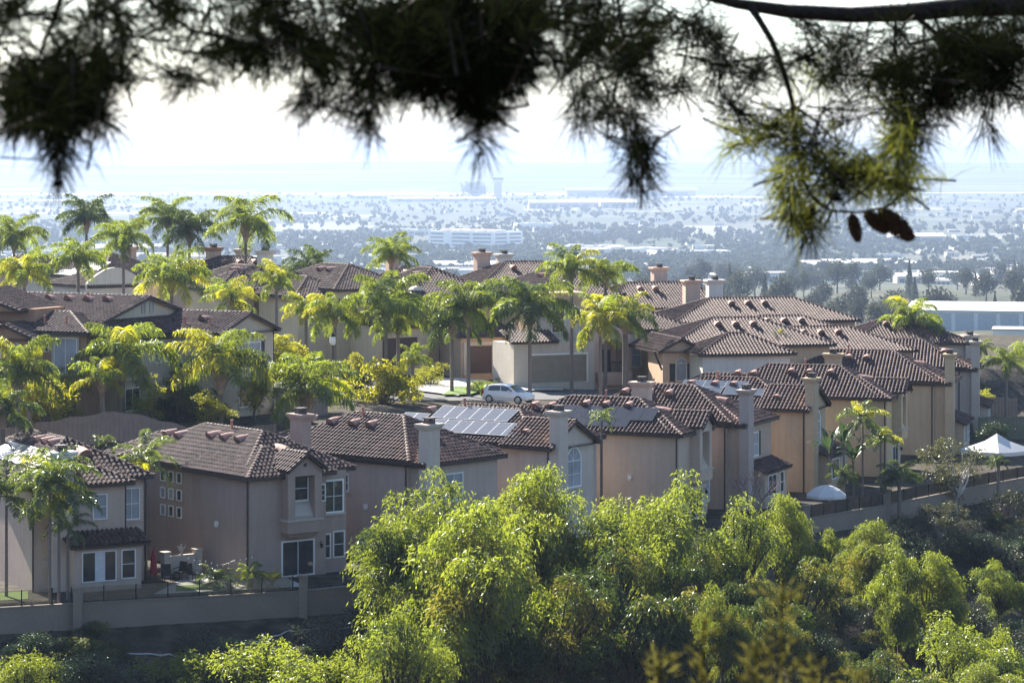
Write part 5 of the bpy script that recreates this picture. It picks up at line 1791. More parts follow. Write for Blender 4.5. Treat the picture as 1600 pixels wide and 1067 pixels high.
def build_street():
    # canyon walls
    L = [(-70, 141), (-25.2, 158.5), (-12.1, 163.7), (-8.5, 166.0), (-2, 171), (4, 175)]
    wall_run('grey brown retaining wall under the left hand houses with square pillars', L, [-24.85, -24.8, -24.85, -24.8, -24.8, -24.8],
             [(*px_xy(122, 158.4), -23.85), (*px_xy(474, 163.7), -23.95)])
    glass_fence('low glass fence at the left edge on top of the retaining wall', (-40, 152.7), (-25.6, 158.4), -24.75, -24.70, 9)
    glass_fence('glass fence with black posts along the patio of the nine window house', (-24.6, 158.8), (-12.6, 163.5), -24.70, -24.75, 7)
    Rr = [(12, 180.5), (20.5, 198.0), (27.1, 205.5), (37.5, 219.5), (46, 230)]
    wall_run('grey garden wall with pillars below the parasol and the white canopy', Rr, [-25.0, -25.0, -24.95, -24.9, -24.9],
             [(20.5, 198.0, -24.1), (27.1, 205.5, -23.9), (33.4, 214.0, -24.1), (12, 180.5, -24.1)])
    glass_fence('glass fence beside the parasol on the garden wall', (20.9, 198.5), (26.7, 205.0), -24.9, -24.85, 6)
    glass_fence('glass fence between the sago palm and the grey green tree', (27.4, 205.9), (33.1, 213.6), -24.85, -24.82, 5)
    glass_fence('glass fence at the right edge below the white canopy', (33.7, 214.4), (45, 228.8), -24.8, -24.8, 8)
    # fences
    board_fence('grey brown board fence with wavy top behind the left hand roofs', [px_xy(-30, 186), px_xy(190, 190.3), px_xy(330, 193), px_xy(432, 196.3)], 1.9, M_FENCE, drop=1.9)
    board_fence('short board fence beside the low arching palm', [px_xy(432, 203), px_xy(512, 207)], 1.6, M_FENCE)
    board_fence('green board fence behind the white canopy at the right edge', [px_xy(1530, 252), px_xy(1620, 252)], 1.9, M_FENCEG)
    board_fence('brown board fence behind the lone palm at the right', [px_xy(1536, 272), px_xy(1590, 272)], 1.9, M_FENCE)
    # road, driveways, kerb, lawn
    M_ROAD = mat('asphalt', (0.10, 0.10, 0.105), rough=.9, var=.1, scale=.5)
    M_CONC = mat('concrete', (0.42, 0.40, 0.37), rough=.9, var=.08, scale=.5)
    M_LAWN = mat('lawn_grass', (0.10, 0.16, 0.025), rough=.95, var=.2, scale=1.5)

    def sheet(name, poly_l, poly_r, m, dz, label, cat, kind='structure', n=16, skirt=0.0):
        V = []; Fc = []
        A = []; B = []
        for P, O in ((poly_l, A), (poly_r, B)):
            for (a, b) in zip(P[:-1], P[1:]):
                for i in range(n): O.append((a[0] + (b[0] - a[0]) * i / n, a[1] + (b[1] - a[1]) * i / n))
            O.append(P[-1])
        k = 7
        for a, b in zip(A, B):
            for j in range(k + 1):
                x = a[0] + (b[0] - a[0]) * j / k; y = a[1] + (b[1] - a[1]) * j / k
                V.append((x, y, gz(x, y) + dz))
        for i in range(len(A) - 1):
            for j in range(k): Fc.append((i * (k + 1) + j, i * (k + 1) + j + 1, (i + 1) * (k + 1) + j + 1, (i + 1) * (k + 1) + j))
        mb = MB(); mb.add(V, Fc)
        o = mb.build(name, m)
        tag(o, label, cat, kind=kind)
        return o
    mid = [(-60, 228), (-24, 233), (-9, 226.5), (5, 238), (15, 256), (22, 285)]

    def off(P, s):
        O = []
        for i, p in enumerate(P):
            a = Vector(P[max(0, i - 1)]); b = Vector(P[min(len(P) - 1, i + 1)]); t = (b - a).normalized()
            O.append((p[0] - t.y * s, p[1] + t.x * s))
        return O
    sheet('street', off(mid, 4.2), off(mid, -4.2), M_ROAD, .05, 'grey asphalt street curving between the houses', 'street')
    sheet('pavement', off(mid, 6.2), off(mid, 4.25), M_CONC, .17, 'pale concrete pavement on the far side of the street', 'pavement')
    kb = MB()
    P = off(mid, 4.2)
    for a, b in zip(P[:-1], P[1:]):
        n = 14
        for i in range(n):
            p = Vector((a[0] + (b[0] - a[0]) * i / n, a[1] + (b[1] - a[1]) * i / n, 0)); q = Vector((a[0] + (b[0] - a[0]) * (i + 1) / n, a[1] + (b[1] - a[1]) * (i + 1) / n, 0))
            t = (q - p).normalized(); m = Vector((-t.y, t.x, 0)) * .075
            zp, zq = gz(p.x, p.y), gz(q.x, q.y)
            V = [p - m, q - m, q + m, p + m]
            kb.add([Vector((v.x, v.y, z - .1)) for v, z in zip(V, (zp, zq, zq, zp))] + [Vector((v.x, v.y, z + .175)) for v, z in zip(V, (zp, zq, zq, zp))], [(0, 1, 5, 4), (1, 2, 6, 5), (2, 3, 7, 6), (3, 0, 4, 7), (4, 5, 6, 7)])
    tag(kb.build('kerb', M_CONC), 'concrete kerb along the far edge of the street', 'kerb', kind='structure')
    sheet('driveway', [px_xy(634, 232), px_xy(690, 247)], [px_xy(716, 228.5), px_xy(765, 246)], M_CONC, .20, 'pale concrete driveway in front of the brown garage', 'driveway')
    sheet('driveway', [px_xy(778, 236), px_xy(790, 243)], [px_xy(880, 240), px_xy(880, 246)], M_CONC, .205, 'concrete driveway in front of the cream garage', 'driveway')
    sheet('lawn', [px_xy(690, 228), px_xy(712, 237)], [px_xy(735, 230), px_xy(770, 238)], M_LAWN, .24, 'small strip of sunlit lawn beside the driveway', 'lawn')
    sheet('lawn', [px_xy(-20, 159.2), px_xy(-20, 162)], [px_xy(44, 160), px_xy(44, 163)], M_LAWN, .03, 'patch of bright lawn behind the left glass fence', 'lawn')
    sheet('lawn', [px_xy(275, 162.8), px_xy(275, 165)], [px_xy(350, 164), px_xy(350, 166)], M_LAWN, .03, 'patch of bright lawn in the patio of the nine window house', 'lawn')
    sheet('terrace', [px_xy(240, 161.8), px_xy(300, 170)], [px_xy(478, 164.8), px_xy(440, 169)], M_CONC, .02, 'concrete terrace beside the sliding door', 'terrace')

    # street lamp
    b = at(520, 612, 221); z = gz(b.x, b.y)
    root = empty('street_lamp', (b.x, b.y, z), 0, 'dark street lamp with a white lantern between the palms', 'street lamp')
    top = at(520, 540, 221).z - z
    p = MB(); p.lathe([(.16, -.1), (.16, .5), (.09, .6), (.055, 1.0), (.045, top)], 10); p.build('pole', M_BLACK, root)
    g = MB(); g.lathe([(.10, top), (.22, top + .15), (.26, top + .45), (.2, top + .72), (.07, top + .85)], 12); g.build('lantern', mat('milk_glass', (.85, .84, .78), rough=.3), root)
    c = MB(); c.lathe([(.22, top + .70), (.16, top + .82), (.04, top + .98), (.02, top + 1.1)], 12); c.lathe([(.12, top - .06), (.14, top + .02)], 12); c.build('lantern_cap', M_BLACK, root)

    # parked car: white hatchback
    build_car()

    # parasol
    b = at(1291, 792, 202.5)
    root = empty('parasol', (b.x, b.y, -24.7), .3, 'open white patio parasol over the garden wall', 'parasol')
    M_CANV = leafmat('white_canvas', (.72, .72, .72), (.55, .55, .52), tw=.3, gl=0.0, rnd=0, nvar=.03)
    zt = at(1291, 757, 202.5).z + 24.7
    cm = MB()
    n = 8; rr = 1.5
    V = [(0, 0, zt)]
    for ring, (r_, dz, sag) in enumerate(((.5, -.10, 0), (1.05, -.36, .0), (rr, -.72, .0))):
        for k in range(n * 2):
            q = math.pi * k / n
            s_ = 1.0 if k % 2 == 0 else .93
            V.append((r_ * s_ * math.cos(q), r_ * s_ * math.sin(q), zt + dz - (.03 if k % 2 else 0)))
    for k in range(n * 2):
        q = math.pi * k / n; s_ = 1.0 if k % 2 == 0 else .93
        V.append((rr * s_ * math.cos(q), rr * s_ * math.sin(q), zt - .72 - .2))
    f = [(0, 1 + k, 1 + (k + 1) % (2 * n)) for k in range(2 * n)]
    for r_ in range(3):
        for k in range(2 * n):
            a0 = 1 + r_ * 2 * n + k; a1 = 1 + r_ * 2 * n + (k + 1) % (2 * n)
            f.append((a0, a0 + 2 * n, a1 + 2 * n, a1))
    cm.add(V, f); cm.build('canopy', M_CANV, root)
    p = MB(); p.tube([(0, 0, 0), (0, 0, zt + .12)], .03, 6); p.lathe([(.3, 0), (.3, .08), (.05, .12)], 10)
    p.build('pole', M_BLACK, root)
    for k in range(8):
        q = math.pi * k / 4
        r_ = MB(); r_.tube([(0, 0, zt - .1), (rr * .98 * math.cos(q), rr * .98 * math.sin(q), zt - .76)], .012, 4); r_.build('rib', M_BLACK, root)

    # canopy tent
    b = at(1558, 735, 219)
    zt = at(1558, 677, 219).z + 24.75; ze = at(1558, 702, 219).z + 24.75
    root = empty('canopy_tent', (b.x, b.y, -24.75), R(38), 'white four legged canopy tent with a pointed roof at the right', 'canopy')
    w_ = 1.95
    cm = MB()
    V = [(0, 0, zt), (0, 0, zt + .12)]
    m = 8
    ring = []
    cs = [(-w_, -w_), (w_, -w_), (w_, w_), (-w_, w_)]
    for k in range(4):
        a, b2 = cs[k], cs[(k + 1) % 4]
        for i in range(m):
            t = i / m; ring.append((a[0] + (b2[0] - a[0]) * t, a[1] + (b2[1] - a[1]) * t, ze - .06 * math.sin(math.pi * t)))
    mids = [(x * .35, y * .35, ze + (zt - ze) * .52) for x, y, z in ring]
    N = len(ring)
    V = [(0, 0, zt)] + mids + ring + [(x * 1.0, y * 1.0, z - .28) for x, y, z in ring]
    f = [(0, 1 + k, 1 + (k + 1) % N) for k in range(N)]
    for r_ in range(2):
        for k in range(N):
            a0 = 1 + r_ * N + k; a1 = 1 + r_ * N + (k + 1) % N; f.append((a0, a0 + N, a1 + N, a1))
    cm.add(V, f); cm.build('canopy', M_CANV, root)
    for sx, sy in cs:
        l = MB(); l.box(sx * .97 - .03, sx * .97 + .03, sy * .97 - .03, sy * .97 + .03, -.1, ze); l.build('leg', M_ALU, root)

    # closed red parasol
    b = at(240, 915, 164.5)
    root = empty('closed_parasol', (b.x, b.y, -24.7), 0, 'closed dark red parasol on the patio between the two left houses', 'parasol')
    cl = MB(); cl.lathe([(.02, 2.25), (.10, 2.05), (.17, 1.5), (.22, .9), (.20, .72), (.05, .70)], 9)
    for i, p in enumerate(cl.v):
        q = math.atan2(p[1], p[0]); k = 1 + .14 * math.sin(q * 5); cl.v[i] = (p[0] * k, p[1] * k, p[2])
    cl.build('canopy', mat('red_cloth', (.20, .012, .02), rough=.9), root)
    p = MB(); p.tube([(0, 0, 0), (0, 0, 2.35)], .025, 6); p.lathe([(.25, 0), (.25, .07), (.04, .1)], 10); p.build('pole', M_BLACK, root)

    # patio chairs
    M_DK = mat('dark_wicker', (.03, .026, .025), rough=.8)
    spots = [(262, 166.5, .4, 'dark patio chair next to the closed red parasol'), (282, 167.5, -.5, 'dark patio chair in the middle of the shaded patio'), (303, 166.8, 1.1, 'dark patio chair nearest the patio bed')]
    first = None
    for px, d, rz, lb in spots:
        x, y = px_xy(px, d)
        if first is None:
            root = empty('patio_chair', (x, y, -24.68), rz, lb, 'chair', 'chairs on the shaded patio'); first = root
            s = MB(); s.box(-.28, .28, -.28, .28, .38, .46); s.build('seat', M_DK, root)
            s = MB(); s.add([(-.28, .22, .46), (.28, .22, .46), (.28, .34, 1.02), (-.28, .34, 1.02), (-.28, .28, .46), (.28, .28, .46), (.28, .40, 1.02), (-.28, .40, 1.02)], [(0, 1, 2, 3), (7, 6, 5, 4), (0, 3, 7, 4), (1, 5, 6, 2), (3, 2, 6, 7)]); s.build('backrest', M_DK, root)
            for sx in (-1, 1):
                s = MB(); s.tube([(sx * .3, -.26, .46), (sx * .3, -.26, .66), (sx * .3, .28, .68)], .03, 5); s.build('armrest', M_DK, root)
                for sy in (-1, 1):
                    s = MB(); s.tube([(sx * .25, sy * .25, 0), (sx * .25, sy * .25, .4)], .025, 5); s.build('leg', M_DK, root)
        else:
            c = copy_thing(first); c.location = (x, y, -24.68); c.rotation_euler = (0, 0, rz); c['label'] = lb
    # patio fountain wall with urn
    x, y = px_xy(285, 169)
    root = empty('stone_fountain', (x, y, -24.7), R(38), 'small stone wall fountain with two piers and a carved figure on the shaded patio', 'fountain')
    f_ = MB(); f_.box(-.9, .9, 0, .25, 0, 1.25); f_.build('back_wall', M_BEIGE, root)
    for sx in (-1, 1):
        f_ = MB(); f_.box(sx * 1.1 - .2, sx * 1.1 + .2, -.1, .35, 0, 1.45); f_.box(sx * 1.1 - .26, sx * 1.1 + .26, -.16, .41, 1.45, 1.53); f_.build('pier', M_BEIGE, root)
    f_ = MB(); f_.lathe([(.12, 1.25), (.06, 1.35), (.13, 1.5), (.10, 1.65), (.04, 1.75)], 8, (0, .12, 0)); f_.lathe([(.07, 1.74), (.08, 1.82), (.02, 1.9)], 8, (0, .12, 0))
    f_.add([(0, .12, 1.62), (.32, .12, 1.85), (.22, .12, 1.58)], [(0, 1, 2)]); f_.add([(0, .12, 1.62), (-.32, .12, 1.85), (-.22, .12, 1.58)], [(0, 1, 2)])
    f_.build('statue', M_BEIGE, root)
    f_ = MB(); f_.lathe([(.7, 0), (.75, .35), (.65, .38), (.6, .3)], 14, (0, -.5, 0)); f_.build('basin', M_BEIGE, root)
    # string of bulbs
    a = at(290, 868, 166.5); b2 = at(398, 866, 165.5)
    root = empty('string_lights', a, 0, 'sagging string of small patio bulbs along the dark side wall', 'string lights')
    pts = []
    for i in range(25):
        t = i / 24; p = a.lerp(b2, t) - a; p.z -= .55 * 4 * t * (1 - t) * (.8 + .2 * math.cos(t * 12)); pts.append(p)
    w_ = MB(); w_.tube(pts, .008, 3); w_.build('cord', M_BLACK, root)
    MBULB = mat('bulb_glass', (.8, .78, .7), rough=.2)
    for i in range(1, 25, 2):
        q = MB(); q.lathe([(.01, 0), (.045, -.05), (.03, -.11), (.005, -.13)], 6, pts[i]); q.build('bulb', MBULB, root)
    # irrigation pipe along the foot of the left wall
    pts = []
    for px, d in ((430, 161.0), (480, 162.2), (540, 163.6), (600, 165.3)):
        x, y = px_xy(px, d); pts.append((x, y, gz(x, y) + .08))
    for px, d in reversed(((200, 157.0), (270, 157.6), (340, 158.8),)):
        x, y = px_xy(px, d); pts.insert(0, (x, y, gz(x, y) + .08))
    fine = []
    for a_, b_ in zip(pts[:-1], pts[1:]):
        for i in range(12):
            x = a_[0] + (b_[0] - a_[0]) * i / 12; y = a_[1] + (b_[1] - a_[1]) * i / 12 - .1 * math.sin(i * .9)
            fine.append((x, y, gz(x, y) + .07))
    pts = fine
    q = MB(); q.tube(pts, .04, 5); tag(q.build('irrigation_pipe', mat('pvc_pipe', (.55, .54, .52), rough=.5)), 'white irrigation pipe lying along the foot of the left retaining wall', 'pipe')
    # loose boulders on the slope
    MR = mat('rock', (.20, .18, .16), rough=.95, var=.2, scale=3)
    rnd = random.Random(4)
    for i, (px, d, r, lb) in enumerate(((155, 156.0, .32, 'largest grey rock at the foot of the wall pillar'), (90, 154.5, .18, 'small grey rock on the bare slope at the left'), (250, 154.8, .16, 'small grey rock in the middle of the bare slope'), (330, 155.5, .2, 'flat grey rock right of the middle of the bare slope'))):
        x, y = px_xy(px, d)
        bm = bmesh.new(); bmesh.ops.create_icosphere(bm, subdivisions=2, radius=r)
        for v in bm.verts: v.co *= 1 + rnd.uniform(-.18, .18); v.co.z *= .65
        me = bpy.data.meshes.new('rock'); bm.to_mesh(me); bm.free(); me.materials.append(MR)
        tag(link('rock', me, None, (x, y, gz(x, y) + r * .3)), lb, 'rock')


def build_car():
    b = at(795, 626, 224)
    z = gz(b.x, b.y) + .21
    root = empty('parked_car', (b.x, b.y, z), R(-30), 'white hatchback parked at the kerb behind the near roofs', 'car')
    M_CAR = mat('white_car_paint', (.74, .75, .76), rough=.18, var=.01, fine=.0, spec=.7)
    # stations along x (front +x): half width, sill z, belt z ; then roof line
    st = [(-2.05, .62, .42, .80), (-1.98, .78, .30, .92), (-1.6, .86, .22, .98), (-.8, .88, .20, .98), (.3, .88, .20, .96), (1.0, .87, .22, .93), (1.55, .82, .24, .84), (1.95, .70, .30, .68), (2.08, .50, .40, .58)]
    V = []; n = 8
    for x, w_, z0, z1 in st:
        zm = (z0 + z1) / 2
        V += [(x, -w_ * .9, z0), (x, -w_, zm - .05), (x, -w_ * .98, zm + .12), (x, -w_ * .90, z1), (x, w_ * .90, z1), (x, w_ * .98, zm + .12), (x, w_, zm - .05), (x, w_ * .9, z0)]
    f = []
    for i in range(len(st) - 1):
        for k in range(n): f.append((i * n + k, i * n + (k + 1) % n, (i + 1) * n + (k + 1) % n, (i + 1) * n + k))
    f += [tuple(range(n)), tuple(range(len(V) - 1, len(V) - n - 1, -1))]
    mb = MB(); mb.add(V, f)
    roof = [(-1.95, .74, .93, .93), (-1.55, .66, .93, 1.38), (-1.0, .66, .93, 1.48), (-.2, .66, .93, 1.49), (.35, .66, .93, 1.40), (1.15, .72, .90, .92)]
    V = []
    for x, w_, z0, z1 in roof:
        V += [(x, -.80, z0), (x, -w_, z1 - .02), (x, -w_ * .7, z1 + .015), (x, w_ * .7, z1 + .015), (x, w_, z1 - .02), (x, .80, z0)]
    f = []; n = 6
    for i in range(len(roof) - 1):
        for k in range(n): f.append((i * n + k, i * n + (k + 1) % n, (i + 1) * n + (k + 1) % n, (i + 1) * n + k))
    mb.add(V, f)
    bd = mb.build('body', M_CAR, root, smooth=False)
    md = bd.modifiers.new('round', 'BEVEL'); md.width = .03; md.segments = 2
    M_CG = glassmat('car_glass', (.02, .024, .03))
    for sg in (-1, 1):
        for nm, P in (('side_window', [(-1.45, 1.0), (-.35, 1.0), (-.35, 1.40), (-1.3, 1.36)]), ('side_window', [(-.27, 1.0), (.78, .99), (.30, 1.32), (-.27, 1.40)])):
            g = MB()
            g.add([(x, sg * (.80 - (zz - .93) * .24 + .016), zz) for x, zz in P], [(0, 1, 2, 3)])
            g.build(nm, M_CG, root)
        t = MB(); t.box(-2.04, -1.86, sg * .74 - .07, sg * .74 + .07, .72, 1.0); t.build('tail_light', mat('tail_light_red', (.35, .02, .02), rough=.2), root)
        t = MB(); t.frustum(.55, sg * .95, .95, 1.08, .07, .09, .08, .1); t.build('mirror', M_CAR, root)
        for wx in (-1.3, 1.3):
            wl = MB(); ring = []
            wl.lathe([(.22, -.09), (.32, -.09), (.33, -.05), (.33, .05), (.32, .09), (.22, .09)], 18)
            wl.v = [(p[0] + wx, sg * .80 + p[2], p[1] + .33) for p in wl.v]
            wh = wl.build('wheel', mat('tyre', (.02, .02, .02), rough=.9), root)
            rm = MB(); rm.lathe([(.001, .07), (.06, .075), (.2, .05), (.22, .085)], 10); rm.v = [(p[0] + wx, sg * (.80 + p[2]), p[1] + .33) for p in rm.v]
            rm.build('rim', M_ALU, wh)
    g = MB(); g.add([(-1.965, -.62, .96), (-1.965, .62, .96), (-1.60, .56, 1.36), (-1.60, -.56, 1.36)], [(0, 1, 2, 3)]); g.v = [(x - .02, y, zz + .01) for x, y, zz in g.v]; g.build('rear_window', M_CG, root)
    g = MB(); g.add([(1.10, -.66, .96), (1.10, .66, .96), (.42, .58, 1.39), (.42, -.58, 1.39)], [(0, 1, 2, 3)]); g.v = [(x + .03, y, zz + .015) for x, y, zz in g.v]; g.build('windscreen', M_CG, root)
# ------------------------------------------------------------------ the hazy plain
def ground_material():
    m, N, L = newmat('ground')
    out = N.new('ShaderNodeOutputMaterial'); p = N.new('ShaderNodeBsdfPrincipled')
    L.new(p.outputs[0], out.inputs[0]); p.inputs['Roughness'].default_value = .95; p.inputs['Specular IOR Level'].default_value = .1
    tc = N.new('ShaderNodeTexCoord')

    def noise(s, det=6):
        n = N.new('ShaderNodeTexNoise'); n.inputs['Scale'].default_value = s; n.inputs['Detail'].default_value = det
        L.new(tc.outputs['Object'], n.inputs['Vector']); return n

    def ramp(src, els):
        r = N.new('ShaderNodeValToRGB'); e = r.color_ramp.elements
        e[0].position, e[0].color = els[0][0], (*els[0][1], 1); e[1].position, e[1].color = els[-1][0], (*els[-1][1], 1)
        for q, c in els[1:-1]:
            k = e.new(q); k.color = (*c, 1)
        L.new(src, r.inputs[0]); return r
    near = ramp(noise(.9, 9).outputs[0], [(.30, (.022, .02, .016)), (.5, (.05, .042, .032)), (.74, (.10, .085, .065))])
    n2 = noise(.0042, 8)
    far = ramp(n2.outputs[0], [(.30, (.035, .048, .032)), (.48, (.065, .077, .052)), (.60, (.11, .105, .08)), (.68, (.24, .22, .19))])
    # straight-edged lots: a cell pattern of fields, yards and car parks
    mp = N.new('ShaderNodeMapping'); mp.inputs['Scale'].default_value = (.006, .0016, 0); L.new(tc.outputs['Object'], mp.inputs[0])
    vo = N.new('ShaderNodeTexVoronoi'); vo.distance = 'CHEBYCHEV'; vo.inputs['Scale'].default_value = 1; L.new(mp.outputs[0], vo.inputs['Vector'])
    sp = N.new('ShaderNodeSeparateColor'); L.new(vo.outputs['Color'], sp.inputs[0])
    lots = ramp(sp.outputs[0], [(.0, (.05, .07, .04)), (.62, (.07, .08, .055)), (.84, (.13, .125, .10)), (.95, (.34, .33, .31))])
    mx = N.new('ShaderNodeMix'); mx.data_type = 'RGBA'; mx.inputs[0].default_value = .45
    L.new(far.outputs[0], mx.inputs[6]); L.new(lots.outputs[0], mx.inputs[7])
    sx = N.new('ShaderNodeSeparateXYZ'); L.new(tc.outputs['Object'], sx.inputs[0])
    mr = N.new('ShaderNodeMapRange'); mr.inputs[1].default_value = 1400; mr.inputs[2].default_value = 2600
    L.new(sx.outputs['Y'], mr.inputs[0])
    bush = ramp(noise(.05, 6).outputs[0], [(.35, (.03, .04, .025)), (.55, (.07, .07, .045)), (.7, (.14, .12, .09))])
    m2 = N.new('ShaderNodeMix'); m2.data_type = 'RGBA'; L.new(mr.outputs[0], m2.inputs[0]); L.new(bush.outputs[0], m2.inputs[6]); L.new(mx.outputs[2], m2.inputs[7])
    # far side of the airfield: open dark mesa
    mr3 = N.new('ShaderNodeMapRange'); mr3.inputs[1].default_value = 10400; mr3.inputs[2].default_value = 11500; L.new(sx.outputs['Y'], mr3.inputs[0])
    mpm = N.new('ShaderNodeMapping'); mpm.inputs['Scale'].default_value = (.00035, .004, 0); L.new(tc.outputs['Object'], mpm.inputs[0])
    nm = N.new('ShaderNodeTexNoise'); nm.inputs['Scale'].default_value = 1; nm.inputs['Detail'].default_value = 7; L.new(mpm.outputs[0], nm.inputs['Vector'])
    mesa = ramp(nm.outputs[0], [(.38, (.02, .03, .02)), (.52, (.07, .07, .05)), (.60, (.13, .12, .09)), (.70, (.24, .22, .18))])
    m3 = N.new('ShaderNodeMix'); m3.data_type = 'RGBA'; L.new(mr3.outputs[0], m3.inputs[0]); L.new(m2.outputs[2], m3.inputs[6]); L.new(mesa.outputs[0], m3.inputs[7])
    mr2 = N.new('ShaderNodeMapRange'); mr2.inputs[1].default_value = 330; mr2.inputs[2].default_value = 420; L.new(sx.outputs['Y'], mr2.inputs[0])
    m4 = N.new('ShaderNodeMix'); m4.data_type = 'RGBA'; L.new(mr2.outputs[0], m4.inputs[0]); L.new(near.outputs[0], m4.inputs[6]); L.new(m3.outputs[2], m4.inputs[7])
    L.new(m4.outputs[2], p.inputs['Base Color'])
    nb = noise(3.5, 6); bp = N.new('ShaderNodeBump'); bp.inputs['Strength'].default_value = .6; bp.inputs['Distance'].default_value = .2
    L.new(nb.outputs[0], bp.inputs['Height']); L.new(bp.outputs[0], p.inputs['Normal'])
    return m


def blob_tree_quads(rng, n, r, h, cone=False):
    """leaf clumps of one far tree, unit-less, base at 0"""
    k = max(4, n // 14)
    if cone:
        t = rng.uniform(0, 1, n); q = rng.uniform(0, 6.28, n); rr = (1 - t) * r * rng.uniform(.3, 1, n)
        c = np.stack([np.cos(q) * rr, np.sin(q) * rr, t * h], -1)
    else:
        cl = unit(rng.normal(size=(k, 3))) * np.array([r, r, h * .36]) * rng.uniform(.35, .8, (k, 1)) + np.array([0, 0, h * .58])
        c = cl[rng.integers(0, k, n)] + unit(rng.normal(size=(n, 3))) * rng.uniform(.5, 1, (n, 1)) * np.array([r * .42, r * .42, h * .2])
    d = unit(rng.normal(size=(n, 3)))
    return c, d, perp(rng, d)


def build_far():
    L_FAR = leafmat('far_foliage_hazed', (.100, .115, .085), (.07, .08, .05), tw=.3, gl=.0, rnd=.25, nscale=.02, nvar=.5)  # paled leaf colour: part of the distant haze is painted in
    L_FARW = leafmat('far_eucalyptus_hazed', (.095, .100, .075), (.06, .065, .04), tw=.3, gl=.0, rnd=.3, nscale=.05, nvar=.4)  # tree belt leaves, likewise lightened to paint in some haze
    rng = np.random.default_rng(21)
    rnd = random.Random(31)
    # --- the town's trees: thousands, one mass
    parts = []
    N = 19000
    u = rng.uniform(0, 1, N)
    Y = 1 / (1 / 2350 + u * (1 / 9600 - 1 / 2350))
    Y = np.where(rng.random(N) < .35, rng.uniform(2300, 4800, N), Y)
    X = rng.uniform(-.32, .30, N) * Y
    cl = np.sin(X / 130 + Y / 240) + np.sin(X / 57 - Y / 330) + rng.normal(scale=.8, size=N)
    keep = cl > -.5
    X, Y = X[keep], Y[keep]
    gzz = ground(X, Y)
    for x, y, z in zip(X, Y, gzz):
        h = rng.uniform(6, 14) if y < 5000 else rng.uniform(6, 13); r = h * rng.uniform(.35, .7)
        n = 52 if y < 4200 else 24
        c, d, w_ = blob_tree_quads(rng, n, r, h)
        s = h * (.42 if n > 30 else .6)
        parts.append(leaf_quads(c + np.array([x, y, z]), d, w_, s * rng.uniform(.6, 1.2, n), s * .7))
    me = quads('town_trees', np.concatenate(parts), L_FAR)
    tag(link('town_trees', me), 'scattered trees between the buildings of the hazy town', 'trees', kind='stuff')
    # --- nearer band of tall trees on the right
    protos = []
    for k in range(5):
        n = 900; r, h = 5.5, 14
        c, d, w_ = blob_tree_quads(rng, n, r, h, cone=(k == 4))
        protos.append(quads('crown', leaf_quads(c, d, w_, rng.uniform(.9, 1.7, n), .7), L_FARW))
    tk = MB(); tk.tube([(0, 0, -1), (0, 0, 9)], [.5, .2], 6); tkm = tk.mesh('trunk', BARKD)
    spots = []
    for i in range(34):
        px = 1015 + i * 18.2 + rnd.uniform(-7, 7); d = rnd.uniform(1050, 1600)
        spots.append((px, d, rnd.uniform(.75, 1.25)))
    for i in range(26):
        px = 1180 + i * 17 + rnd.uniform(-7, 7); spots.append((px, rnd.uniform(820, 1050), rnd.uniform(.55, .95)))
    for i in range(30):
        px = rnd.uniform(990, 1620); spots.append((px, rnd.uniform(1700, 2300), rnd.uniform(.9, 1.3)))
    for i, (px, d, s) in enumerate(spots):
        if px > 1425 and d < 1080: continue
        x, y = px_xy(px, d)
        k = rnd.choice([0, 1, 2, 3, 0, 1, 4])
        root = empty('eucalyptus_tree' if k != 4 else 'cypress_tree', (x, y, gz(x, y) - .5), rnd.uniform(0, 6), 'hazy grey green tree of the belt beyond the right hand roofs' if k != 4 else 'hazy pointed cypress in the tree belt beyond the right hand roofs', 'tree', 'tree belt beyond the right hand roofs')
        link('crown', protos[k], root, (0, 0, 1.5 if k != 4 else .5), (0, 0, 0), (s * rnd.uniform(.8, 1.25) * (.55 if k == 4 else 1), s * (.55 if k == 4 else 1), s * rnd.uniform(.9, 1.15)))
        link('trunk', tkm, root, (0, 0, 0), (0, 0, 0), (s, s, s * .8))

    # --- low town buildings
    cols = [mat('town_white', (.72, .70, .66), rnd=.12, rough=.7), mat('town_tan', (.46, .40, .33), rnd=.2), mat('town_roof', (.42, .40, .37), rnd=.45)]
    mdark = mat('town_window', (.10, .11, .13), rough=.2)

    def flat_block(kind):
        wl = MB()
        if kind == 0:
            wl.box(-.5, .5, -.5, .5, -.3, 1.0); wl.box(-.5, .5, -.5, -.48, 1.0, 1.12); wl.box(-.5, .5, .48, .5, 1.0, 1.12); wl.box(-.5, -.48, -.48, .48, 1.0, 1.12); wl.box(.48, .5, -.48, .48, 1.0, 1.12)
            wl.box(-.2, .0, -.1, .2, 1.0, 1.25, 1); wl.box(.2, .3, -.3, -.1, 1.0, 1.2, 1)
            for k in range(6): wl.box(-.45 + k * .155, -.35 + k * .155, -.508, -.5, .35, .65, 2)
        elif kind == 1:
            wl.prism([(-.5, -.3), (-.5, .75), (0, 1.1), (.5, .75), (.5, -.3)], 0, -.5, .5)
            for k in range(4): wl.box(-.42 + k * .24, -.28 + k * .24, -.508, -.5, .0, .5, 2)
            wl.add([(-.52, -.53, .735), (.52, -.53, .735), (.52, 0, 1.13), (-.52, 0, 1.13), (-.52, .53, .735), (.52, .53, .735)], [(0, 1, 2, 3), (3, 2, 5, 4)], 1)
        else:
            wl.box(-.5, .1, -.5, .5, -.3, 1.0); wl.box(.1, .5, -.4, .3, -.3, .7); wl.box(-.52, .12, -.52, .52, 1.0, 1.06, 1); wl.box(.1, .52, -.42, .32, .7, .76, 1)
            for k in range(3): wl.box(-.42 + k * .17, -.32 + k * .17, -.508, -.5, .3, .7, 2)
        return wl.mesh('town_building', [cols[kind % 2], cols[2], mdark])
    pr = [flat_block(k) for k in range(3)]
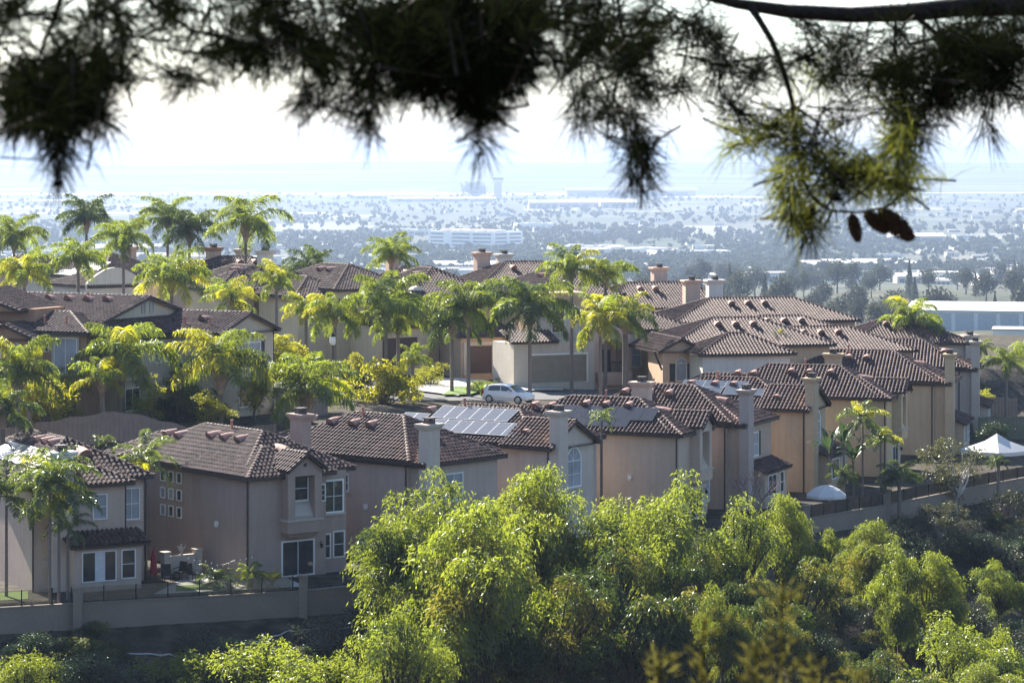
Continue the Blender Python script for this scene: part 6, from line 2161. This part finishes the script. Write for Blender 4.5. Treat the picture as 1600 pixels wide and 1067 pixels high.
    for i in range(290):
        u = rnd.random() ** 1.5
        y = 1 / (1 / 2300 + u * (1 / 8600 - 1 / 2300))
        px = rnd.uniform(-250, 1850)
        x = (px - 800) * y / F
        big = rnd.random()
        sx = rnd.uniform(12, 32) if big < .86 else rnd.uniform(45, 95)
        sy = sx * rnd.uniform(.35, .8); h = rnd.uniform(4.5, 8) if big < .86 else rnd.uniform(7, 12)
        o = link('town_building', rnd.choice(pr), None, (x, y, gz(x, y)), (0, 0, rnd.choice([.1, .2, -.15, .35]) + rnd.uniform(-.1, .1)), (sx, sy, h))
        tag(o, 'low pale building among the trees of the hazy plain', 'building', 'low buildings of the town in the haze')
    # red roofed suburb at the right edge
    MRF = mat('suburb_roof', (.33, .20, .16), rough=.9)
    q = MB(); q.box(-.5, .5, -.5, .5, -.3, .62); q.add([(-.56, -.56, .6), (.56, -.56, .6), (.56, .56, .6), (-.56, .56, .6), (-.25, 0, 1), (.25, 0, 1)], [(0, 1, 5, 4), (1, 2, 5), (2, 3, 4, 5), (3, 0, 4), (3, 2, 1, 0)], 1)
    for k in range(3): q.box(-.4 + k * .3, -.25 + k * .3, -.51, -.5, .15, .45, 2)
    sub = q.mesh('suburb_house', [S_GREY, MRF, mdark])
    for i, (px, d, w_, lb) in enumerate(((1560, 415, 14, 'pale house with a faded red roof behind the lone palm'), (1612, 425, 15, 'pale house with a faded red roof cut by the right edge'), (1585, 520, 20, 'long pale building with a faded roof above the two red roofs at the right'),
                                         (1540, 560, 18, 'farthest faded roofed house left above the lone palm'))):
        x, y = px_xy(px, d); tag(link('suburb_house', sub, None, (x, y, gz(x, y)), (0, 0, .2 + .2 * i), (w_, w_ * .7, 6.5)), lb, 'house')
    # small white boats of roofs: the warehouse
    x, y = px_xy(1568, 860)
    root = empty('warehouse', (x, y, gz(x, y)), R(-14), 'big white flat roofed warehouse at the right behind the end chimneys', 'warehouse')
    wb = MB(); wb.box(-27, 27, -18, 18, -3, 6.4); wb.build('wall', mat('warehouse_wall', (.66, .68, .69), rough=.6), root)
    rf = MB(); rf.add([(-27.6, -18.6, 6.5), (27.6, -18.6, 6.5), (27.6, 0, 8.2), (-27.6, 0, 8.2), (27.6, 18.6, 6.5), (-27.6, 18.6, 6.5)], [(0, 1, 2, 3), (3, 2, 4, 5)])
    rf.add([(-27.6, -18.6, 6.2), (27.6, -18.6, 6.2), (27.6, 18.6, 6.2), (-27.6, 18.6, 6.2), (-27.6, -18.6, 6.5), (27.6, -18.6, 6.5), (27.6, 18.6, 6.5), (-27.6, 18.6, 6.5)], [(0, 1, 5, 4), (1, 2, 6, 5), (2, 3, 7, 6), (3, 0, 4, 7)])
    rf.build('roof', mat('warehouse_roof', (.78, .78, .77), rough=.5, var=.03), root)
    for k in range(8):
        b = MB(); b.box(-26 + k * 6.6, -20.6 + k * 6.6, -18.08, -18.0, .5, 5.6); b.build('bay_panel', mat('bay_panel', (.40, .44, .48), rough=.4), root)
    x, y = px_xy(1604, 700)
    tag(link('office_annex', pr[2], None, (x, y, gz(x, y)), (0, 0, -.2), (16, 12, 5)), 'low grey annex in front of the white warehouse', 'building')

    # white office block, 4 km off
    x, y = px_xy(771, 3700); z = gz(x, y)
    root = empty('office_block', (x, y, z), R(-38), 'long white five storey office block standing out in the hazy town', 'building')
    A, B, Hh = 110, 62, 25
    b = MB(); b.box(-A, 0, 0, B, -4, Hh); b.box(-A, 0, 0, 1, Hh, Hh + 1); b.box(-A, 0, B - 1, B, Hh, Hh + 1); b.box(-1, 0, 1, B - 1, Hh, Hh + 1); b.box(-A, -A + 1, 1, B - 1, Hh, Hh + 1)
    b.build('wall', mat('office_white', (.86, .86, .85), rough=.6, var=.02), root)
    r_ = MB()
    for k in range(5): r_.box(-A + 8 + k * 20, -A + 20 + k * 20, 15, 40, Hh, Hh + 3.5)
    r_.build('roof_plant', cols[1], root)
    for k in range(5):
        zz = 2.5 + k * 4.8
        for j in range(3):
            w_ = MB(); x0 = -A + 4 + j * 36; w_.box(x0, x0 + (30 if j else 22), -.25, 0, zz, zz + 1.9); w_.build('window_band', mdark, root)
        for j in range(2):
            w_ = MB(); w_.box(0, .25, 4 + j * 30, 28 + j * 30, zz, zz + 1.9); w_.build('window_band', mdark, root)
    tag(link('annex_hall', pr[0], None, (*px_xy(800, 3300), gz(*px_xy(800, 3300))), (0, 0, .02), (150, 40, 4)), 'long low pale hall right in front of the white office block', 'building')
    for i, (px, d, sx, sy, h, lb) in enumerate(((848, 7000, 70, 60, 20, 'boxy white hangar right of the control tower'), (905, 7200, 120, 60, 18, 'wide white hangar in the middle of the airfield'), (965, 7100, 90, 60, 20, 'white hangar at the right of the wide one'), (985, 9300, 420, 60, 28, 'long grey hangar on the far side of the airfield'),
                                                (690, 8200, 300, 80, 12, 'long pale shed before the airfield'), (600, 8800, 200, 80, 14, 'pale shed at the left of the airfield'))):
        x, y = px_xy(px, d)
        tag(link('hangar', pr[1], None, (x, y, gz(x, y)), (0, 0, .05), (sx, sy, h)), lb, 'hangar')
    x, y = px_xy(778, 8600)
    root = empty('control_tower', (x, y, gz(x, y)), 0, 'pale airfield control tower in the haze', 'tower')
    t = MB(); t.frustum(0, 0, -2, 52, 13, 13, 11, 11); t.build('shaft', cols[1], root)
    t = MB(); t.frustum(0, 0, 52, 60, 14, 14, 19, 19); t.frustum(0, 0, 66, 69, 20, 20, 17, 17); t.build('gallery', cols[0], root)
    t = MB(); t.frustum(0, 0, 60, 66, 15, 15, 18, 18); t.build('cab_glass', mdark, root)
    x, y = px_xy(742, 8500)
    c, d, w_ = blob_tree_quads(rng, 700, 46, 62)
    root = empty('far_tree', (x, y, gz(x, y) - 3), 0, 'single great round tree beside the control tower', 'tree')
    link('crown', quads('crown', leaf_quads(c, d, w_, 9.0, 6.0), L_FAR), root)
    t = MB(); t.tube([(0, 0, -2), (0, 0, 35)], [5, 3], 6); t.build('trunk', BARKD, root)
    # runways: pale strips across the plain
    MRW = mat('runway_concrete', (.62, .61, .58), rough=.9, var=.05, scale=.01)
    for y0, y1, x0, x1, lb in ((9600, 10150, -2600, 480, 'broad pale runway across the far plain, left part'), (10150, 10330, 900, 2600, 'thin pale runway across the far plain, right part'), (6300, 6420, -2000, -420, 'pale taxiway strip at the left of the plain'),
                               (8300, 8500, -2400, -1250, 'pale apron at the far left of the plain'), (9000, 9250, 480, 800, 'pale apron in front of the long hangar')):
        mb = MB(); n = 12
        V = [(x0 + (x1 - x0) * i / n, yy, gz(x0 + (x1 - x0) * i / n, yy) + 1.2) for yy in (y0, y1) for i in range(n + 1)]
        mb.add(V, [(i, i + 1, i + n + 2, i + n + 1) for i in range(n)])
        tag(mb.build('runway', MRW), lb, 'runway', kind='structure')
    for y0, px0, px1, w_, lb in ((2650, 900, 1240, 26, 'pale road through the trees right of the centre'), (2450, 1000, 1500, 22, 'pale road below the tree belt on the right'), (3350, 560, 900, 30, 'pale highway in front of the white office block')):
        mb = MB(); n = 16
        V = []
        for k in range(2):
            for i in range(n + 1):
                px = px0 + (px1 - px0) * i / n; yy = y0 + k * w_ * 3 + 60 * math.sin(i / 5)
                x = (px - 800) * yy / F; V.append((x, yy, gz(x, yy) + 2.5))
        mb.add(V, [(i, i + 1, i + n + 2, i + n + 1) for i in range(n)])
        tag(mb.build('far_road', MRW), lb, 'road', kind='structure')


def build_haze():
    m, N, L = newmat('haze')
    out = N.new('ShaderNodeOutputMaterial')
    v = N.new('ShaderNodeVolumePrincipled')
    v.inputs['Color'].default_value = (.35, .45, .63, 1)
    v.inputs['Density'].default_value = 1.0e-4
    v.inputs['Anisotropy'].default_value = 0.3
    L.new(v.outputs[0], out.inputs['Volume'])
    mb = MB(); mb.box(-41000, 41000, -80, 60500, -125, 140)
    o = mb.build('haze', m)
    tag(o, 'pale blue haze over the plain', 'haze', kind='stuff')
# ------------------------------------------------------------------ pine bough hanging into the top of the view
PB_BARK = mat('pine_bark', (.035, .027, .022), rough=.95, var=.2, scale=25, bump=.5, bscale=60)
CONE = mat('pine_cone', (.055, .032, .022), rough=.85, var=.2, scale=60)


def needles(rng, base, ax, n, ln, spread, wd=.0013):
    """a tuft: n needles fanned round the axis"""
    d = unit(np.broadcast_to(ax, (n, 3)) * rng.uniform(.25, 1.2, (n, 1)) + unit(rng.normal(size=(n, 3))) * spread)
    l = ln * rng.uniform(.65, 1.1, (n, 1))
    b = base + rng.normal(scale=.006, size=(n, 3))
    sag = np.array([0, 0, -1]) * l * .10
    w_ = perp(rng, d) * wd
    mid = b + d * l * .5
    tip = b + d * l + sag
    q1 = np.stack([b - w_ * .7, b + w_ * .7, mid + w_, mid - w_], 1)
    q2 = np.stack([mid - w_, mid + w_, tip + w_ * .2, tip - w_ * .2], 1)
    return [q1, q2]


def build_pine():
    rng = np.random.default_rng(6)
    g = gz(3.4, 7.0)
    root = empty('pine_tree', (3.4, 7.0, g), 0, 'dark out of focus pine whose boughs hang across the top of the view', 'pine tree')
    o = Vector((3.4, 7.0, g))
    W = lambda px, py, d: at(px, py, d) - o
    t = MB(); t.tube([(0, 0, -.3), (.02, .02, 1.2), (0, .05, 2.6), (-.05, .05, 5.0), (0, 0, 7.5)], [.26, .21, .18, .13, .07], 12)
    t.build('trunk', PB_BARK, root)

    def limb(pts, rads, n=8):
        mb = MB(); mb.tube(pts, rads, n)
        # fine irregularity comes from the path itself
        return mb.build('limb', PB_BARK, root, smooth=True)
    H = Vector((-.02, .05, 0))
    # thick limb of the right half
    limb([(0, .05, 2.75), W(2100, -60, 6.9), W(1750, -22, 6.7), W(1600, 8, 6.6), W(1500, 12, 6.55), W(1420, 20, 6.5), W(1330, 24, 6.45), W(1230, 18, 6.4), W(1150, 6, 6.35), W(1060, -18, 6.3), W(960, -40, 6.2)],
         [.075, .05, .030, .0255, .023, .021, .0185, .016, .012, .010, .007])
    limb([(0, .05, 3.2), W(2100, -330, 6.0), W(1500, -190, 5.2), W(1000, -110, 4.8), W(760, -60, 4.7), W(520, -35, 4.6), W(250, -30, 4.5), W(-50, -10, 4.4)], [.07, .05, .03, .022, .018, .014, .011, .007])
    subs = [
        ([(1168, 6), (1184, 28), (1205, 62), (1224, 110), (1238, 160), (1242, 210), (1250, 262), (1262, 300)], 6.35, .0095),
        ([(1240, 165), (1275, 190), (1300, 215), (1330, 225)], 6.3, .004),
        ([(1400, 20), (1398, 60), (1400, 100), (1420, 125)], 6.45, .0045),
        ([(1360, 22), (1352, 70), (1362, 120)], 6.45, .003),
        ([(1430, 25), (1470, 60), (1540, 82), (1600, 90)], 6.5, .008),
        ([(1262, 300), (1285, 322), (1300, 330), (1345, 332), (1390, 322), (1415, 300)], 6.25, .005),
        ([(1300, 332), (1290, 352), (1278, 372)], 6.25, .0028),
        ([(1085, 20), (1105, 70), (1130, 105)], 6.3, .003),
        ([(1130, 105), (1165, 130), (1210, 150)], 6.3, .003),
        ([(1120, 185), (1160, 192), (1215, 205)], 6.3, .003),
        ([(960, -30), (975, 60), (960, 150), (985, 245)], 5.9, .0045),
        ([(985, 150), (1040, 150), (1075, 140)], 5.9, .003),
        ([(100, -20), (85, 30), (66, 75), (50, 120)], 4.5, .0055),
        ([(50, 120), (90, 100), (140, 90), (185, 60), (215, 20), (240, -20)], 4.5, .003),
        ([(215, -25), (240, 10), (300, 48), (340, 58), (400, 70), (470, 60)], 4.55, .0055),
        ([(300, 48), (285, 90), (262, 150)], 4.55, .003),
        ([(0, 246), (60, 250), (125, 262)], 4.4, .002),
        ([(480, -20), (500, 70), (520, 140), (505, 170)], 4.65, .004),
        ([(620, -20), (640, 70), (655, 140)], 4.7, .006), ([(760, -30), (765, 80), (755, 200)], 4.75, .006), ([(880, -30), (885, 50), (900, 130)], 5.2, .004),
        ([(1600, 100), (1560, 60), (1545, 130)], 6.5, .004),
        ([(1440, 120), (1450, 170), (1410, 230), (1418, 290)], 6.3, .004),
    ]
    for P, d, r in subs:
        pts = [W(px, py, d) for px, py in P]
        limb(pts, [r * (1 - .65 * i / (len(pts) - 1)) for i in range(len(pts))], 6)
    # needle masses: centre, radii (photo px), distance, tufts, share painted sunlit, needles per tuft
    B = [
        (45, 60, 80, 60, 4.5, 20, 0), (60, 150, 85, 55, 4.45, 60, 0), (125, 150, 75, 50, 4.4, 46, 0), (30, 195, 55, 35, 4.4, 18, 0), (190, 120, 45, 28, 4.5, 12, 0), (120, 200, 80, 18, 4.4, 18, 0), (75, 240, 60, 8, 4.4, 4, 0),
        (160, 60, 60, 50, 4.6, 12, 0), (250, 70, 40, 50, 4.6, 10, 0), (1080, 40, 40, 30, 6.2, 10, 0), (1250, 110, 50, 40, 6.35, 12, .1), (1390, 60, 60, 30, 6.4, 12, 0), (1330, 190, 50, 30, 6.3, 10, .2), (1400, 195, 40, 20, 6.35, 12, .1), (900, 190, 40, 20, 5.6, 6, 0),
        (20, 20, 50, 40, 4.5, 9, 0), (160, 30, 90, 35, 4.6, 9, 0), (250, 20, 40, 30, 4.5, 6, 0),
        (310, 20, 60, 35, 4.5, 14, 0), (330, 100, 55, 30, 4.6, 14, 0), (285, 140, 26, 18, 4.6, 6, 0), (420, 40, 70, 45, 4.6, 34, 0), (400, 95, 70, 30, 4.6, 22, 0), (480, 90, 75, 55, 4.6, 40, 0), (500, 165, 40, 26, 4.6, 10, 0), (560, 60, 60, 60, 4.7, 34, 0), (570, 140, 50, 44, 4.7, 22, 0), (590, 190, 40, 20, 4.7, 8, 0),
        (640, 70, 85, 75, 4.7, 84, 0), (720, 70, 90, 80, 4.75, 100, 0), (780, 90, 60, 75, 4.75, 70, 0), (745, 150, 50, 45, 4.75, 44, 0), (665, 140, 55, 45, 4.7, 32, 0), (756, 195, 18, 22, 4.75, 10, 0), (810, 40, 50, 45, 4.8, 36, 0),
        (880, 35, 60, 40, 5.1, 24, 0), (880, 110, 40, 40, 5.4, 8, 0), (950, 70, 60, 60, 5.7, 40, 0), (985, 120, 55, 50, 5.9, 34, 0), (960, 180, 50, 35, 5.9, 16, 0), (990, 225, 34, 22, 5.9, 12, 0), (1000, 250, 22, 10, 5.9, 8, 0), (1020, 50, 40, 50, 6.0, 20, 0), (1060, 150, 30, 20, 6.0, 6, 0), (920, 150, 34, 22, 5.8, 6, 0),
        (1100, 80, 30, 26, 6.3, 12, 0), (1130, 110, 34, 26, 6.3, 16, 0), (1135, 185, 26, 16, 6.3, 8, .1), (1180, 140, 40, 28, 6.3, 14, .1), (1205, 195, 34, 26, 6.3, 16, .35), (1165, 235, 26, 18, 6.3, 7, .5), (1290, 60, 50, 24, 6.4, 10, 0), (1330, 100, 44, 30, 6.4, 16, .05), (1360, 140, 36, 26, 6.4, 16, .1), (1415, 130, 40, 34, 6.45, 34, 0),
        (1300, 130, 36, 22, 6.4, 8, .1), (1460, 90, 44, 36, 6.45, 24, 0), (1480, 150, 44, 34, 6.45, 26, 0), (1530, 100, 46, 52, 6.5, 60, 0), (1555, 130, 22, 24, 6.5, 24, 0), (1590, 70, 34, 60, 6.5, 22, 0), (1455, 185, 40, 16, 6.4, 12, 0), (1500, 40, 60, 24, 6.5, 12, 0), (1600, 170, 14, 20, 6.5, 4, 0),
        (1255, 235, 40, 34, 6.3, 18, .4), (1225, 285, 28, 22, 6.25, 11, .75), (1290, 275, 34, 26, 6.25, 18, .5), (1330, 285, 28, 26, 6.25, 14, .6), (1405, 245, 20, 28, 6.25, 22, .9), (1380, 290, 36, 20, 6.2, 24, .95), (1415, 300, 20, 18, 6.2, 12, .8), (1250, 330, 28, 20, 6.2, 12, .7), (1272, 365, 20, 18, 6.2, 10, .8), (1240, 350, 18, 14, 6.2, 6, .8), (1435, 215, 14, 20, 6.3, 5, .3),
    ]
    def spray(tufts):
        """one spray of needles with its twigs as one part"""
        V = []; M = []; tw = MB()
        for base, ax, L, br, ln, wide in tufts:
            tip = base + ax * L
            tw.tube([base - ax * .03, tip], [.0026, .0016], 4, cap=False)
            for m in range(4):
                q = needles(rng, base + ax * L * (m / 3), ax, (14 if m < 3 else 24), ln, .75 if m < 3 else .55, wide)
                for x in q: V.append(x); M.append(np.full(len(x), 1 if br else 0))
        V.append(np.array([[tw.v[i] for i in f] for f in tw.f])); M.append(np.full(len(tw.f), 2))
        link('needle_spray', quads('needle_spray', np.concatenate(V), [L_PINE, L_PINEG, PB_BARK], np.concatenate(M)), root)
    for cx, cy, rx, ry, d, nt, br in B:
        n0 = nt
        nt = max(3, int(nt * (.62 if n0 >= 60 else .36)))
        ln = .0142 * d; rx, ry = rx * .88, ry * .76
        T = []
        for k in range(nt):
            q = rng.uniform(0, 6.28); s = rng.uniform(0, 1) ** .6
            if k % 5 == 4: s = rng.uniform(.8, 1.75)
            px = cx + rx * s * math.cos(q); py = cy - 12 + ry * s * math.sin(q)
            dd = d + rng.normal() * .18
            tip = np.array(W(px, py, dd))
            ax = unit(np.array([math.cos(q) * .7 + rng.normal() * .4, rng.normal() * .5, -math.sin(q) * .5 + rng.normal() * .4 - .15]))
            L = rng.uniform(.05, .11) * d / 6.3
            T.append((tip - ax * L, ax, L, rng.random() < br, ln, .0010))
        spray(T)
    # a few single tufts reaching low
    for px, py, d in ((90, 236, 4.4), (985, 250, 5.9), (1010, 244, 5.9), (748, 196, 4.75), (1540, 180, 6.5), (475, 118, 4.6)):
        spray([(np.array(W(px, py, d)), np.array([.1, 0, -1]), .03, False, .0142 * d, .0010)])

    def cone_mesh():
        mb = MB(); n = 70
        mb.lathe([(.002, 0), (.016, .01), (.021, .03), (.017, .06), (.006, .088)], 8)
        for i in range(n):
            t = i / n; z = .004 + .082 * t; r = .021 * math.sin(math.pi * min(1, .12 + .86 * t)) ** .7; q = i * 2.39996
            c = Vector((math.cos(q), math.sin(q), 0)); u_ = Vector((-math.sin(q), math.cos(q), 0))
            p = c * r + Vector((0, 0, z))
            mb.add([p - u_ * .006, p + u_ * .006, p + c * .006 + u_ * .004 + Vector((0, 0, .006)), p + c * .006 - u_ * .004 + Vector((0, 0, .006)), p + Vector((0, 0, .012))], [(0, 1, 2, 3), (3, 2, 4), (0, 3, 4), (1, 4, 2)])
        return mb.mesh('pine_cone', CONE)
    cm = cone_mesh()
    for (px, py, d, tx, ty, s) in ((1330, 333, 6.2, 1341, 376, .75), (1350, 330, 6.2, 1385, 362, .95), (1372, 328, 6.2, 1424, 372, 1.05), (1462, 112, 6.4, 1476, 165, .95), (1270, 318, 6.2, 1262, 350, .7), (1292, 305, 6.22, 1315, 312, .6)):
        a, b = W(px, py, d), W(tx, ty, d - .02)
        dr = (b - a); s2 = dr.length / .088
        c = link('pine_cone', cm, root, a, dr.to_track_quat('Z', 'Y').to_euler(), (s2 * .85 if s > .9 else s2 * .8,) * 2 + (s2,))

    # blurred weeds close to the camera at the bottom
    LW = leafmat('weed_leaf', (.09, .085, .03), (.14, .13, .03), tw=.4, gl=.0)
    for i, (px, py, d, hpx, lb) in enumerate(((1100, 965, 4.4, 150, 'blurred yellowish weed stem left of the tall one at the lower edge'), (1222, 925, 4.2, 190, 'tallest blurred weed stem at the lower edge'), (1182, 1010, 4.0, 90, 'blurred broad weed between the two taller stems'), (1275, 1046, 4.3, 60, 'short blurred weed tip right of the tallest stem'), (1030, 1030, 4.4, 70, 'short blurred weed left of the others'), (1340, 1054, 4.2, 50, 'last short blurred weed tip at the right'))):
        tp = at(px, py, d); gb = gz(tp.x, tp.y); h = tp.z - gb
        r = empty('weed', (tp.x, tp.y, gb), 0, lb, 'weed', 'blurred weeds at the lower edge')
        st = MB(); st.tube([(0, 0, -.05), (.02, 0, h * .5), (-.01, .01, h * .8), (0, 0, h)], [.006, .005, .004, .002], 5); st.build('stem', LW, r)
        n = 130
        rr = np.random.default_rng(50 + i)
        top = hpx * d / F
        zz = h - rr.uniform(0, 1, n) ** 1.2 * top * 1.5
        c = np.stack([rr.normal(scale=.009, size=n), rr.normal(scale=.009, size=n), zz], -1)
        dd = unit(rr.normal(size=(n, 3)) * np.array([1, 1, .4]) + np.array([0, 0, .9]))
        link('leaves', quads('leaves', leaf_quads(c + dd * .02, dd, perp(rr, dd), .022, .004), LW), r)
# ------------------------------------------------------------------ assemble
ground_material()
build_terrain()
build_street()
plant_palms()
plant_garden()
plant_canyon()
build_far()
build_pine()
build_haze()
